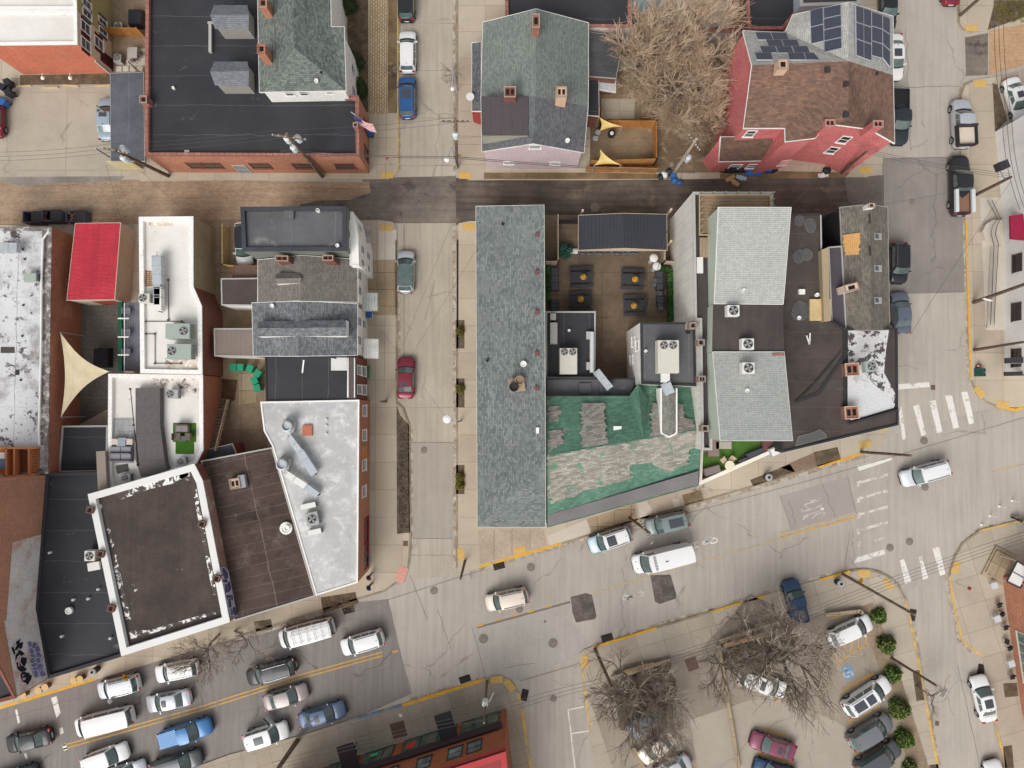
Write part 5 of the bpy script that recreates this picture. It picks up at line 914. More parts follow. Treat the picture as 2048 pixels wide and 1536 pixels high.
    def deck(f0,f1,k0,k1,name,m,off=.012,nu=6,zo=0):
        q=G(); 
        def fn(a_,b2):
            f=f0+(f1-f0)*a_; w_=width(f)*(k0+(k1-k0)*a_); y=-w_+2*w_*b2; t_=abs(y)/width(f)
            return Vector((X(f),y,top(f)+.05-.045*min(1,t_/.86)**2+off))
        q.grid(fn,nu,8); return q.build(name,m,o,org=Vector(),smooth=True)
    deck(.035,ws-.022,.66,.78,'bonnet',pm,.008)
    q=G(); [q.beam((X(ws)+bow*(1-u*u)+.0,bw*u*.93,zb-.045+.02),(X(ws)+bow*(1-(u+.2)**2),bw*(u+.2)*.93,zb-.045+.02),.09,.05) for u in (-1,-.8,-.6,-.4,-.2,0,.2,.4,.6,.8)]; q.build('cowl',m_blk,o,org=Vector())
    if ty=='sedan': deck(rg+.015,.985,.8,.72,'boot_lid',pm,.008)
    # lamps, bumpers, plates, mirrors, wheels
    for sg in (-1,1):
        q=G(); q.grid(lambda a_,b2:Vector((X(.004+.055*a_)+.01,sg*width(.004+.055*a_)*(.62+.36*b2*(.8+.2*a_)),top(.0+.055*a_)-.04-.10*b2+.028)),3,3); q.build('headlight',m_hl,o,org=Vector())
        zt_=.82 if ty=='sedan' else zb-.12
        q=G(); q.box((X(.988),sg*width(.975)*.86,zt_-.12),.1,.26,.26); q.build('taillight',m_tl,o,org=Vector())
        q=G(); mx=X(ws+.05); q.box((mx,sg*(hw+.07),zb-.06),.14,.2,.15,0,.85); q.beam((mx,sg*(hw-.08),zb-.02),(mx,sg*(hw+.02),zb-.0),.06,.05); q.build('wing_mirror',pm if pm!=m_blk else m_blk,o,org=Vector())
        for fw in ((.175,.815) if 'van' not in ty else (.15,.80)):
            r_=.34 if ty in('sedan','hatch','wagon') else .38
            q=G(); y0=sg*(hw*.80); y1=sg*(hw+.012); q.tube((X(fw),y0,r_),(X(fw),y1,r_),r_,n=20); wh=q.build('wheel',m_tyre,o,org=Vector())
            q=G(); q.tube((X(fw),sg*(hw-.02),r_),(X(fw),y1+sg*.012,r_),r_*.66,n=14)
            for k in range(5): q.beam((X(fw),y1+sg*.02,r_),(X(fw)+r_*.6*math.cos(k*1.257),y1+sg*.02,r_+r_*.6*math.sin(k*1.257)),.06,.03)
            q.build('rim',m_rim,wh,org=Vector())
            q=G(); pts=[(X(fw)+(r_+.07)*math.cos(a_),(hw*.955),r_+(r_+.07)*math.sin(a_)) for a_ in [PI*k/12 for k in range(13)]]; q.poly([(x,sg*(y+.035),z) for x,y,z in pts]); q.build('wheel_arch',m_arch,o,org=Vector())
    q=G(); q.box((X(0)+.005,0,.3),.06,W*.62,.14); q.build('grille',m_blk,o,org=Vector())
    q=G(); q.box((X(1)-.0,0,.34),.05,W*.72,.12); q.build('bumper_trim',m_blk,o,org=Vector())
    q=G(); q.box((X(1)-.02,0,.55),.04,.5,.14); q.build('number_plate',m_plate,o,org=Vector())
    zr=lambda f,y: Hh+.03
    def flat_on_roof(f0,f1,w_,m,name,dz=.016):
        u0=(f0-wt)/(re-wt); u1=(f1-wt)/(re-wt); q=G(); q.grid(lambda a_,b2:Sroof(u0+(u1-u0)*a_,.5-w_/2+w_*b2)+Vector((0,0,dz)),4,4); q.build(name,m,o,org=Vector(),smooth=True)
    if sun:
        for f0,f1,w_ in sun: flat_on_roof(f0,f1,w_,m_sun,'sunroof')
    if rails:
        for v in (.07,.93):
            q=G(); P_=[Sroof(u,v)+Vector((0,0,.07)) for u in (.08,.3,.6,.93)]
            for i in range(3): q.tube(P_[i],P_[i+1],.028,n=6)
            for p in (P_[0],P_[-1]): q.tube(p-Vector((0,0,.09)),p,.03,n=6)
            q.build('roof_rail',rails,o,org=Vector())
    if ty in ('suv','hatch','sedan','wagon'):
        q=G(); p=Sroof(.9,.5); q.add([p+Vector((.12,0,0)),p+Vector((-.1,.03,0)),p+Vector((-.1,-.03,0)),p+Vector((-.09,0,.09))],[(0,1,3),(1,2,3),(2,0,3)]); q.build('antenna_fin',m_blk,o,org=Vector())
    if ty=='pickup':
        f0,f1=rg+.015,.975; w_=width(.8)*.80; q=G(); x0,x1=X(f0),X(f1); zt2=top(.8)+.065
        if extra!='cover':
            q=G(); q.poly([(x0,-w_,zt2+.0),(x1,-w_,zt2+.0),(x1,w_,zt2+.0),(x0,w_,zt2+.0)]); q.build('bed_floor',rear or m_blk,o,org=Vector())
            q=G()
            for y_ in (-w_,w_): q.beam((x0,y_,zt2+.06),(x1,y_,zt2+.06),.12,.14)
            q.beam((x1,-w_,zt2+.06),(x1,w_,zt2+.06),.1,.14); q.beam((x0,-w_,zt2+.06),(x0,w_,zt2+.06),.1,.14); q.build('bed_side',pm,o,org=Vector())
        else:
            q=G(); q.box(((x0+x1)/2,0,zt2-.01),abs(x1-x0),w_*2,.1); q.build('bed_cover',rear or m_blk,o,org=Vector())
            q=G()
            for k in range(7): q.beam((x0-.1,-w_*.8+w_*1.6*k/6,zt2+.1),(x1+.1,-w_*.8+w_*1.6*k/6,zt2+.1),.04,.03)
            q.build('cover_rib',pm,o,org=Vector())
    o['L']=L; return o,dict(X=X,W=W,L=L,Hh=Hh,Sroof=Sroof,top=top,zb=zb,width=width)
p_w=paint('white',232,232,231,.0); p_k=paint('black',44,46,50,.3); p_dg=paint('dark_grey',86,90,94,.5); p_s=paint('silver',188,192,198,.6,.3); p_bl=paint('blue',46,92,150); p_mr=paint('maroon',132,40,58); p_lb=paint('light_blue',180,208,220,.3); p_tan=paint('champagne',220,206,190,.4); p_slate=paint('slate',104,112,130,.5); p_ta=paint('taupe',160,148,144,.5); p_nav=paint('blue_grey',90,108,142,.5); p_pb=paint('pale_blue',158,176,190,.4); p_gg=paint('grey_green',128,142,140,.5); p_mag=paint('plum',134,68,90); p_mid=paint('deep_blue',44,70,104); p_pu=paint('sky_blue',62,118,172); p_g=paint('mid_grey',116,120,124,.5)
rl=m_rim; m_sun=mat('sunroof_glass',C(72,76,84),rough=.25,spec=.4,var=.1); kb='cars parked along the side street'
car('parked_car','black hatchback with red tail lamps at the top of the side street',(813,-44),(813,42),'suv',p_k,group=kb)
car('parked_car','white estate car parked between the black and the blue car',(815,61),(815,145),'wagon',p_w,group=kb)
car('parked_car','blue station wagon with silver roof rails and dark sunroof, parked on the side street',(814,153),(815,236),'suv',p_bl,rails=rl,sun=[(.40,.62,.6)],group=kb)
car('parked_car','silver car with all black glass roof parked on the side street',(812,501),(811,586),'hatch',p_s,roofm=m_cg,group=kb)
car('parked_car','dark red sedan parked across from the striped planting beds',(812,714),(811,797),'sedan',p_mr,sun=[(.6,.69,.5)],group=kb)
car('parked_car','pale blue sedan half hidden under the grey carport',(213,194),(213,280),'sedan',p_pb,sun=[(.42,.52,.6)])
car('parked_car','dark red car cut by the left edge beside the blue bin',(-12,192),(-10,274),'sedan',p_mr)
car('parked_car','white car nose down in the yard beside the flat grey roof',(490,531),(486,444),'hatch',p_w,roofm=p_k)
ke='vehicles parked along the east side street'
car('parked_car','black sedan at the top beside the solar panel roof',(1776,58),(1776,-32),'sedan',p_k,group=ke)
car('parked_car','white sedan with sunroof beside the solar panel house',(1790,159),(1789,68),'sedan',p_w,sun=[(.44,.6,.6)],group=ke)
car('pickup_truck','dark green pickup with empty bed beside the red corner house',(1797,289),(1798,180),'pickup',paint('bottle_black',48,56,60),W=1.98,group=ke,cat='pickup truck')
o,D=car('pickup_truck','silver pickup with a beige dump bed and dark side racks',(1921,199),(1926,296),'pickup',p_s,W=1.95,rear=plain('beige_bed_liner',222,204,184),group=ke,cat='pickup truck')
q=G(); x0,x1=D['X'](.60),D['X'](.985)
for y_ in (-.98,.98): q.box(((x0+x1)/2,y_,1.1),abs(x1-x0),.1,.62)
q.box((x0,0,1.1),.22,2.1,.75); q.box((x1,0,1.1),.12,1.96,.6); q.build('dump_body',m_dtrim,o,org=Vector()); q=G(); q.poly([(x0,-.9,1.34),(x1,-.9,1.34),(x1,.9,1.34),(x0,.9,1.34)]); q.build('bed_floor',plain('beige_bed_liner',222,204,184),o,org=Vector())
o,D=car('pickup_truck','black pickup with rusty tool-filled bed and white side boxes',(1918,311),(1920,431),'pickup',p_k,W=1.98,group=ke,cat='pickup truck',rear=plain('rusty_bed',140,100,80))
for y_,wd in ((.78,.34),(-.95,.36)): q=G(); q.box(((D['X'](.6)+D['X'](.97))/2,y_,1.3),D['L']*.37,wd,.3); q.build('tool_box',plain('tool_box_white',206,214,216),o,org=Vector())
car('parked_car','white sedan parked at an angle beside the white shop at the upper right',(2046,238),(2020,156),'sedan',p_w,sun=[(.46,.6,.5)])
car('parked_car','dark red car cut by the top edge on the east side street',(1903,-78),(1903,9),'sedan',p_mr,group=ke)
car('parked_car','black suv with silver roof rails beside the weathered gable roof',(1797,567),(1797,486),'suv',p_k,rails=rl,group=ke)
car('parked_car','slate grey sedan half under the peeling corner roof',(1799,583),(1806,667),'sedan',p_slate,group=ke)
km='cars moving along the main street'
car('car','silver white suv driving left of the big crosswalks',(1803,960),(1897,933),'suv',paint('pearl',214,220,226,.4),roofm=p_w,rails=m_dtrim,group=km)
car('parked_car','light blue small suv with white roof and dark sunroof',(1178,1093),(1261,1065),'suv',p_lb,roofm=p_w,sun=[(.42,.62,.66)],rails=m_blk)
car('parked_car','grey green suv with dark glass sunroof by the leaning pole',(1292,1056),(1377,1036),'suv',p_gg,sun=[(.5,.82,.6)],darkroof=True)
o,D=car('cargo_van','tall white cargo van with black lettering ring on its front roof edge',(1267,1132),(1385,1102),'highvan',p_w,W=2.05,zc=1.2,group=km,cat='van')
q=G()
for k in range(26):
    if k%5==4: continue
    for r_ in range(2): 
        y_=-.72+1.44*k/25; x_=D['X'](.325+.022*r_); q.box((x_,y_,D['Hh']+.03+.05*math.cos(y_*1.6)),.07 if r_ else .1,.032,.015)
q.build('roof_lettering',m_blk,o,org=Vector())
for y_ in (-.35,.35): q=G(); q.box((D['X'](.07),y_,1.12),.28,.1,.06); q.build('hood_vent',m_blk,o,org=Vector())
q=G(); q.box((D['X'](.52),.05,D['Hh']+.07),.3,.06,.03); q.build('roof_vent',m_blk,o,org=Vector())
car('car','champagne coloured suv driving below the tactile corner pads',(971,1208),(1056,1189),'suv',p_tan,rails=m_dtrim,group=km)
o,D=car('work_van','white work van with silver ladder rack near the brown seamed roof',(558,1281),(667,1251),'van',p_w,W=2.0,zc=1.0,cat='van')
q=G()
for y_ in (-.62,-.28,.62): q.tube((D['X'](.3),y_,2.35),(D['X'](.99),y_,2.35),.03,n=6)
for k in range(6): x_=D['X'](.32+k*.13); q.tube((x_,-.7,2.28),(x_,.7,2.28),.028,n=6); q.tube((x_,-.7,2.28),(x_,-.72,2.0),.02,n=6); q.tube((x_,.7,2.28),(x_,.72,2.0),.02,n=6)
q.build('ladder_rack',m_rim,o,org=Vector())
q=G()
for k in range(17): x_=D['X'](.3+k*.042); q.beam((x_,-.62,2.37),(x_,-.28,2.37),.04,.03)
q.build('ladder',m_rim,o,org=Vector()); q=G(); q.box((D['X'](.985),-.1,1.6),.03,.7,.35); q.build('rear_lettering_panel',m_tl,o,org=Vector())
car('car','white suv directly behind the ladder rack van',(683,1297),(767,1272),'suv',p_w,rails=m_blk,group=km)
car('car','black suv with silver roof rails beside the double yellow line',(494,1357),(592,1329),'suv',p_k,rails=rl,sun=[(.4,.6,.7)],darkroof=True,group=km)
car('parked_car','white estate car under the bare street tree twigs',(310,1351),(397,1333),'wagon',p_w,rails=rl,group=km)
car('parked_car','silver white suv beside the yellow pedestrian sign',(196,1383),(280,1363),'suv',paint('cool_white',216,222,228,.3),rails=m_blk)
car('car','silver sedan with small sunroof in the westbound lane',(292,1411),(382,1393),'sedan',p_s,sun=[(.42,.52,.5)],group=km)
car('car','white minivan with ribbed roof in the westbound lane',(152,1456),(268,1427),'van',p_w,W=2.0,group=km,cat='van')
car('car','black sedan at the bottom left corner',(11,1491),(103,1471),'sedan',p_k,group=km)
car('car','taupe sedan in the eastbound lane just under the yellow line',(615,1382),(528,1407),'sedan',p_ta,group=km)
car('parked_car','blue grey sedan with open sunroof by the blue painted kerb',(690,1417),(598,1444),'sedan',p_nav,sun=[(.52,.62,.55)])
o,D=car('parked_car','white suv with its driver door wide open',(576,1457),(489,1484),'suv',p_w,sun=[(.5,.7,.5)])
q=G(); hx=D['X'](.30); M3=Matrix.Rotation(R(128),3,'Z'); A=Vector((hx,.92,.35)); Bv=A+M3@Vector((1.15,0,0))*1.0; Bv=Vector((hx-.55,.92+1.0,.35)); q.beam(A+Vector((0,0,.35)),Bv+Vector((0,0,.35)),.12,.75); q.build('door',p_w,o,org=Vector()); q=G(); q.beam(A+Vector((-.06,.1,1.0)),Bv+Vector((0,0,.9)),.04,.45); q.build('door_window',m_cg,o,org=Vector())
car('pickup_truck','bright blue pickup with ribbed blue bed cover',(423,1449),(320,1481),'pickup',p_pu,W=1.9,extra='cover',rear=p_pu,group=km,cat='pickup truck')
car('car','white hatchback in the lower lane near the bottom left',(256,1499),(166,1530),'suv',p_w,group=km)
car('car','dark grey suv at the bottom edge under the blue pickup',(403,1513),(304,1541),'suv',p_dg,rails=rl,group=km)
car('car','black car mostly below the bottom edge at the far left',(75,1542),(-20,1572),'sedan',p_k,group=km)
car('car','silver car mostly below the bottom edge beside the dark grey suv',(292,1534),(196,1562),'sedan',p_s,group=km)
kp='cars in the parking lot'
car('pickup_truck','dark blue pickup parked across the lot entrance pavement',(1579,1160),(1602,1245),'pickup',p_mid,W=1.85,cat='pickup truck',rear=plain('blue_grey_liner',92,100,112),extra='cover' if 0 else None)
car('parked_car','white hatchback beside the yellow hatched bay',(1743,1242),(1658,1281),'hatch',p_w,group=kp)
car('parked_car','white suv with two dark roof windows beside the blue disabled bay',(1778,1363),(1689,1421),'suv',p_w,sun=[(.42,.58,.62),(.62,.84,.62)],rails=rl,group=kp)
car('parked_car','mid grey suv south of the white suv with roof windows',(1781,1438),(1699,1488),'suv',p_g,group=kp)
car('parked_car','black suv nearest the bottom edge in the angled bays',(1798,1491),(1714,1543),'suv',p_dg,group=kp)
car('parked_car','white suv with black windscreen under the spreading bare tree',(1572,1383),(1477,1350),'suv',p_w,sun=[(.5,.6,.6)],group=kp)
car('parked_car','plum red sedan between yellow bay lines',(1502,1478),(1590,1506),'sedan',p_mag,sun=[(.56,.64,.5)],group=kp)
car('parked_car','silver sedan showing through twigs at the bottom of the dense tree',(1282,1521),(1345,1468),'sedan',p_tan,group=kp)
car('parked_car','dark car hidden in the middle of the dense bare tree',(1262,1470),(1318,1420),'sedan',p_slate,group=kp)
car('parked_car','deep blue car cut by the bottom edge near the plum sedan',(1508,1532),(1592,1556),'sedan',p_mid,group=kp)
car('parked_car','silver car at the bottom edge under the dense tree',(1310,1556),(1380,1520),'sedan',p_s,group=kp)
car('parked_car','white sedan with dark sunroof parked on the lower right street',(1957,1352),(1979,1443),'sedan',p_w,sun=[(.46,.64,.62)])
car('parked_car','white car cut by the bottom edge on the lower right street',(1984,1522),(2008,1612),'sedan',p_w)
# ---------------------------------------------------------------- trees and plants
m_bark=mat('grey_brown_bark',C(128,114,100),C(106,94,82),var=.2,sc=2); m_barkl=mat('pale_bark',C(164,150,134),C(140,124,108),var=.15,sc=2)
m_tw=mat('brown_twigs',C(160,145,128),var=.2,sc=1.5); m_twl=mat('tan_twigs',C(200,174,146),C(176,150,122),var=.2,sc=.8); m_twd=mat('dark_twigs',C(156,142,126),C(134,120,106),var=.25,sc=1)
def bare(label,u,v,hgt,spread,seed,nb=(6,5,6,7),mb=None,mt=None,r0=.2,group=None,zc=.6,name='bare_tree',base=None,tr=.022,up=.25,lens=(.42,.36,.26,.2)):
    c=P(u,v,hgt*zc); bs=Vector((c.x,c.y,Z)) if base is None else P(*base,Z)
    o=thing(name,label,'tree',bs,group=group); r=random.Random(seed)
    gt,gb,gw=G(),G(),G()
    top=Vector((c.x,c.y,hgt*.36)); n0=Vector((r.uniform(-.2,.2),r.uniform(-.2,.2),0))
    gt.tube(bs,bs.lerp(top,.5)+n0,r0,r0*.8,n=8); gt.tube(bs.lerp(top,.5)+n0,top,r0*.8,r0*.65,n=8)
    R0=spread
    def br(p,d,L,rad,lv):
        n=3 if lv<3 else 2; q=p; pts=[p]
        g=gt if lv==0 else gb if lv<3 else gw
        for k in range(n):
            d=(d+Vector((r.gauss(0,.17),r.gauss(0,.17),r.gauss(0,.1)+.04))).normalized(); q2=q+d*L/n
            g.tube(q,q2,rad*(1-.28*k/n),rad*(1-.28*(k+1)/n),n=5 if lv<2 else 3,cap=False); q=q2; pts.append(q)
        if lv>=4: return
        m=nb[lv] if lv<len(nb) else 0
        for k in range(m):
            t=r.uniform(.3,1); i=min(n-1,int(t*n)); b0=pts[i].lerp(pts[i+1],t*n-i) if k else pts[-1]
            ax=Vector((r.gauss(0,1),r.gauss(0,1),r.gauss(0,.6))); ax=(ax-d*ax.dot(d)); 
            if ax.length<1e-3: continue
            nd=(d*1.0+ax.normalized()*r.uniform(.45,1.05)+Vector((0,0,.08))).normalized()
            br(b0,nd,L*r.uniform(.5,.85),rad*(.5 if lv<2 else .55) if rad*.5>tr*.6 else tr*.6,lv+1)
    m=nb[0]
    for k in range(m):
        a=2*PI*(k+r.uniform(-.3,.3))/m; e=r.uniform(.25,.9)*(1.0 if k%2 else 1.6)
        br(top-Vector((0,0,r.uniform(0,hgt*.12))),Vector((math.cos(a),math.sin(a),e)).normalized(),R0*.55,r0*.5,1)
    gt.build('trunk',mb or m_bark,o); gb.build('branch',mb or m_bark,o); gw.build('twigs',mt or m_tw,o)
    return o
gT='bare trees in the yard behind the pink house'
for k,(u,v,h_,s_) in enumerate(((1290,95,9,4.6),(1372,165,10,5.0),(1425,60,11,4.8),(1436,215,8.5,3.8),(1340,55,9,4.2))):
    bare(('tan twigged bare tree nearest the charcoal lean-to','pale limbed bare tree in the centre of the yard','tall tan bare tree beside the solar panel slope','tan bare tree nearest the red wall of the corner house','tan bare tree against the whitewashed wall')[k],u,v,h_,s_,40+k,nb=(8,6,6,7),mb=m_barkl,mt=m_twl,r0=.28,group=gT,tr=.022)
gP='bare trees around the parking lot'
bare('densest dark bare tree over the mulch bed at the lot entrance',1285,1395,8.5,5.3,61,nb=(9,5,6,7),mt=m_twd,r0=.28,group=gP,tr=.02)
bare('wide bare tree spreading from the mulch strip toward the hatched bay',1580,1325,9,6.0,62,nb=(10,5,5,6),mt=m_tw,r0=.34,group=gP,tr=.02)
bare('medium bare tree between the dense tree and the wide tree',1455,1345,7.5,3.9,63,nb=(8,5,6,6),mt=m_twd,r0=.16,group=gP,tr=.019)
bare('bare tree by the pavement with mid brown twigs over the planting strip',1500,1250,7,3.1,64,nb=(6,5,5,4),r0=.13,group=gP,tr=.02)
bare('bare tree over the lower part of the dense mulch bed near the silver sedan',1330,1480,6.5,3.3,65,nb=(7,5,6,6),mt=m_tw,r0=.15,group=gP,tr=.022)
bare('small leafless tree leaning over the lot edge near the blue pickup',1570,1235,6,2.6,66,nb=(5,4,5,4),r0=.1,group=gP,tr=.018)
bare('leafless street tree overhanging the white estate car',395,1318,7.5,3.5,67,nb=(7,5,5,6),r0=.15,base=(440,1268),tr=.02)
bare('leafless street tree beside the seamed brown roof',478,1292,7,2.8,68,nb=(6,4,5,5),r0=.12,base=(470,1262),tr=.018)
bare('small leafless tree in a pit west of the porch roof',903,132,6,1.7,69,nb=(6,4,4,4),r0=.07,tr=.014)
bare('tiny twiggy sapling on the yellow brick walk',777,125,5,1.0,70,nb=(5,4,4,4),r0=.05,tr=.012)
bare('small leafless tree in the square pit above the grey green suv',1400,985,4.5,1.6,71,nb=(6,4,4,4),r0=.06,tr=.014)
bare('small leafless tree leaning over the lower right street',1888,1408,6.5,2.2,72,nb=(5,4,4,3),r0=.09,base=(1833,1372),tr=.014)
def shrub(label,u,v,z,rx,h,seed,m,name='shrub',n=500,group=None,m2=None,lw=.13):
    c=P(u,v,z); o=thing(name,label,'shrub',c,group=group); r=random.Random(seed); g,g2=G(),G()
    for k in range(n):
        a=r.uniform(0,2*PI); ph=math.acos(r.uniform(-.1,1)); q=r.uniform(.78,1.06)*(1+.1*math.sin(3*a+seed)+.06*math.sin(7*a+ph*5))
        d=Vector((math.sin(ph)*math.cos(a)*rx,math.sin(ph)*math.sin(a)*rx,math.cos(ph)*h))*q; p=c+d+Vector((0,0,.1))
        x=Vector((r.gauss(0,1),r.gauss(0,1),r.gauss(0,.6))).normalized()*lw*r.uniform(.6,1.3); y=x.cross(Vector((r.gauss(0,1),r.gauss(0,1),r.gauss(0,1)))).normalized()*lw*.6
        (g2 if r.random()<.35 else g).add([p-x,p+y,p+x,p-y],[(0,1,2,3)])
    core=G(); core.lathe(c,[(rx*.5,0),(rx*.82,h*.35),(rx*.7,h*.7),(rx*.25,h*.92)],12); core.build('stems',plain('shrub_core',58,64,34),o,smooth=True)
    g.build('foliage',m,o); g2.build('foliage',m2 or m,o); return o
m_ev=mat('evergreen',C(84,112,44),C(62,90,36),var=.25,sc=1.5); m_ev2=mat('evergreen_light',C(122,142,62),var=.2,sc=1.5); m_ev3=mat('evergreen_olive',C(98,108,56),C(64,80,40),var=.3,sc=1.2); m_hd=mat('hedge_leaf',C(72,98,52),C(54,78,42),var=.25); m_yg=mat('yellow_green_leaf',C(142,128,48),C(110,104,40),var=.2); m_iv=mat('ivy_leaf',C(76,118,52),C(56,92,44),var=.25)
gs='clipped evergreen shrubs along the parking lot'
for k,(u,v) in enumerate(((1755,1230),(1769,1286),(1783,1346),(1794,1413),(1804,1474),(1817,1532))):
    shrub(('first clipped evergreen ball, beside the white hatchback','second clipped evergreen ball from the north','clipped evergreen ball facing the blue disabled bay','clipped evergreen ball facing the white suv with roof windows','clipped evergreen ball facing the mid grey suv','last clipped evergreen ball, cut by the bottom edge')[k],u,v,Z,(.78,.9,.84,1.02,.95,.76)[k],(.9,1.2,1.0,1.4,1.15,.9)[k],80+k,(m_ev,m_ev3)[k%2],n=(620,900,700,980,840,600)[k],group=gs,m2=m_ev2,name='evergreen_shrub')
for k,(u,v,rx,l) in enumerate(((697,14,1.0,'green hedge bush at the top beside the hip house'),(712,128,1.0,'round green bush midway along the hip house'),(716,182,1.1,'green bush by the corner of the long black roof'),(699,178,.7,'yellow green bush touching the white side wall'))): shrub(l,u,v,Z,rx,1.5,90+k,m_yg if k==3 else m_hd,n=600)
for k,(u,v) in enumerate(((920,663),(920,778),(920,955),(920,970))): shrub(('yellow leaved shrub in the northern planting bed','yellow leaved shrub in the middle planting bed','yellow leaved shrub in the southern planting bed','lower yellow leaved shrub in the southern planting bed')[k],u,v,Z,.5,.5,100+k,m_yg,n=260,lw=.08)
def scrub(label,u0,v0,u1,v1,n,seed,m,h=.5):
    a=P(u0,v0,Z); b_=P(u1,v1,Z); r=random.Random(seed); g=G()
    for k in range(n):
        p=Vector((r.uniform(a.x,b_.x),r.uniform(a.y,b_.y),Z)); 
        for j in range(5): 
            d=Vector((r.gauss(0,.5),r.gauss(0,.5),1)).normalized()*h*r.uniform(.5,1.2); g.tube(p,p+d,.014,.006,n=3,cap=False)
    o=g.build('twiggy_planting',m); o['kind']='stuff'; o['label']=label; o['category']='planting'
scrub('dry twiggy planting in the long kerbside bed',797,860,816,1060,260,5,m_tw); scrub('dry stems in the yard strip',1240,1365,1345,1455,500,6,m_tw,.6); scrub('dry stems in the triangular mulch strip',1450,1285,1565,1325,420,7,m_tw,.6)
scrub('dry stems in the tree pit by the seamed roof',645,1200,708,1220,60,8,m_twl,.4); scrub('dry weeds at the upper right bank',1985,5,2048,45,160,9,m_yg,.4); scrub('weedy growth at the yard wall',1256,100,1400,180,260,10,m_twl,.5)
g=G(); r=random.Random(3)
def leafstrip(label,u0,v0,u1,v1,z,n,m,seed,nm='hedge'):
    a=P(u0,v0,z); b_=P(u1,v1,z); r=random.Random(seed); g=G()
    for k in range(n):
        p=Vector((r.uniform(a.x,b_.x),r.uniform(a.y,b_.y),z+r.uniform(-.5,.25))); x=Vector((r.gauss(0,1),r.gauss(0,1),r.gauss(0,.5))).normalized()*.12; y=x.cross(Vector((r.gauss(0,1),r.gauss(0,1),r.gauss(0,1)))).normalized()*.08; g.add([p-x,p+y,p+x,p-y],[(0,1,2,3)])
    o=thing(nm,label,'hedge',(((a+b_)/2).x,((a+b_)/2).y,Z)); g.build('foliage',m,o); g=G(); c=(a+b_)/2; g.box((c.x,c.y,Z),abs(a.x-b_.x)*.7,abs(a.y-b_.y)*.96,z-Z-.2); g.build('stems',plain('hedge_core',50,58,34),o)
leafstrip('narrow green hedge along the pale render wall of the courtyard',1337,540,1346,642,1.2,1500,m_iv,1); leafstrip('green climber strip on the west side of the courtyard',1092,533,1101,600,1.0,700,m_iv,2); leafstrip('short green climber at the north-east courtyard corner',1312,533,1338,541,1.0,300,m_iv,3)
shrub('bluish palm like potted plant beside the pavilion',1131,503,Z,.75,1.2,7,mat('blue_green_frond',C(62,104,92),var=.25),n=420,lw=.2,name='potted_plant')
# ---------------------------------------------------------------- poles and wires
m_pole=mat('weathered_pole',C(138,118,98),C(112,94,76),var=.2,sc=2,streak=(1,.3)); m_poled=mat('dark_creosote_pole',C(118,96,80),C(98,80,66),var=.2,sc=2); m_wire=plain('wire',84,80,76); m_tf=plain('transformer_grey',206,212,214); m_gal=plain('galvanised_steel',168,168,168)
def pole(label,base,top,zt,m,r=.17,arms=(),cans=(),extra=None,name='utility_pole',cat='utility pole'):
    a=P(*base,Z-.02 if Z else 0); b_=P(*top,zt); o=thing(name,label,cat,a); g=G(); g.tube(a,b_,r,r*.72,n=10); g.build('shaft',m,o)
    for (t,ang,L_) in arms:
        c=a.lerp(b_,t); d=Vector((math.cos(R(ang)),math.sin(R(ang)),0))*L_/2; g=G(); g.beam(c-d,c+d,.14,.14); arm=g.build('crossarm',m_pole,o)
        g=G(); [g.lathe(c+d*k+Vector((0,0,.08)),[(.05,0),(.07,.1),(.04,.18)],8) for k in (-.95,-.6,-.2,.3,.65,.95)]; g.build('insulator',plain('porcelain',196,192,188),arm,org=Vector(o['org']))
    for (t,dx,dy) in cans:
        c=a.lerp(b_,t)+Vector((dx,dy,0)); g=G(); g.lathe(c,[(.28,0),(.3,.1),(.3,.85),(.24,.95),(.1,1.0)],16); can=g.build('transformer',m_tf,o); g=G(); [g.tube(c+Vector((x,0,.9)),c+Vector((x*1.3,0,1.25)),.05,.03,n=6) for x in (-.12,.12)]; g.tube(c+Vector((0,0,.5)),a.lerp(b_,t)+Vector((0,0,.5)),.05,n=6); g.build('bushing',m_gal,can,org=Vector(o['org']))
    return o,a,b_
pole('weathered pole with three round transformers in front of the long black roof',(645,353),(573,268),11.5,m_pole,.2,arms=((.93,-8,3.2),),cans=((.80,.5,.3),(.80,-.5,.2),(.72,-.2,-.3)))
g_o,_,_=pole('dark pole beside the grey carport with two transformers',(337,352),(228,300),11,m_poled,.2,arms=((.97,-12,2.4),),cans=((.84,.3,.35),(.76,-.1,-.35)))
g_o,_,_=pole('utility pole standing on the kerb between side street and pink house',(914,335),(911,238),11.5,m_pole,.17,arms=((.96,0,2.8),),cans=((.68,.0,-.1),))
pole('leaning pole with many cables beside the trash by the garden fence',(1347,347),(1393,278),10,plain('bleached_pole',176,160,144),.18,arms=((.9,-55,1.8),),cans=((.45,.35,-.1),))
pole('dark pole rising against the red painted wall',(1682,346),(1733,303),8.5,m_poled,.17)
pole('dark pole cut by the top edge at the upper right',(1921,30),(1985,-26),9.5,m_pole,.19); 
o,a,b_=pole('dark pole with grey equipment box beside the white shop',(1949,391),(2022,354),8,m_poled,.18); g=G(); c=P(1997,335,6.2); g.box(c,.9,.8,.9,R(20)); g.build('equipment_box',m_dtrim,o); g=G(); g.tube(c,a.lerp(b_,.85),.05); g.build('bracket',m_gal,o)
o,a,b_=pole('longest dark pole with a white sign crossing the ramp railing',(1947,605),(2062,564),10,m_poled,.2); g=G(); c=P(1972,600,2.8); g.box(c,.9,.05,.4,R(-18)); g.build('sign_plate',m_trim,o)
pole('brown pole at the south end of the white shop',(1948,700),(2047,684),8.5,m_poled,.17)
pole('thin brown pole leaning over the crosswalk from the yellow kerb',(1722,904),(1822,911),11,m_poled,.16)
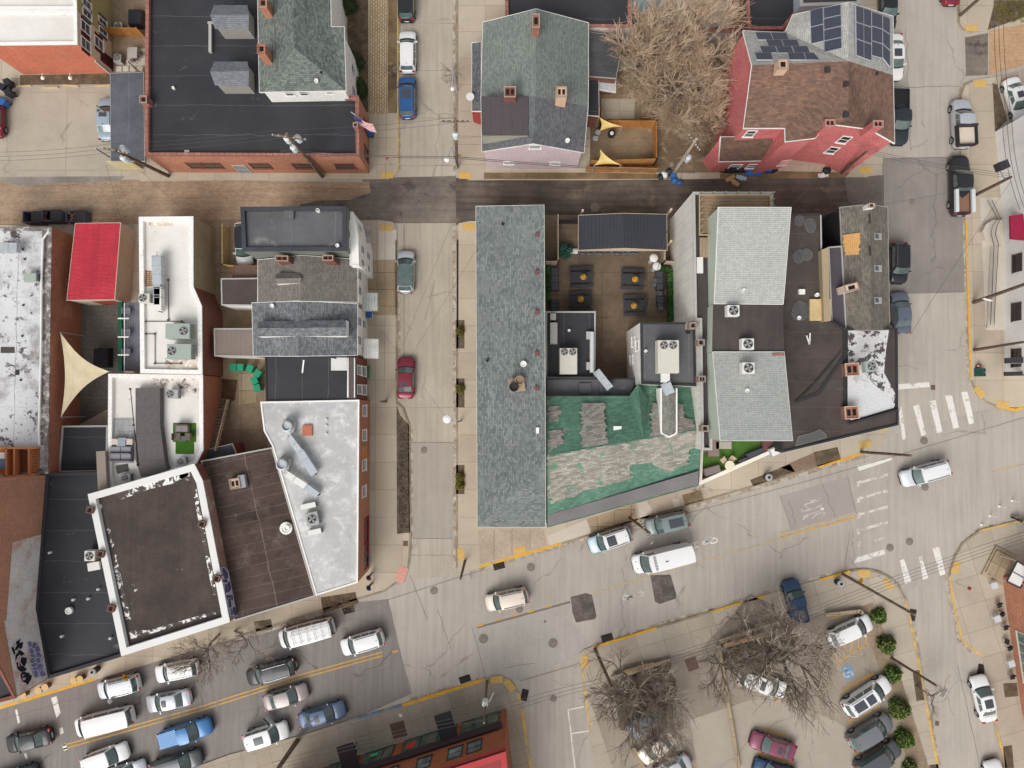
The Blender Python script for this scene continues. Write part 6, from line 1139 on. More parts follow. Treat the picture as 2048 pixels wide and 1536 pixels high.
pole('brown pole by the trash can at the rounded lot corner',(1685,1148),(1830,1230),12,m_pole,.16)
pole('dark brown pole with a white sign between the clipped shrubs',(1783,1316),(1873,1371),8.5,m_poled,.15)
pole('dark bent pole at the corner of the parking pavement',(1190,1298),(1225,1376),10,m_poled,.19)
pole('short dark pole at the south tip of the long shingle building',(930,1122),(921,1158),7.5,m_poled,.14)
pole('dark pole with cross braces beside the light blue suv',(1259,1036),(1300,1066),7.5,m_poled,.16,arms=((.75,-60,1.6),))
o,a,b_=pole('pole with white transformer and street name sign at the lower corner',(974,1362),(968,1446),9.5,m_pole,.15,cans=((.55,0,.2),)); g=G(); g.box(P(983,1393,3),1.0,.05,.3,R(65)); g.build('sign_plate',m_trim,o)
pole('thick pale pole lying out over the bottom pavement',(594,1482),(548,1549),10,m_pole,.26)
pole('dark pole on the side street pavement by the brick row house',(772,803),(761,803),9,m_poled,.13)
def lamp(label,base,head,zt,r=.3,hd=None,arm=None):
    a=P(*base,Z); b_=P(*head,zt); o=thing('street_lamp',label,'street lamp',a); g=G(); t=Vector((a.x,a.y,zt-.4)); g.tube(a,t,.09,.06); g.build('post',m_gal,o)
    g=G(); g.tube(t,Vector((b_.x,b_.y,zt-.05)),.05); g.build('arm',m_gal,o); g=G(); g.lathe(b_-Vector((0,0,.2)),[(r*.4,0),(r,.15),(r*.9,.35),(r*.3,.45)],16); g.build('lamp_head',m_trim,o)
lamp('round white headed lamp over the side street',(922,842),(894,838),7,.42); lamp('small lamp reaching over the side street from the tree pit',(914,182),(905,178),6,.2); lamp('cobra lamp head below the utility pole crossarms',(914,338),(894,319),7,.28)
def wires(label,pts,z=9.5,n=1,gap=.35,sag=.5,r=.014,name='overhead_wire'):
    g=G()
    for k in range(n):
        for (p,q) in zip(pts[:-1],pts[1:]):
            za=p[2] if len(p)>2 else z; zb_=q[2] if len(q)>2 else z
            a=P(p[0],p[1],za); b_=P(q[0],q[1],zb_); d=(b_-a); nn=Vector((-d.y,d.x,0)).normalized()*gap*k; L=14; pr=None
            for i in range(L+1):
                t=i/L; c=a+d*t+nn-Vector((0,0,4*sag*t*(1-t)))
                if pr is not None: g.tube(pr,c,r,n=4,cap=False)
                pr=c
    return g.build(name,m_wire,None,label=label,cat='overhead wire')
wires('wires between the carport pole and the three transformer pole',[(-40,322),(228,304),(576,274)],10.2,3,.4)
wires('wires from the three transformer pole across the side street',[(576,270),(911,245)],10.4,2,.5)
wires('twisted cable from the carport roof across to the garden fence pole',[(560,303),(911,316),(1390,346)],7.5,2,.15,r=.03)
wires('wire pair along the pink house to the leaning cable pole',[(911,288),(1390,290)],8.5,2,.8)
wires('long straight wire over the west pavement of the side street',[(774,-30),(770,440),(768,800)],7.5,1,sag=.2,r=.016)
wires('wire along the east kerb of the side street',[(911,-30),(911,238)],9.5,1); wires('wire from the kerb pole down the east kerb',[(911,250),(912,840)],8,1,sag=.8)
wires('two wires converging over the red sedan',[(906,440),(802,700)],6.5,1,sag=.1); wires('service wire from the long roof edge toward the street',[(952,500),(822,712)],6.5,1,sag=.1); wires('service wire from the lamp to the west pole',[(894,838),(762,660)],6.5,1,sag=.2)
wires('drop wire over the brick alley to the tan wall',[(260,322),(420,470)],7.5,1,sag=.1); wires('drop wire from the court to the red shed',[(212,330),(243,446)],6,1,sag=.1)
wires('dark wires fanning from the red wall pole over the side street',[(1730,306),(2022,356)],8.3,3,.2,r=.018); wires('wires from the alley to the red wall pole',[(1560,440),(1645,345)],7,2,.8,sag=.1)
wires('wire crossing the east side street from the white building pole',[(2022,362),(1820,670)],7,1,sag=.2); wires('wires running south above the white shop',[(1990,-30),(2005,240),(2040,420)],9,3,.45,r=.022)
wires('wire from the alley roof corner to the east pavement',[(1640,428),(1900,385)],7,1,sag=.3)
wires('three wires over the south pavement of the main street',[(548,1540),(968,1440),(1225,1368)],8.5,3,.35,r=.016)
wires('three wires over the parking lot pavement to the south-east corner',[(1225,1372),(1560,1262),(2060,1080)],9.2,4,.3,r=.016); wires('dashed guide wire beside the beer garden',[(1378,290),(1290,640)],6.5,1,sag=.1,r=.03)
# ---------------------------------------------------------------- rooftop machines
m_ac=plain('machine_beige',206,202,188); m_acg=plain('machine_green_grey',160,172,162); m_acw=plain('machine_white',224,222,216); m_met=mat('galvanised_duct',C(182,188,192),var=.12,sc=1.2,metal=.25,rough=.5); m_fan=plain('fan_dark',40,40,40); m_blade=plain('fan_blade',170,168,162)
def ac(label,u,v,z,sx,sy,h,fans,m=m_ac,rot=0,name='air_conditioner',legs=True,shelf=None,cat='air conditioner'):
    c=P(u,v,z+h); c.z=z; o=thing(name,label,cat,c,R(rot)); g=G(); g.box((0,0,.12),sx,sy,h-.12,0,.98); g.build('casing',m,o,org=Vector())
    g=G(); [g.box((x*sx*.4,y*sy*.4,0),.12,.12,.13) for x in (-1,1) for y in (-1,1)]; g.build('foot',m_dtrim,o,org=Vector())
    for fx,fy,r in fans:
        g=G(); g.lathe((fx,fy,h+.004),[(r,0),(r,.03)],24); f=g.build('fan_well',m_fan,o,org=Vector())
        g=G()
        for k in range(4):
            a=k*PI/2+.4; p=[Vector((fx,fy,h+.05))+Vector((math.cos(a+d)*rr,math.sin(a+d)*rr,zz_)) for d,rr,zz_ in ((-.1,r*.15,0),(-.32,r*.85,.03),(.32,r*.85,0),(.3,r*.15,0))]; g.poly(p)
        g.lathe((fx,fy,h+.05),[(r*.2,0),(r*.2,.04)],10); g.build('fan_blade',m_blade,f,org=Vector())
        g=G()
        for k in range(8): a=k*PI/4; g.beam((fx,fy,h+.1),(fx+r*math.cos(a),fy+r*math.sin(a),h+.1),.015,.01)
        for rr in (r*.5,r): 
            for k in range(16): a,a2=k*PI/8,(k+1)*PI/8; g.beam((fx+rr*math.cos(a),fy+rr*math.sin(a),h+.1),(fx+rr*math.cos(a2),fy+rr*math.sin(a2),h+.1),.02,.02)
        g.build('fan_grille',m_gal,f,org=Vector())
    g=G(); [g.box((sx/2+.004,-sy*.4+sy*.8*k/6,h*.25),.012,.05,h*.5) for k in range(7)]; g.build('louvre',m_dtrim,o,org=Vector())
    return o
ac('green grey machine on the long white roof, northern of two',355,662,5.1,2.4,1.5,1.1,[(.6,0,.4)],m_acg); ac('green grey machine on the long white roof, southern of two',358,703,5.1,2.4,1.5,1.1,[(-.7,.05,.4)],m_acg)
ac('round fan unit hanging on the edge of the long white roof',288,596,5.2,1.1,.9,.8,[(-.1,0,.36)],m_ac)
ac('grey condenser on the lower white roof beside the raised strip',344,788,4.4,1.2,.9,.8,[(-.2,0,.34)],m_gal); ac('small grey condenser beside the white parapet, eastern',362,923,4.3,.9,.7,.7,[(-.05,0,.28)],m_gal,14); ac('small grey condenser beside the black mat, western',250,955,4.3,1.0,.7,.7,[(0,0,.28)],m_gal)
ac('square fan unit left of the white parapet',179,1112,4.9,1.0,1.0,.9,[(0,0,.38)],m_acw); ac('tipped white cabinet unit left of the white parapet',187,1133,4.9,1.2,.8,.8,[],m_acw,10)
ac('square condenser on the dark valley roof, northern',1467,621,11.15,1.1,1.0,.9,[(0,0,.42)],m_acw); ac('square condenser on the dark valley roof, southern',1496,688,11.15,1.1,1.0,.9,[(0,0,.42)],m_acw); ac('square condenser near the top of the southern pale roof',1497,736,11.8,1.1,1.0,.9,[(0,0,.42)],m_acw)
ac('round topped green grey condenser on the peeling roof',1742,733,9.3,1.1,1.0,.8,[(.05,0,.36)],m_acg,8)
ac('twin fan rooftop unit with rust stain on the kitchen block',1137,722,4.1,1.75,2.6,1.3,[(-.4,.9,.34),(.42,.9,.34)],m_ac); ac('twin fan rooftop unit joined to white ducts on the white walled house',1337,713,8.2,2.0,3.1,1.3,[(-.42,1.05,.36),(.42,1.05,.36)],m_ac)
ac('fan unit in the row on the silver roof',624,1038,5.4,1.2,1.3,.9,[(0,0,.42)],m_gal,12); ac('white flat cabinet unit north of the silver roof fan',616,1012,5.4,1.5,.5,.7,[],m_acw,12); ac('white flat cabinet unit south of the silver roof fan',629,1064,5.4,1.3,.5,.7,[],m_acw,12)
ac('green grey machine on the stained white roof',60,554,4.9,1.2,.8,.8,[],m_acg); ac('split unit on the pale render wall',1400,530,9.2,.6,1.5,.5,[],m_acw)
g=G(); g.box(P(337,662,5.12),1.2,1.0,.12); 
def duct(label,pts,w_,h_,z,m=m_met,name='exhaust_duct',fan=None,w2=None):
    c0=P(*pts[0],z); o=thing(name,label,'duct',c0); 
    for k,(p,q) in enumerate(zip(pts[:-1],pts[1:])):
        a,b_=P(*p,z+.7),P(*q,z+.7); d=(b_-a).normalized(); g=G(); g.beam(a,b_,w_*(1 if k==0 or not w2 else w2),h_); g.build('duct_section',m if k%2==0 else plain('duct_blue_grey',176,183,190),o)
        g=G(); n=max(1,int((b_-a).length/.9)); [g.beam(a+d*(i*.9+.1),a+d*(i*.9+.16),w_*(1 if k==0 or not w2 else w2)+.06,h_+.06) for i in range(n)]; g.build('duct_flange',m_gal,o)
    g=G()
    for p in pts: c=P(*p,z+.5); g.box((c.x,c.y,z-.1),.14,.14,.8)
    g.build('duct_support',m_dtrim,o)
    if fan:
        c=P(*fan,z+.6); g=G(); g.box((c.x,c.y,z),1.2,1.1,.8,R(-10)); g.build('fan_casing',m_gal,o); g=G(); g.lathe(Vector((c.x,c.y,z+.9)),[(.5,0),(.54,.3),(.54,.5),(.42,.55),(.42,.3)],24); g.build('exhaust_collar',m_met,o)
    return o
duct('long exhaust duct with round collar, upper one on the silver roof',[(578,872),(600,902),(630,948)],.6,.5,5.4,fan=(578,852),w2=1.3); duct('pale exhaust duct straddling the silver roof edge, lower one',[(572,946),(612,972),(636,990)],.6,.5,5.4,m=m_acw,fan=(568,928))
duct('grey duct machine on the long white roof',[(316,512),(317,570),(316,610)],.9,.7,5.1,w2=.7); duct('white duct cabinet on the long white roof',[(318,575),(319,622)],.7,.7,5.1,m=m_acw); duct('pale metal duct slanting over the grey link roof',[(1192,742),(1220,777)],.7,.5,5.0); duct('white paired ducts linking the twin fan unit to the ridge',[(1330,744),(1330,765),(1340,788)],.8,.5,8.3,m=m_acw,w2=1.1); duct('grey duct box on the stained white roof',[(0,496),(38,496)],.9,.7,5.0)
# ---------------------------------------------------------------- garden, terrace and street furniture
def local(name,label,cat,u,v,z,rot=0,group=None): return thing(name,label,cat,P(u,v,z),R(rot)+1e-6,group)
m_bt=plain('charcoal_table',64,66,72); m_fl=mat('yellow_flowers',C(216,170,70),C(190,140,50),var=.2,sc=4)
def L(g,name,m,o,**k): return g.build(name,m,o,org=Vector(),**k)
def picnic(label,u,v,group):
    o=local('picnic_table',label,'picnic table',u,v,Z,random.Random(u+v).uniform(-4,4),group); o.scale=(1.3,1.1,1); g=G()
    for y in (-.36,-.12,.12,.36): g.box((0,y,.72),1.9,.21,.05)
    L(g,'table_top',m_bt,o)
    for y in (-.85,.85):
        g=G(); g.box((0,y-.09,.44),1.9,.16,.05); g.box((0,y+.09,.44),1.9,.16,.05); L(g,'bench',m_bt,o)
    for x in (-.7,.7): g=G(); g.beam((x,-.85,.4),(x,.85,.4),.08,.08); g.beam((x,-.7,0),(x,-.25,.72),.08,.08); g.beam((x,.7,0),(x,.25,.72),.08,.08); L(g,'leg',m_bt,o)
    t=thing('folded_parasol','folded yellow parasol standing in the '+label,'parasol',P(u+random.Random(u).uniform(-4,4),v+random.Random(v).uniform(-3,3),Z),R(u),'folded yellow parasols in the beer garden'); g=G(); g.tube((0,0,0),(0,0,2.0),.03); L(g,'post',m_gal,t); g=G(); g.lathe((0,0,1.0),[(.32,0),(.36,.12),(.26,.35),(.16,.8),(.04,1.1)],9); L(g,'canopy',m_fl,t); g=G(); g.lathe((0,0,0),[(.3,0),(.3,.1)],14); L(g,'base',m_bt,t)
gp='picnic tables in the beer garden'
for (u,v,l) in ((1161,556,'north-west picnic table of the beer garden'),(1263,560,'north-east picnic table of the beer garden'),(1160,604,'south-west picnic table of the beer garden'),(1268,612,'south-east picnic table of the beer garden')): picnic(l,u,v,gp)
for k,(u,v,w_,h_,l) in enumerate(((1109,560,.9,2.4,'long dark sofa on the west side of the courtyard'),(1109,612,.9,1.2,'short dark sofa on the west side of the courtyard'),(1318,563,.8,2.0,'long dark bench on the east side of the courtyard'),(1319,604,.8,1.0,'dark low table on the east side of the courtyard'))):
    o=local('outdoor_sofa',l,'sofa',u,v,Z); g=G(); g.box((0,0,.1),w_,h_,.35); L(g,'seat',m_bt,o); g=G(); g.box((-w_/2 if u<1200 else w_/2,0,.1),.16,h_,.75); L(g,'backrest',plain('charcoal_back',52,54,60),o); g=G(); [g.box((0,-h_/2+h_*(i+.5)/3,.45),w_*.8,h_/3-.06,.12) for i in range(3)]; L(g,'cushion',plain('grey_cushion',84,86,92),o)
def chair(name,label,u,v,z,rot,m,group=None,s=1):
    o=local(name,label,'chair',u,v,z,rot,group); g=G(); g.box((0,0,.42),.46*s,.46*s,.06); L(g,'seat',m,o); g=G(); g.box((0,.22*s,.46),.46*s,.05,.42); L(g,'backrest',m,o)
    for x in (-.2,.2):
        for y in (-.2,.2): g=G(); g.tube((x*s,y*s,0),(x*s,y*s,.44),.02,n=6); L(g,'leg',m_dtrim,o)
    return o
for k in range(10): 
    chair('bar_stool','grey bar stool in the row under the south eave of the pavilion',1166+k*11.5,507,Z,180+(k%3-1)*12,plain('grey_seat',122,124,128),'grey bar stools lined along the pavilion')
for k,(u,v,l) in enumerate(((1307,563,'upper grey chair at the long dark bench'),(1306,570,'lower grey chair at the long dark bench'),(1318,588,'grey round chair above the dark low table'),(1320,617,'grey round chair below the dark low table'))): chair('garden_chair',l,u,v,Z,90,plain('grey_seat',122,124,128))
for k,(u,v,l) in enumerate(((1300,524,'northern metal patio heater with domed top in the courtyard'),(1306,540,'southern metal patio heater with domed top in the courtyard'))):
    o=local('patio_heater',l,'patio heater',u,v,Z); g=G(); g.lathe((0,0,0),[(.25,0),(.22,.5),(.05,.6),(.04,2.0)],12); L(g,'post',m_gal,o); g=G(); g.lathe((0,0,1.95),[(.42,0),(.44,.06),(.3,.16),(.1,.22)],20); L(g,'reflector',m_acw,o)
o=local('propane_tank','white oblong tank beside the blue palm plant','tank',1147,504,Z); g=G(); g.tube((-.4,0,.4),(.4,0,.4),.3,n=14); L(g,'tank',m_acw,o); g=G(); g.box((-.3,0,0),.1,.4,.15); g.box((.3,0,0),.1,.4,.15); L(g,'foot',m_gal,o)
# fences
def fence(label,pts,h,m,cat='fence',th=.08,sp=1.6,name='fence'):
    a=P(*pts[0],Z); o=thing(name,label,cat,a)
    g=G(); gp_=G()
    for p,q in zip(pts[:-1],pts[1:]):
        A,Bq=P(*p,Z),P(*q,Z); d=Bq-A; n=max(1,int(d.length/.3)); 
        for i in range(n): c0=A+d*(i/n); c1=A+d*((i+.92)/n); g.beam(c0+Vector((0,0,h/2)),c1+Vector((0,0,h/2)),th,h-.02*(i%2))
        m_=max(1,int(d.length/sp))
        for i in range(m_+1): gp_.box(A+d*(i/m_)+Vector((0,0,0)),.12,.12,h+.1)
    g.build('fence_board',m,o); gp_.build('fence_post',m,o)
m_fo=mat('orange_cedar_fence',C(186,130,70),C(166,110,58),var=.15,sc=1); m_fy=mat('pale_pine_fence',C(196,166,112),var=.12)
fence('orange cedar fence around the square dirt patio beside the pink house',[(1174,232),(1199,232),(1199,256),(1306,256),(1306,330),(1180,334)],1.9,m_fo); fence('low orange fence along the dark alley behind the pink house',[(1172,343),(1310,346)],1.5,m_fo)
fence('cedar fence between the olive and cream house yards',[(205,72),(290,74)],1.8,m_fo); fence('pale pine fence beside the white car in the yard',[(458,458),(458,536),(500,540)],1.8,m_fy)
fence('beige timber fence posts beside the pavilion on the west',[(1114,440),(1114,530),(1092,531)],2.0,plain('beige_fence',206,190,162)); fence('beige fence at the east side of the pavilion',[(1322,500),(1322,530),(1350,532)],2.0,plain('beige_fence',206,190,162)); fence('dark picket gate west of the pavilion',[(1116,447),(1155,447)],1.6,m_dtrim)
# shade sails
def sail(label,c3,m,n=12):
    V=[P(*c) for c in c3]; o=thing('shade_sail',label,'shade sail',sum(V,Vector())/3); cen=sum(V,Vector())/3; ring=[]
    for i in range(3):
        a,b_=V[i],V[(i+1)%3]; mid=(a+b_)/2
        for k in range(n): t=k/n; p=a.lerp(b_,t); ring.append(p+(cen-mid)*.28*math.sin(PI*t)**1.0)
    g=G(); pts=[cen-Vector((0,0,.15))]+[cen.lerp(p,.5)-Vector((0,0,.1)) for p in ring]+ring; N=len(ring)
    f=[(0,1+i,1+(i+1)%N) for i in range(N)]+[(1+i,1+N+i,1+N+(i+1)%N,1+(i+1)%N) for i in range(N)]; g.add(pts,f); g.build('canvas',m,o,smooth=True)
    g=G()
    for v_ in V: g.tube(Vector((v_.x,v_.y,.1)),v_,.05,n=8)
    g.build('mast',m_gal,o)
m_sl=mat('cream_sail_canvas',C(226,210,172),C(212,194,156),var=.08,sc=.5,fv=.015,seam=(1.3,.04,C(196,180,146),0,.8))
sail('large cream triangular shade sail over the cobbled court',((120,664,4.2),(218,743,4.6),(122,834,4.2)),m_sl); m_sy=mat('yellow_sail_canvas',C(226,196,118),var=.06)
sail('small yellow shade sail at the north side of the fenced patio',((1198,234,2.6),(1244,253,2.3),(1200,262,2.2)),m_sy); sail('small yellow shade sail near the alley fence of the patio',((1201,300,2.6),(1242,330,2.3),(1188,331,2.3)),m_sy)
# bins
def bin_(label,u,v,rot,m,lid=None,group=None,s=1.0,open_=False,name='wheelie_bin',z=Z,cat='bin'):
    o=local(name,label,cat,u,v,z,rot,group); g=G(); g.box((0,0,.08),.5*s,.55*s,.9*s,0,1.15); L(g,'bin_body',m,o); g=G(); g.box((0,0,.985*s),.62*s,.68*s,.07); g.beam((-.25*s,.36*s,.95*s),(.25*s,.36*s,.95*s),.05,.05); L(g,'lid',lid or m,o)
    g=G(); [g.tube((x-.03,.26*s,.1),(x+.03,.26*s,.1),.1,n=10) for x in (-.24*s,.24*s)]; L(g,'wheel',m_tyre,o)
m_gb=mat('green_bin_plastic',C(32,150,112),var=.08,rough=.5); m_bb=plain('blue_bin_plastic',46,98,162,rough=.5); m_kb2=plain('black_bin_plastic',42,44,50,rough=.5)
gg='green bins in the back yard'
for k,(u,v,a,l) in enumerate(((474,736,0,'leftmost green bin under the cream wall'),(488,736,0,'second green bin from the left under the cream wall'),(507,738,-20,'green bin turned slightly, third from the left'),(522,748,-30,'green bin with yellow label tucked by the black roof'),(516,762,25,'green bin with two stickers in the middle of the right stack'),(521,777,15,'lowest green bin of the right stack'))): bin_(l,u,v,a,m_gb,group=gg,s=1.08)
bin_('blue recycling bin beside the dark red car at the left edge',17,211,-35,m_bb); bin_('upper black bin by the orange brick wall foot',26,172,20,m_kb2); bin_('middle black bin by the orange brick wall foot',16,182,-30,m_kb2); bin_('lower black bin by the orange brick wall foot',28,192,-60,m_kb2)
for k,(u,l) in enumerate(((1452,'left black bin against the red house wing'),(1462,'second black bin against the red house wing'),(1476,'third black bin against the red house wing'),(1543,'black bin right of the blue tarp'))): bin_(l,u,342,0,m_kb2)
bin_('blue round bin right of the blue tarp',1531,343,0,m_bb); bin_('blue bin below the flag by the brick wall corner',744,271,0,m_bb); bin_('white electrical cabinet bin by the striped awning',742,632,0,m_acw,lid=m_bb)
o=local('tarp_heap','bright blue tarpaulin heap against the red wall','tarp',1507,341,Z); g=G(); r=random.Random(4); g.grid(lambda a,b_:Vector(((a-.5)*1.8,(b_-.5)*1.25,.75*math.sin(PI*a)**.4*math.sin(PI*b_)**.4+.12*math.sin(9*a+5*b_))),12,9); L(g,'tarpaulin',plain('blue_tarp',48,110,190,rough=.5),o,smooth=True)
def dump(label,u,v,rot,m,full=None,w_=1.9,d_=1.15):
    o=local('dumpster',label,'dumpster',u,v,.02,rot); g=G()
    for y in (-d_/2,d_/2): g.box((0,y,.1),w_,.08,1.2)
    for x in (-w_/2,w_/2): g.box((x,0,.1),.08,d_,1.2)
    g.box((0,0,.1),w_,d_,.06)
    for k in range(6): g.box((-w_/2+w_*(k+.5)/6,-d_/2-.05,.15),.07,.05,1.05)
    L(g,'container',m,o); g=G(); g.box((w_*.24,0,1.31),w_*.5,d_,.05); L(g,'lid',m_dtrim,o)
    if full:
        g=G(); r=random.Random(u); [g.box((r.uniform(-w_*.4,0),r.uniform(-d_*.35,d_*.35),r.uniform(.7,1.0)),r.uniform(.2,.45),r.uniform(.2,.4),.25,r.uniform(0,3)) for k in range(7)]; L(g,'refuse',full,o)
dump('closed dark dumpster, leftmost beside the brick alley',80,440,0,plain('dark_dumpster',92,96,108)); dump('open dark dumpster between two others by the alley',118,437,0,plain('dark_dumpster',92,96,108),plain('dark_refuse',70,44,40)); dump('open dumpster full of brown rubbish by the manhole patch',165,438,0,plain('dark_dumpster',92,96,108),plain('brown_refuse',124,92,76))
# rubbish by the leaning pole
def bag(label,u,v,m,s=.35,name='rubbish_bag',z=Z,cat='rubbish bag'):
    o=local(name,label,cat,u,v,z,u); g=G(); g.lathe((0,0,0),[(s*.8,0),(s*1.05,s*.4),(s*.9,s*.9),(s*.4,s*1.25),(s*.12,s*1.5)],11); 
    r=random.Random(u); g.v=[v_+Vector((r.uniform(-.05,.05),r.uniform(-.05,.05),0)) for v_ in g.v]; L(g,'bag',m,o); g=G(); g.box((0,0,s*1.45),s*.3,s*.1,.08); L(g,'knot',m,o)
for u,v,m,l,s_ in ((1328,350,m_acw,'white rubbish bag at the left of the pole foot',.4),(1345,350,m_bb,'blue bag just right of the pole foot',.35),(1349,362,m_bb,'blue bag lying lowest toward the alley',.36),(1358,366,m_bb,'blue bag nearest the alley centre',.33),(1321,354,m_kb2,'black bag at the far left of the rubbish',.35),(1336,346,m_kb2,'black bag behind the white rubbish bag',.4),(1652,343,m_kb2,'black bag at the foot of the red wall pole',.4)): bag(l,u,v,m,s_)
for k,(u,v,a,l,m) in enumerate(((1459,358,30,'larger brown cardboard box in the alley',plain('cardboard',190,146,96)),(1468,366,-40,'smaller brown cardboard box in the alley',plain('cardboard',190,146,96)),(1481,357,-15,'pale blue grey box beside the cardboard boxes',plain('pale_box',178,188,206)),(1644,352,5,'white crumpled box below the red wall pole',m_acw))):
    o=local('cardboard_box',l,'box',u,v,.03,a); g=G(); g.box((0,0,0),.55,.45,.3); L(g,'box',m,o); g=G(); g.box((.4,0,.28),.3,.42,.02); g.box((-.4,0,.26),.3,.42,.02); L(g,'flap',m,o)
# street cans, signs, hydrant like bits
def can(label,u,v,m=m_kb2):
    o=local('litter_bin',label,'litter bin',u,v,Z); g=G(); g.lathe((0,0,0),[(.3,0),(.36,.9),(.38,.95)],18); L(g,'bin_body',m,o); g=G(); g.lathe((0,0,.96),[(.38,0),(.36,.1),(.2,.14)],18); L(g,'lid',m_gal,o); g=G(); g.lathe((0,0,1.1),[(.15,0),(.15,.02)],12); L(g,'opening',m_fan,o)
can('round black litter bin at the rounded parking corner',1673,1163); can('round black litter bin on the brick patched pavement',1531,953); can('dark litter bin near the wooden stump seats',196,1337)
for k,(u,v) in enumerate(((55,1385),(86,1376),(99,1369),(156,1356),(168,1353))): 
    o=local('stump_table',('wooden topped drum table nearest the graffiti','left one of the middle pair of wooden drum tables','right one of the middle pair of wooden drum tables','left one of the right pair of wooden drum tables','wooden drum table nearest the litter bin')[k],'table',u,v,Z,0,'round wooden topped tables on the pavement'); g=G(); g.lathe((0,0,0),[(.26,0),(.28,.7)],18); L(g,'drum',plain('brown_drum',110,84,62),o); g=G(); g.lathe((0,0,.72),[(.36,0),(.36,.05)],24); L(g,'table_top',mat('pale_wood_disc',C(212,178,124),var=.08),o)
def sign(label,u,v,h,w_,hh,m,rot=0,cat='sign',dia=False,name='street_sign'):
    dx_,dy_=1024-u,v-815; rot=math.degrees(math.atan2(dx_,-dy_))
    o=local(name,label,cat,u,v,Z,rot); g=G(); g.tube((0,0,0),(0,0,h),.03,n=8); L(g,'post',m_gal,o); g=G(); q=[(-w_/2,-hh/2),(w_/2,-hh/2),(w_/2,hh/2),(-w_/2,hh/2)] if not dia else [(0,-hh/2),(w_/2,0),(0,hh/2),(-w_/2,0)]
    g.add([(x,-.04,h-hh/2+y) for x,y in q]+[(x,-.06,h-hh/2+y) for x,y in q],[(0,1,2,3),(7,6,5,4),(0,4,5,1),(1,5,6,2),(2,6,7,3),(3,7,4,0)]); L(g,'sign_plate',m,o)
    return o
m_ys=plain('sign_yellow',240,176,20); 
sg=sign('yellow diamond pedestrian sign beside the silver white suv',272,1340,2.6,.9,.9,m_ys,-25,dia=True); g=G(); g.tube((0,-.065,2.0),(0,-.065,2.3),.035,n=6); g.tube((0,-.065,2.0),(-.12,-.065,1.85),.03,n=6); g.tube((0,-.065,2.0),(.12,-.065,1.85),.03,n=6); g.lathe((0,-.065,2.32),[(.05,0),(.05,.08)],8); L(g,'walking_figure',m_blk,sg)
sign('yellow sign on the rounded corner of the parking pavement',1700,1152,2.8,.9,.9,m_ys,-150,dia=True); sign('yellow sign beside the tactile pad at the dark alley corner',921,325,2.6,.7,.7,m_ys,190,dia=True)
sign('white parking sign by the beer block pole',1296,1078,2.4,.4,.6,m_trim,-70); sign('white sign at the south corner of the parking pavement',1757,1153,2.8,.7,.3,m_trim,160); sign('white sign on the lot side wall of the lower right street',1862,1368,2.6,1.0,.6,m_trim,170); sign('white street sign at the bottom centre pavement',1175,1348,2.4,.7,.35,m_trim,160); sign('white parking sign below the silver white suv',240,1388,2.2,.4,.6,m_trim,-70)
sign('thin slanting sign post at the east corner pavement',1912,1166,2.5,.35,.5,plain('red_sign',186,80,70),10); sign('thin sign post before the pink house alley corner',781,330,2.4,.3,.5,plain('red_sign2',186,90,70),10); sign('sign post on the south pavement by the blue kerb',808,1412,2.6,.35,.5,m_trim,200); sign('sign post on the south pavement above the walking person',694,1478,2.6,.35,.5,m_trim,200)
for k,(u,v) in enumerate(((1963,1049),(1980,1031),(1998,1012),(2024,1001))): 
    o=local('bollard','white flexible bollard in the hatched corner of the main street, one of four in a slanting row' if 0 else ('southernmost white flexible post at the east corner','second white flexible post from the south','third white flexible post from the south','northernmost white flexible post at the east corner')[k],'bollard',u,v,.02); g=G(); g.lathe((0,0,0),[(.14,0),(.13,.04),(.05,.08),(.045,1.0)],12); L(g,'post',m_trim,o); g=G(); g.lathe((0,0,.8),[(.052,0),(.052,.12)],12); L(g,'reflector',plain('reflector',200,196,190),o)
# wheel stops, planter, benches
for u,v,a,l in ((48,173,3,'leftmost pale wheel stop in the parking court'),(102,176,0,'second pale wheel stop of the parking court'),(142,172,-3,'third pale wheel stop of the parking court'),(206,172,3,'wheel stop next to the carport')):
    o=local('wheel_stop',l,'wheel stop',u,v,.03,a); g=G(); g.box((0,0,0),1.8,.18,.14,0,.9); L(g,'beam',plain('timber_stop',204,180,138),o); g=G(); [g.lathe((x,0,.13),[(.03,0),(.03,.03)],8) for x in (-.7,.7)]; L(g,'bolt',m_gal,o)
def bench(label,u,v,rot,m,L_=2.0):
    o=local('bench',label,'bench',u,v,Z,rot); g=G(); [g.box((0,y,.42),L_,.13,.05) for y in (-.16,0,.16)]; L(g,'seat',m,o); g=G(); g.box((0,.28,.55),L_,.05,.3); L(g,'backrest',m,o)
    for x in (-L_*.4,L_*.4): g=G(); g.box((x,0,0),.08,.45,.42); L(g,'leg',m_dtrim,o)
bench('teal bench at the corner of the silver roof building',733,1104,-82,plain('teal_bench',44,108,134),1.6); bench('pale timber bench on the parking pavement by the planting bed',1275,1334,15,plain('bench_wood',190,150,108),3.4); bench('long pale timber bench on the pavement above the mulch strip',1485,1278,15,plain('bench_wood',190,150,108),4.2)
bench('green bench outside the brown brick row house',736,745,-90,plain('green_bench',98,148,104),1.3)
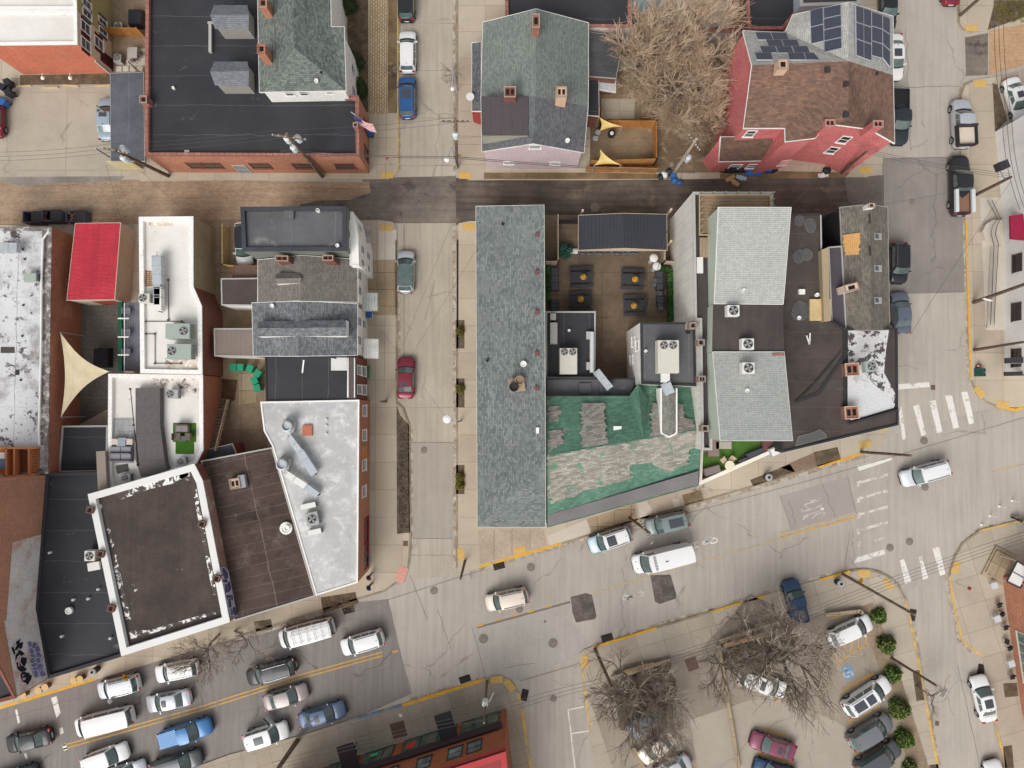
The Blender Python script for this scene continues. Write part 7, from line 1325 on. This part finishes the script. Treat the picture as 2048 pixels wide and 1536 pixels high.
# hvac-like lounge furniture on the turf rug and terrace
for u,v,a,l in ((358,873,90,'left wicker chair on the turf rug'),(381,873,-90,'right wicker chair on the turf rug')): chair('wicker_chair',l,u,v,4.25,a,plain('wicker',112,96,88),s=1.5)
o=local('wicker_loveseat','wicker loveseat at the north side of the turf rug','sofa',368,857,4.25); g=G(); g.box((0,0,.1),1.3,.7,.35); L(g,'seat',plain('wicker',112,96,88),o); g=G(); g.box((0,.35,.1),1.3,.12,.75); L(g,'backrest',plain('wicker',112,96,88),o); g=G(); g.box((-.3,0,.45),.58,.55,.1); g.box((.3,0,.45),.58,.55,.1); L(g,'cushion',plain('grey_mauve',138,130,134),o)
o=local('low_table','dark low table in front of the wicker loveseat','table',368,877,4.25); g=G(); g.box((0,0,.35),.85,.5,.05); L(g,'table_top',plain('slate_top',96,98,104),o); g=G(); [g.box((x,y,0),.06,.06,.35) for x in (-.38,.38) for y in (-.2,.2)]; L(g,'leg',m_dtrim,o)
for u,v,w_,d_,l in ((247,899,2.1,.7,'upper grey sofa on the tiled terrace'),(247,911,2.1,1.0,'lower grey daybed on the tiled terrace')):
    o=local('outdoor_sofa',l,'sofa',u,v,4.25); g=G(); g.box((0,0,.1),w_,d_,.35); L(g,'seat',plain('terrace_grey',130,128,136),o); g=G(); g.box((0,-d_/2,.1),w_,.12,.7); L(g,'backrest',plain('terrace_grey2',110,108,116),o); g=G(); [g.box((x,0,.45),w_/2-.08,d_*.8,.1) for x in (-w_/4,w_/4)]; L(g,'cushion',plain('cushion_mauve',146,144,152),o)
for u,v,l in ((235,883,'left pale round chair on the tiled terrace'),(264,883,'right pale round chair on the tiled terrace')): chair('garden_chair',l,u,v,4.25,0,plain('pale_pink_seat',206,190,180),s=1.3)
o=local('low_table','blue grey square table on the tiled terrace','table',247,884,4.25); g=G(); g.box((0,0,.4),.9,.9,.06); L(g,'table_top',plain('blue_grey_top',150,158,170),o); g=G(); [g.box((x,y,0),.06,.06,.4) for x in (-.4,.4) for y in (-.4,.4)]; L(g,'leg',m_gal,o)
for u,v,a,l in ((1444,919,40,'left tan folding chair on the turf yard'),(1461,918,-40,'right tan folding chair on the turf yard')): chair('folding_chair',l,u,v,4.52,a,plain('tan_seat',196,172,146),s=1.2)
o=local('round_table','cream round table on the turf yard','table',1455,930,4.52); g=G(); g.lathe((0,0,.68),[(.48,0),(.48,.05)],26); L(g,'table_top',plain('cream_top',226,216,190),o); g=G(); g.lathe((0,0,0),[(.25,0),(.05,.08),(.05,.68)],12); L(g,'leg',m_gal,o)
for u,v,w_,d_,a,l in ((1508,908,1.9,.8,22,'large dark covered grill by the white yard wall'),(1484,922,1.0,.6,20,'small dark covered box by the white yard wall'),(1422,940,1.7,.8,16,'taupe covered bench in the turf yard corner'),(1424,893,1.2,2.0,0,'mauve box seat along the west wall of the turf yard'),(1444,890,1.7,.8,0,'pale lattice table at the top of the turf yard'),(1536,893,1.5,1.6,0,'dark red decking block in the turf yard')):
    o=local('covered_furniture',l,'covered furniture',u,v,4.52,a); g=G(); g.box((0,0,.05),w_,d_,.55,0,.9); L(g,'cover',plain('cover_'+l[:4],*((74,76,84) if 'dark c' in l else (132,118,116) if 'taupe' in l else (140,116,108) if 'mauve' in l else (170,160,150) if 'pale' in l else (116,72,74))),o); g=G(); g.box((0,0,0),w_*1.02,d_*1.02,.08); L(g,'base',m_dtrim,o)
o=local('cooler_box','white and grey appliance in the yard wall corner','appliance',1542,902,4.52,25); g=G(); g.box((0,0,0),.9,.9,1.0); L(g,'casing',m_gal,o); g=G(); g.box((0,0,1.0),.7,.7,.06); L(g,'lid',m_trim,o)
# cars' neighbour: grey loungers on the green deck strip
g=G(); q=[P(u,v,2.2) for u,v in ((241,604),(278,604),(280,742),(240,742))]; o=thing('side_deck','narrow grey boarded deck with white railing beside the long white roof','deck',sum(q,Vector())/4-Vector((0,0,2.1))); g.prism(ccw(q),2.05,2.2); g.build('deck_floor',mat('grey_boards',C(120,122,132),seam=(.25,.04,C(90,92,100),0,1)),o)
g=G(); q=[P(u,v,2.3) for u,v in ((239,604),(247,604),(247,742),(239,742))]; g.prism(ccw(q),2.0,2.6); g.build('green_screen',plain('deep_green_screen',34,84,62),o)
g=G(); [g.beam(P(249,606,z),P(249,742,z),.07,.07) for z in (2.7,3.2)]; [g.beam(P(249,606+k*6.8,2.2),P(249,606+k*6.8,3.2),.05,.05) for k in range(21)]; [g.beam(P(236,u_,3.2),P(258,u_,3.2),.12,.1) for u_ in (637,674,710)]; g.build('railing',m_trim,o)
for v_,l in ((623,'northern grey chair on the boarded side deck'),(666,'middle grey chair on the boarded side deck'),(705,'southern grey chair on the boarded side deck')): chair('garden_chair',l,259,v_,2.21,90,plain('steel_seat',138,146,158),s=1.4)
o=local('covered_hot_tub','black covered square tub in the cobbled court','covered furniture',211,716,Z); g=G(); g.box((0,0,0),1.6,2.0,.9,0,.93); L(g,'cover',plain('black_cover',48,46,54),o); g=G(); g.box((0,0,.0),1.65,2.05,.1); L(g,'base',m_dtrim,o)
# wooden stairs in the back yard
o=thing('wooden_stairs','weathered timber staircase with handrails in the back yard','stairs',P(440,850,Z)); g=G()
A0,A1=P(450,800,.3),P(425,900,2.9)
for k in range(16): c=A0.lerp(A1,k/15); g.box(c,1.1,.26,.06,R(-8))
g.build('tread',m_pole,o)
for s_ in (-1,1):
    g=G(); off=Vector((s_*.62,0,.9)); m0=A0.lerp(A1,.45); g.beam(A0+off,m0+off+Vector((s_*-.0,0,0)),.1,.1); g.beam(m0+off,A1+off,.1,.1); g.beam(A0+off-Vector((0,0,.45)),A1+off-Vector((0,0,.45)),.08,.08)
    for k in range(6): c=A0.lerp(A1,k/5)+Vector((s_*.62,0,0)); g.beam(c-Vector((0,0,.3)),c+Vector((0,0,.95)),.09,.09)
    g.build('handrail',mat('pale_handrail',C(172,150,122),var=.15),o)
# ramp with railing beside the white shop
o=thing('access_ramp','concrete access ramp with black railings and curved landing beside the white shop','ramp',P(1985,520,Z)); g=G(); g.prism(ccw([P(u,v,.6) for u,v in ((1986,490),(1998,490),(1992,655),(1978,655))]),Z,.35); g.prism(ccw([P(u,v,.7) for u,v in ((1965,462),(1972,448),(1985,440),(2006,440),(2006,490),(1985,490),(1970,480))]),Z,.75); g.build('ramp_slab',m_slabw,o)
for du in (0,9):
    g=G(); pts_=[(1975+du,400),(1996+du*.6,438),(1985+du,452),(1982+du,468),(1988+du,488),(1985+du*.8,570),(1981+du*.8,650)]
    for a_,b_ in zip(pts_[:-1],pts_[1:]):
        for z in (1.5,): g.beam(P(*a_,z),P(*b_,z),.035,.035)
        n=max(1,int(math.hypot(b_[0]-a_[0],b_[1]-a_[1])/4)); [g.beam(P(a_[0]+(b_[0]-a_[0])*k/n,a_[1]+(b_[1]-a_[1])*k/n,.3),P(a_[0]+(b_[0]-a_[0])*k/n,a_[1]+(b_[1]-a_[1])*k/n,1.5),.03,.03) for k in range(n)]
    g.build('railing',m_blk,o)
o=local('milk_crates','stack of teal and black crates at the shop corner','crates',1956,745,Z); 
for y in (-.22,.22):
    g=G(); g.box((0,y,0),.85,.4,.6); L(g,'crate',plain('teal_crate',40,92,84),o); g=G(); [g.box((x,y,.61),.08,.36,.02) for x in (-.3,-.1,.1,.3)]; L(g,'crate_slot',m_fan,o)
o=local('fire_hydrant','small red and white hydrant by the teal crates','hydrant',1954,732,Z); g=G(); g.lathe((0,0,0),[(.16,0),(.14,.5),(.18,.55),(.08,.72)],12); L(g,'barrel',plain('hydrant_red',150,60,50),o); g=G(); g.tube((-.24,0,.42),(.24,0,.42),.07,n=8); L(g,'nozzle',m_trim,o)
# low walls of the parking lot, yellow bay lines, hatched bay and blue badge
def lowwall(label,pts,m=None,w_=.3,h=.45):
    o=thing('low_wall',label,'wall',P(*pts[0],Z)); g=G(); gc=G()
    for p,q in zip(pts[:-1],pts[1:]): g.beam(P(*p,Z+h/2),P(*q,Z+h/2),w_,h); gc.beam(P(*p,Z+h+.03),P(*q,Z+h+.03),w_+.06,.06)
    g.build('wall_body',m or m_kerb,o); gc.build('coping',m_slabt,o)
lowwall('low concrete wall at the top of the hatched bays',[(1651,1230),(1722,1222),(1733,1245)]); lowwall('low stone wall around the dense tree bed',[(1224,1356),(1340,1320)]); lowwall('low wall between the lot aisle and the triangular bed',[(1437,1290),(1455,1400),(1478,1536)]); lowwall('low wall on the north side of the mulch strip',[(1440,1283),(1560,1243)]); lowwall('low wall left of the lot beside the silver sedan',[(1266,1496),(1290,1540)])
ya=Z+.014
def ml2(name,lines,wd,m,z=ya): 
    g=G(); [lineseg(g,l,wd,z) for l in lines]; o=g.build(name,m); o['kind']='structure'
ml2('bay_line',[[(1669,1272),(1674,1326)],[(1690,1287),(1688,1318)],[(1705,1280),(1700,1310)],[(1718,1273),(1716,1302)],[(1733,1266),(1731,1292)],[(1674,1326),(1738,1286)],[(1682,1385),(1748,1348)],[(1683,1381),(1746,1345)],[(1696,1444),(1758,1408)],[(1698,1448),(1760,1411)],[(1708,1506),(1768,1472)],[(1710,1510),(1770,1475)],[(1528,1456),(1574,1468)],[(1528,1460),(1572,1472)],[(1512,1507),(1586,1530)],[(1513,1503),(1588,1526)],[(1545,1398),(1562,1402)],[(1662,1238),(1686,1230)]],.11,m_yl)
g=G(); g.poly(ccw([P(u,v,ya) for u,v in ((1682,1335),(1700,1328),(1711,1352),(1690,1362))])); o=g.build('disabled_bay_panel',mat('blue_badge_paint',C(112,148,182),var=.1,blot=[(C(150,150,150),1.5,.6,.68,3)])); o['kind']='structure'
ml2('wheelchair_symbol',[[(1694+7*math.cos(a*PI/6+.6),1347+7*math.sin(a*PI/6+.6)) for a in range(9)],[(1690,1335),(1694,1345),(1703,1343)],[(1703,1343),(1706,1351)]],.16,mat('badge_cream',C(200,192,172),blot=[(C(120,150,180),1.6,.5,.6,3)]),ya+.004)
ml2('bay_line',[[(1136,1420),(1168,1413)],[(1136,1420),(1140,1450),(1150,1536)],[(1143,1467),(1178,1462)]],.13,m_wl,.02)
# small things on the lower right pavement: cafe chairs, chess tables
for k,(u,v,a) in enumerate(((1993,1208,20),(1999,1226,50),(2006,1253,15),(2008,1280,80),(2014,1294,30),(2019,1351,10))): chair('cafe_chair',('northernmost black cafe chair along the brick shop','second black cafe chair from the north','third black cafe chair from the north','fourth black cafe chair from the north','fifth black cafe chair from the north','lone southern black cafe chair by the brick shop')[k],u,v,Z,a,m_kb2)
for u,v,l in ((1980,1168,'northern pale square cafe table'),(1986,1234,'middle pale square cafe table'),(2014,1323,'southern pale square cafe table')):
    o=local('cafe_table',l,'table',u,v,Z,15); g=G(); g.box((0,0,.7),.65,.65,.04); L(g,'table_top',plain('pale_top',196,202,206),o); g=G(); g.lathe((0,0,0),[(.22,0),(.03,.05),(.03,.7)],10); L(g,'leg',m_gal,o)
o=thing('entrance_canopy','white two panel canopy with dark edge over the brick shop corner entrance','canopy',P(2030,1150,2.5),0); q=[P(u,v,3.0) for u,v in ((2034,1122),(2062,1140),(2040,1176),(2013,1163))]; g=G(); g.prism(ccw(q),2.9,3.0); g.build('panel',m_acw,o); g=G(); [g.beam(q[i]+Vector((0,0,.03)),q[(i+1)%4]+Vector((0,0,.03)),.12,.1) for i in range(4)]; g.beam((q[0]+q[3])/2+Vector((0,0,.03)),(q[1]+q[2])/2+Vector((0,0,.03)),.06,.08); g.build('frame',m_dtrim,o); g=G(); [g.tube(Vector((p.x,p.y,.1)),p,.05) for p in q[:1]+q[3:]]; g.build('post',m_slabw,o)
def stepm(u,v,rot,label):
    o=local('entrance_step',label,'steps',u,v,Z,rot); g=G(); g.box((0,0,0),3.4,2.4,.15); L(g,'lower_step',m_slabt,o); g=G(); g.box((0,-.1,.15),2.6,1.8,.15); L(g,'upper_step',m_slabt,o)
stepm(1996,1130,-118,'two rounded tan steps before the corner entrance'); 
# motorcycle rider in yellow at the right edge: parked motorbike
o=local('motorbike','yellow and red motorbike parked at the hatched corner','motorbike',2036,1040,.02,-20)
for x in (-.65,.65): g=G(); g.tube((x,-.06,.32),(x,.06,.32),.32,n=18); L(g,'wheel',m_tyre,o)
g=G(); g.box((.05,0,.4),.9,.3,.4,0,.7); L(g,'body',m_blk,o); g=G(); g.box((.15,0,.8),.5,.28,.16,0,.7); L(g,'fuel_tank',plain('bike_yellow',236,206,40),o); g=G(); g.box((.6,0,.55),.35,.3,.35,0,.5); L(g,'fairing',plain('bike_red',200,60,50),o); g=G(); g.box((-.35,0,.8),.6,.24,.08); L(g,'saddle',m_dtrim,o); g=G(); g.tube((.42,-.36,1.0),(.42,.36,1.0),.025,n=8); L(g,'handlebar',m_gal,o)
# low garden clutter
for u,v,l,m in ((236,52,'white heat pump beside the cedar fence',m_ac),(234,116,'grey condenser between cream house and patio',m_gal)):
    ac(l,u,v,Z,.8,.8,.8,[(0,0,.3)],m)
o=local('covered_grill','black covered barbecue against the long brick wall','covered furniture',278,42,Z); g=G(); g.box((0,0,0),1.6,1.8,.9,0,.85); L(g,'cover',m_kb2,o); g=G(); g.box((0,0,0),1.65,1.85,.06); L(g,'base',m_dtrim,o)
o=local('glass_table','metal patio table on the pale rug beside the brick wall','table',272,112,Z); g=G(); g.box((0,0,.7),1.0,1.2,.03); L(g,'table_top',plain('glass_top',176,170,160),o); g=G(); [g.tube((x,y,0),(x,y,.7),.02,n=6) for x in (-.45,.45) for y in (-.5,.5)]; L(g,'leg',m_dtrim,o)
for u,v,a,l in ((283,112,-90,'metal chair right of the patio table'),(271,124,180,'metal chair below the patio table')): chair('patio_chair',l,u,v,Z,a,plain('bronze_seat',120,108,96))
S('patio_rug',[(254,97),(290,97),(290,131),(254,131)],Z+.008,m_slabw)
for k in range(4): S('paving_slab',[(232+k*14,132),(243+k*14,132),(243+k*14,143),(232+k*14,143)],Z+.02,m_slabw)
o=local('fire_pit','round black fire pit with white lid at the fenced patio','fire pit',1222,271,Z); g=G(); g.lathe((0,0,0),[(.35,0),(.42,.5),(.4,.6)],18); L(g,'bowl',m_fan,o); g=G(); g.lathe((0,0,.61),[(.2,0),(.2,.04)],14); L(g,'lid',m_acw,o)
for u,v,l in ((1195,268,'upper pale round stool in the side yard'),(1190,280,'lower pale round stool in the side yard')):
    o=local('round_stool',l,'stool',u,v,Z); g=G(); g.lathe((0,0,.4),[(.3,0),(.3,.06)],18); L(g,'seat',m_gal,o); g=G(); g.lathe((0,0,0),[(.18,0),(.14,.4)],12); L(g,'leg',m_dtrim,o)
o=local('satellite_dish','white satellite dish on the porch roof','satellite dish',941,199,3.1,200); g=G(); g.lathe((0,0,.5),[(.05,0),(.3,.06),(.42,.16)],18); L(g,'dish',m_acw,o); g=G(); g.tube((0,0,0),(0,0,.5),.03); L(g,'mast',m_gal,o)
# ---------------------------------------------------------------- people
m_skin=plain('skin',206,160,132)
def person(label,u,v,rot,top,leg,hair,stride=.25,arm=.3,hold=None):
    o=local('person',label,'person',u,v,Z,rot); me=bpy.data.meshes.new('body'); b=bpy.data.objects.new('body',me); col.objects.link(b); b.parent=o
    V=[(0,0,.95,.13),(0,0,1.12,.13),(0,0,1.35,.15),(0,0,1.48,.06),(.02,0,1.58,.085),(.03,0,1.70,.09)]; Ed=[(0,1),(1,2),(2,3),(3,4),(4,5)]
    def add(p,r_,parent): V.append((*p,r_)); Ed.append((parent,len(V)-1)); return len(V)-1
    for s_,ph in ((1,1),(-1,-1)):
        h_=add((0,.1*s_,.9),.1,0); k=add((stride*ph*.5+.04,.1*s_,.5),.065,h_); a=add((stride*ph,.1*s_,.09),.045,k); add((stride*ph+.18,.11*s_,.04),.035,a)
        sh=add((0,.19*s_,1.42),.065,2); el=add((-.08*ph*arm*3,.25*s_,1.14),.045,sh); wr=add((-.02-.2*ph*arm+.1,.24*s_,.92),.03,el); pm_=add((.0-.2*ph*arm+.13,.24*s_,.85),.03,wr)
        for j in range(4): f1=add((-.2*ph*arm+.11+j*.02,.24*s_+.012*(j-1.5)*s_,.80-.004*j),.009,pm_); add((-.2*ph*arm+.13+j*.02,.235*s_+.012*(j-1.5)*s_,.765+.004*abs(j-1.5)),.008,f1)
        add((-.2*ph*arm+.17,.22*s_,.83),.010,pm_)
    me.from_pydata([v_[:3] for v_ in V],Ed,[]); sk=b.modifiers.new('skin','SKIN'); ly=me.skin_vertices[0].data
    for i,v_ in enumerate(V): ly[i].radius=(v_[3],v_[3]*(1.25 if i in(1,2) else 1)); 
    ly[0].use_root=True; ss=b.modifiers.new('sub','SUBSURF'); ss.levels=1; ss.render_levels=1; me.materials.append(m_skin)
    g=G(); g.lathe((0,0,.88),[(.17,0),(.17,.12),(.19,.4),(.23,.55),(.17,.62),(.08,.65)],14); 
    g.v=[Vector((v_.x*.8,v_.y*1.12,v_.z)) for v_ in g.v]
    for s_,ph in ((1,1),(-1,-1)): g.tube((0,.19*s_,1.44),(-.08*ph*arm*3,.25*s_,1.14),.085,.065,n=8); g.tube((-.08*ph*arm*3,.25*s_,1.14),(-.02-.2*ph*arm+.1,.24*s_,.94),.065,.05,n=8)
    L(g,'jacket',top,o,smooth=True)
    g=G()
    for s_,ph in ((1,1),(-1,-1)): g.tube((0,.1*s_,.95),(stride*ph*.5+.04,.1*s_,.5),.115,.085,n=10); g.tube((stride*ph*.5+.04,.1*s_,.5),(stride*ph,.1*s_,.1),.085,.065,n=10)
    L(g,'trousers',leg,o,smooth=True)
    for s_,ph in ((1,1),(-1,-1)): g=G(); g.box((stride*ph+.07,.1*s_,0),.28,.1,.09,0,.8); L(g,'shoe',m_blk,o)
    g=G(); g.lathe((0.0,0,1.66),[(.1,0),(.112,.05),(.1,.12),(.05,.17)],14); L(g,'hair',hair,o,smooth=True)
    g=G(); [g.lathe((.112,y,1.645),[(.012,0),(.012,.012)],6) for y in (-.035,.035)]; L(g,'eye',m_blk,o); g=G(); g.box((.12,0,1.6),.03,.025,.045); L(g,'nose',m_skin,o); g=G(); g.box((.1,0,1.565),.02,.05,.01); L(g,'mouth',plain('lips',150,90,84),o); g=G(); g.box((0,.098,1.6),.03,.02,.06); g.box((0,-.098,1.6),.03,.02,.06); L(g,'ear',m_skin,o)
person('walking person in a dark navy jacket nearest the main street corner',742,1170,-150,plain('navy_jacket',44,48,72),plain('black_trousers',44,40,40),plain('dark_hair',50,38,32))
person('walking person in dark brown clothes behind the navy jacket person',742,1150,-145,plain('brown_jacket',74,54,50),plain('grey_trousers',112,110,128),plain('dark_hair',50,38,32))
person('person in a bright blue coat on the south pavement',713,1493,80,plain('blue_coat',40,76,140),plain('dark_blue_trousers',40,52,84),plain('grey_hair',150,140,132))
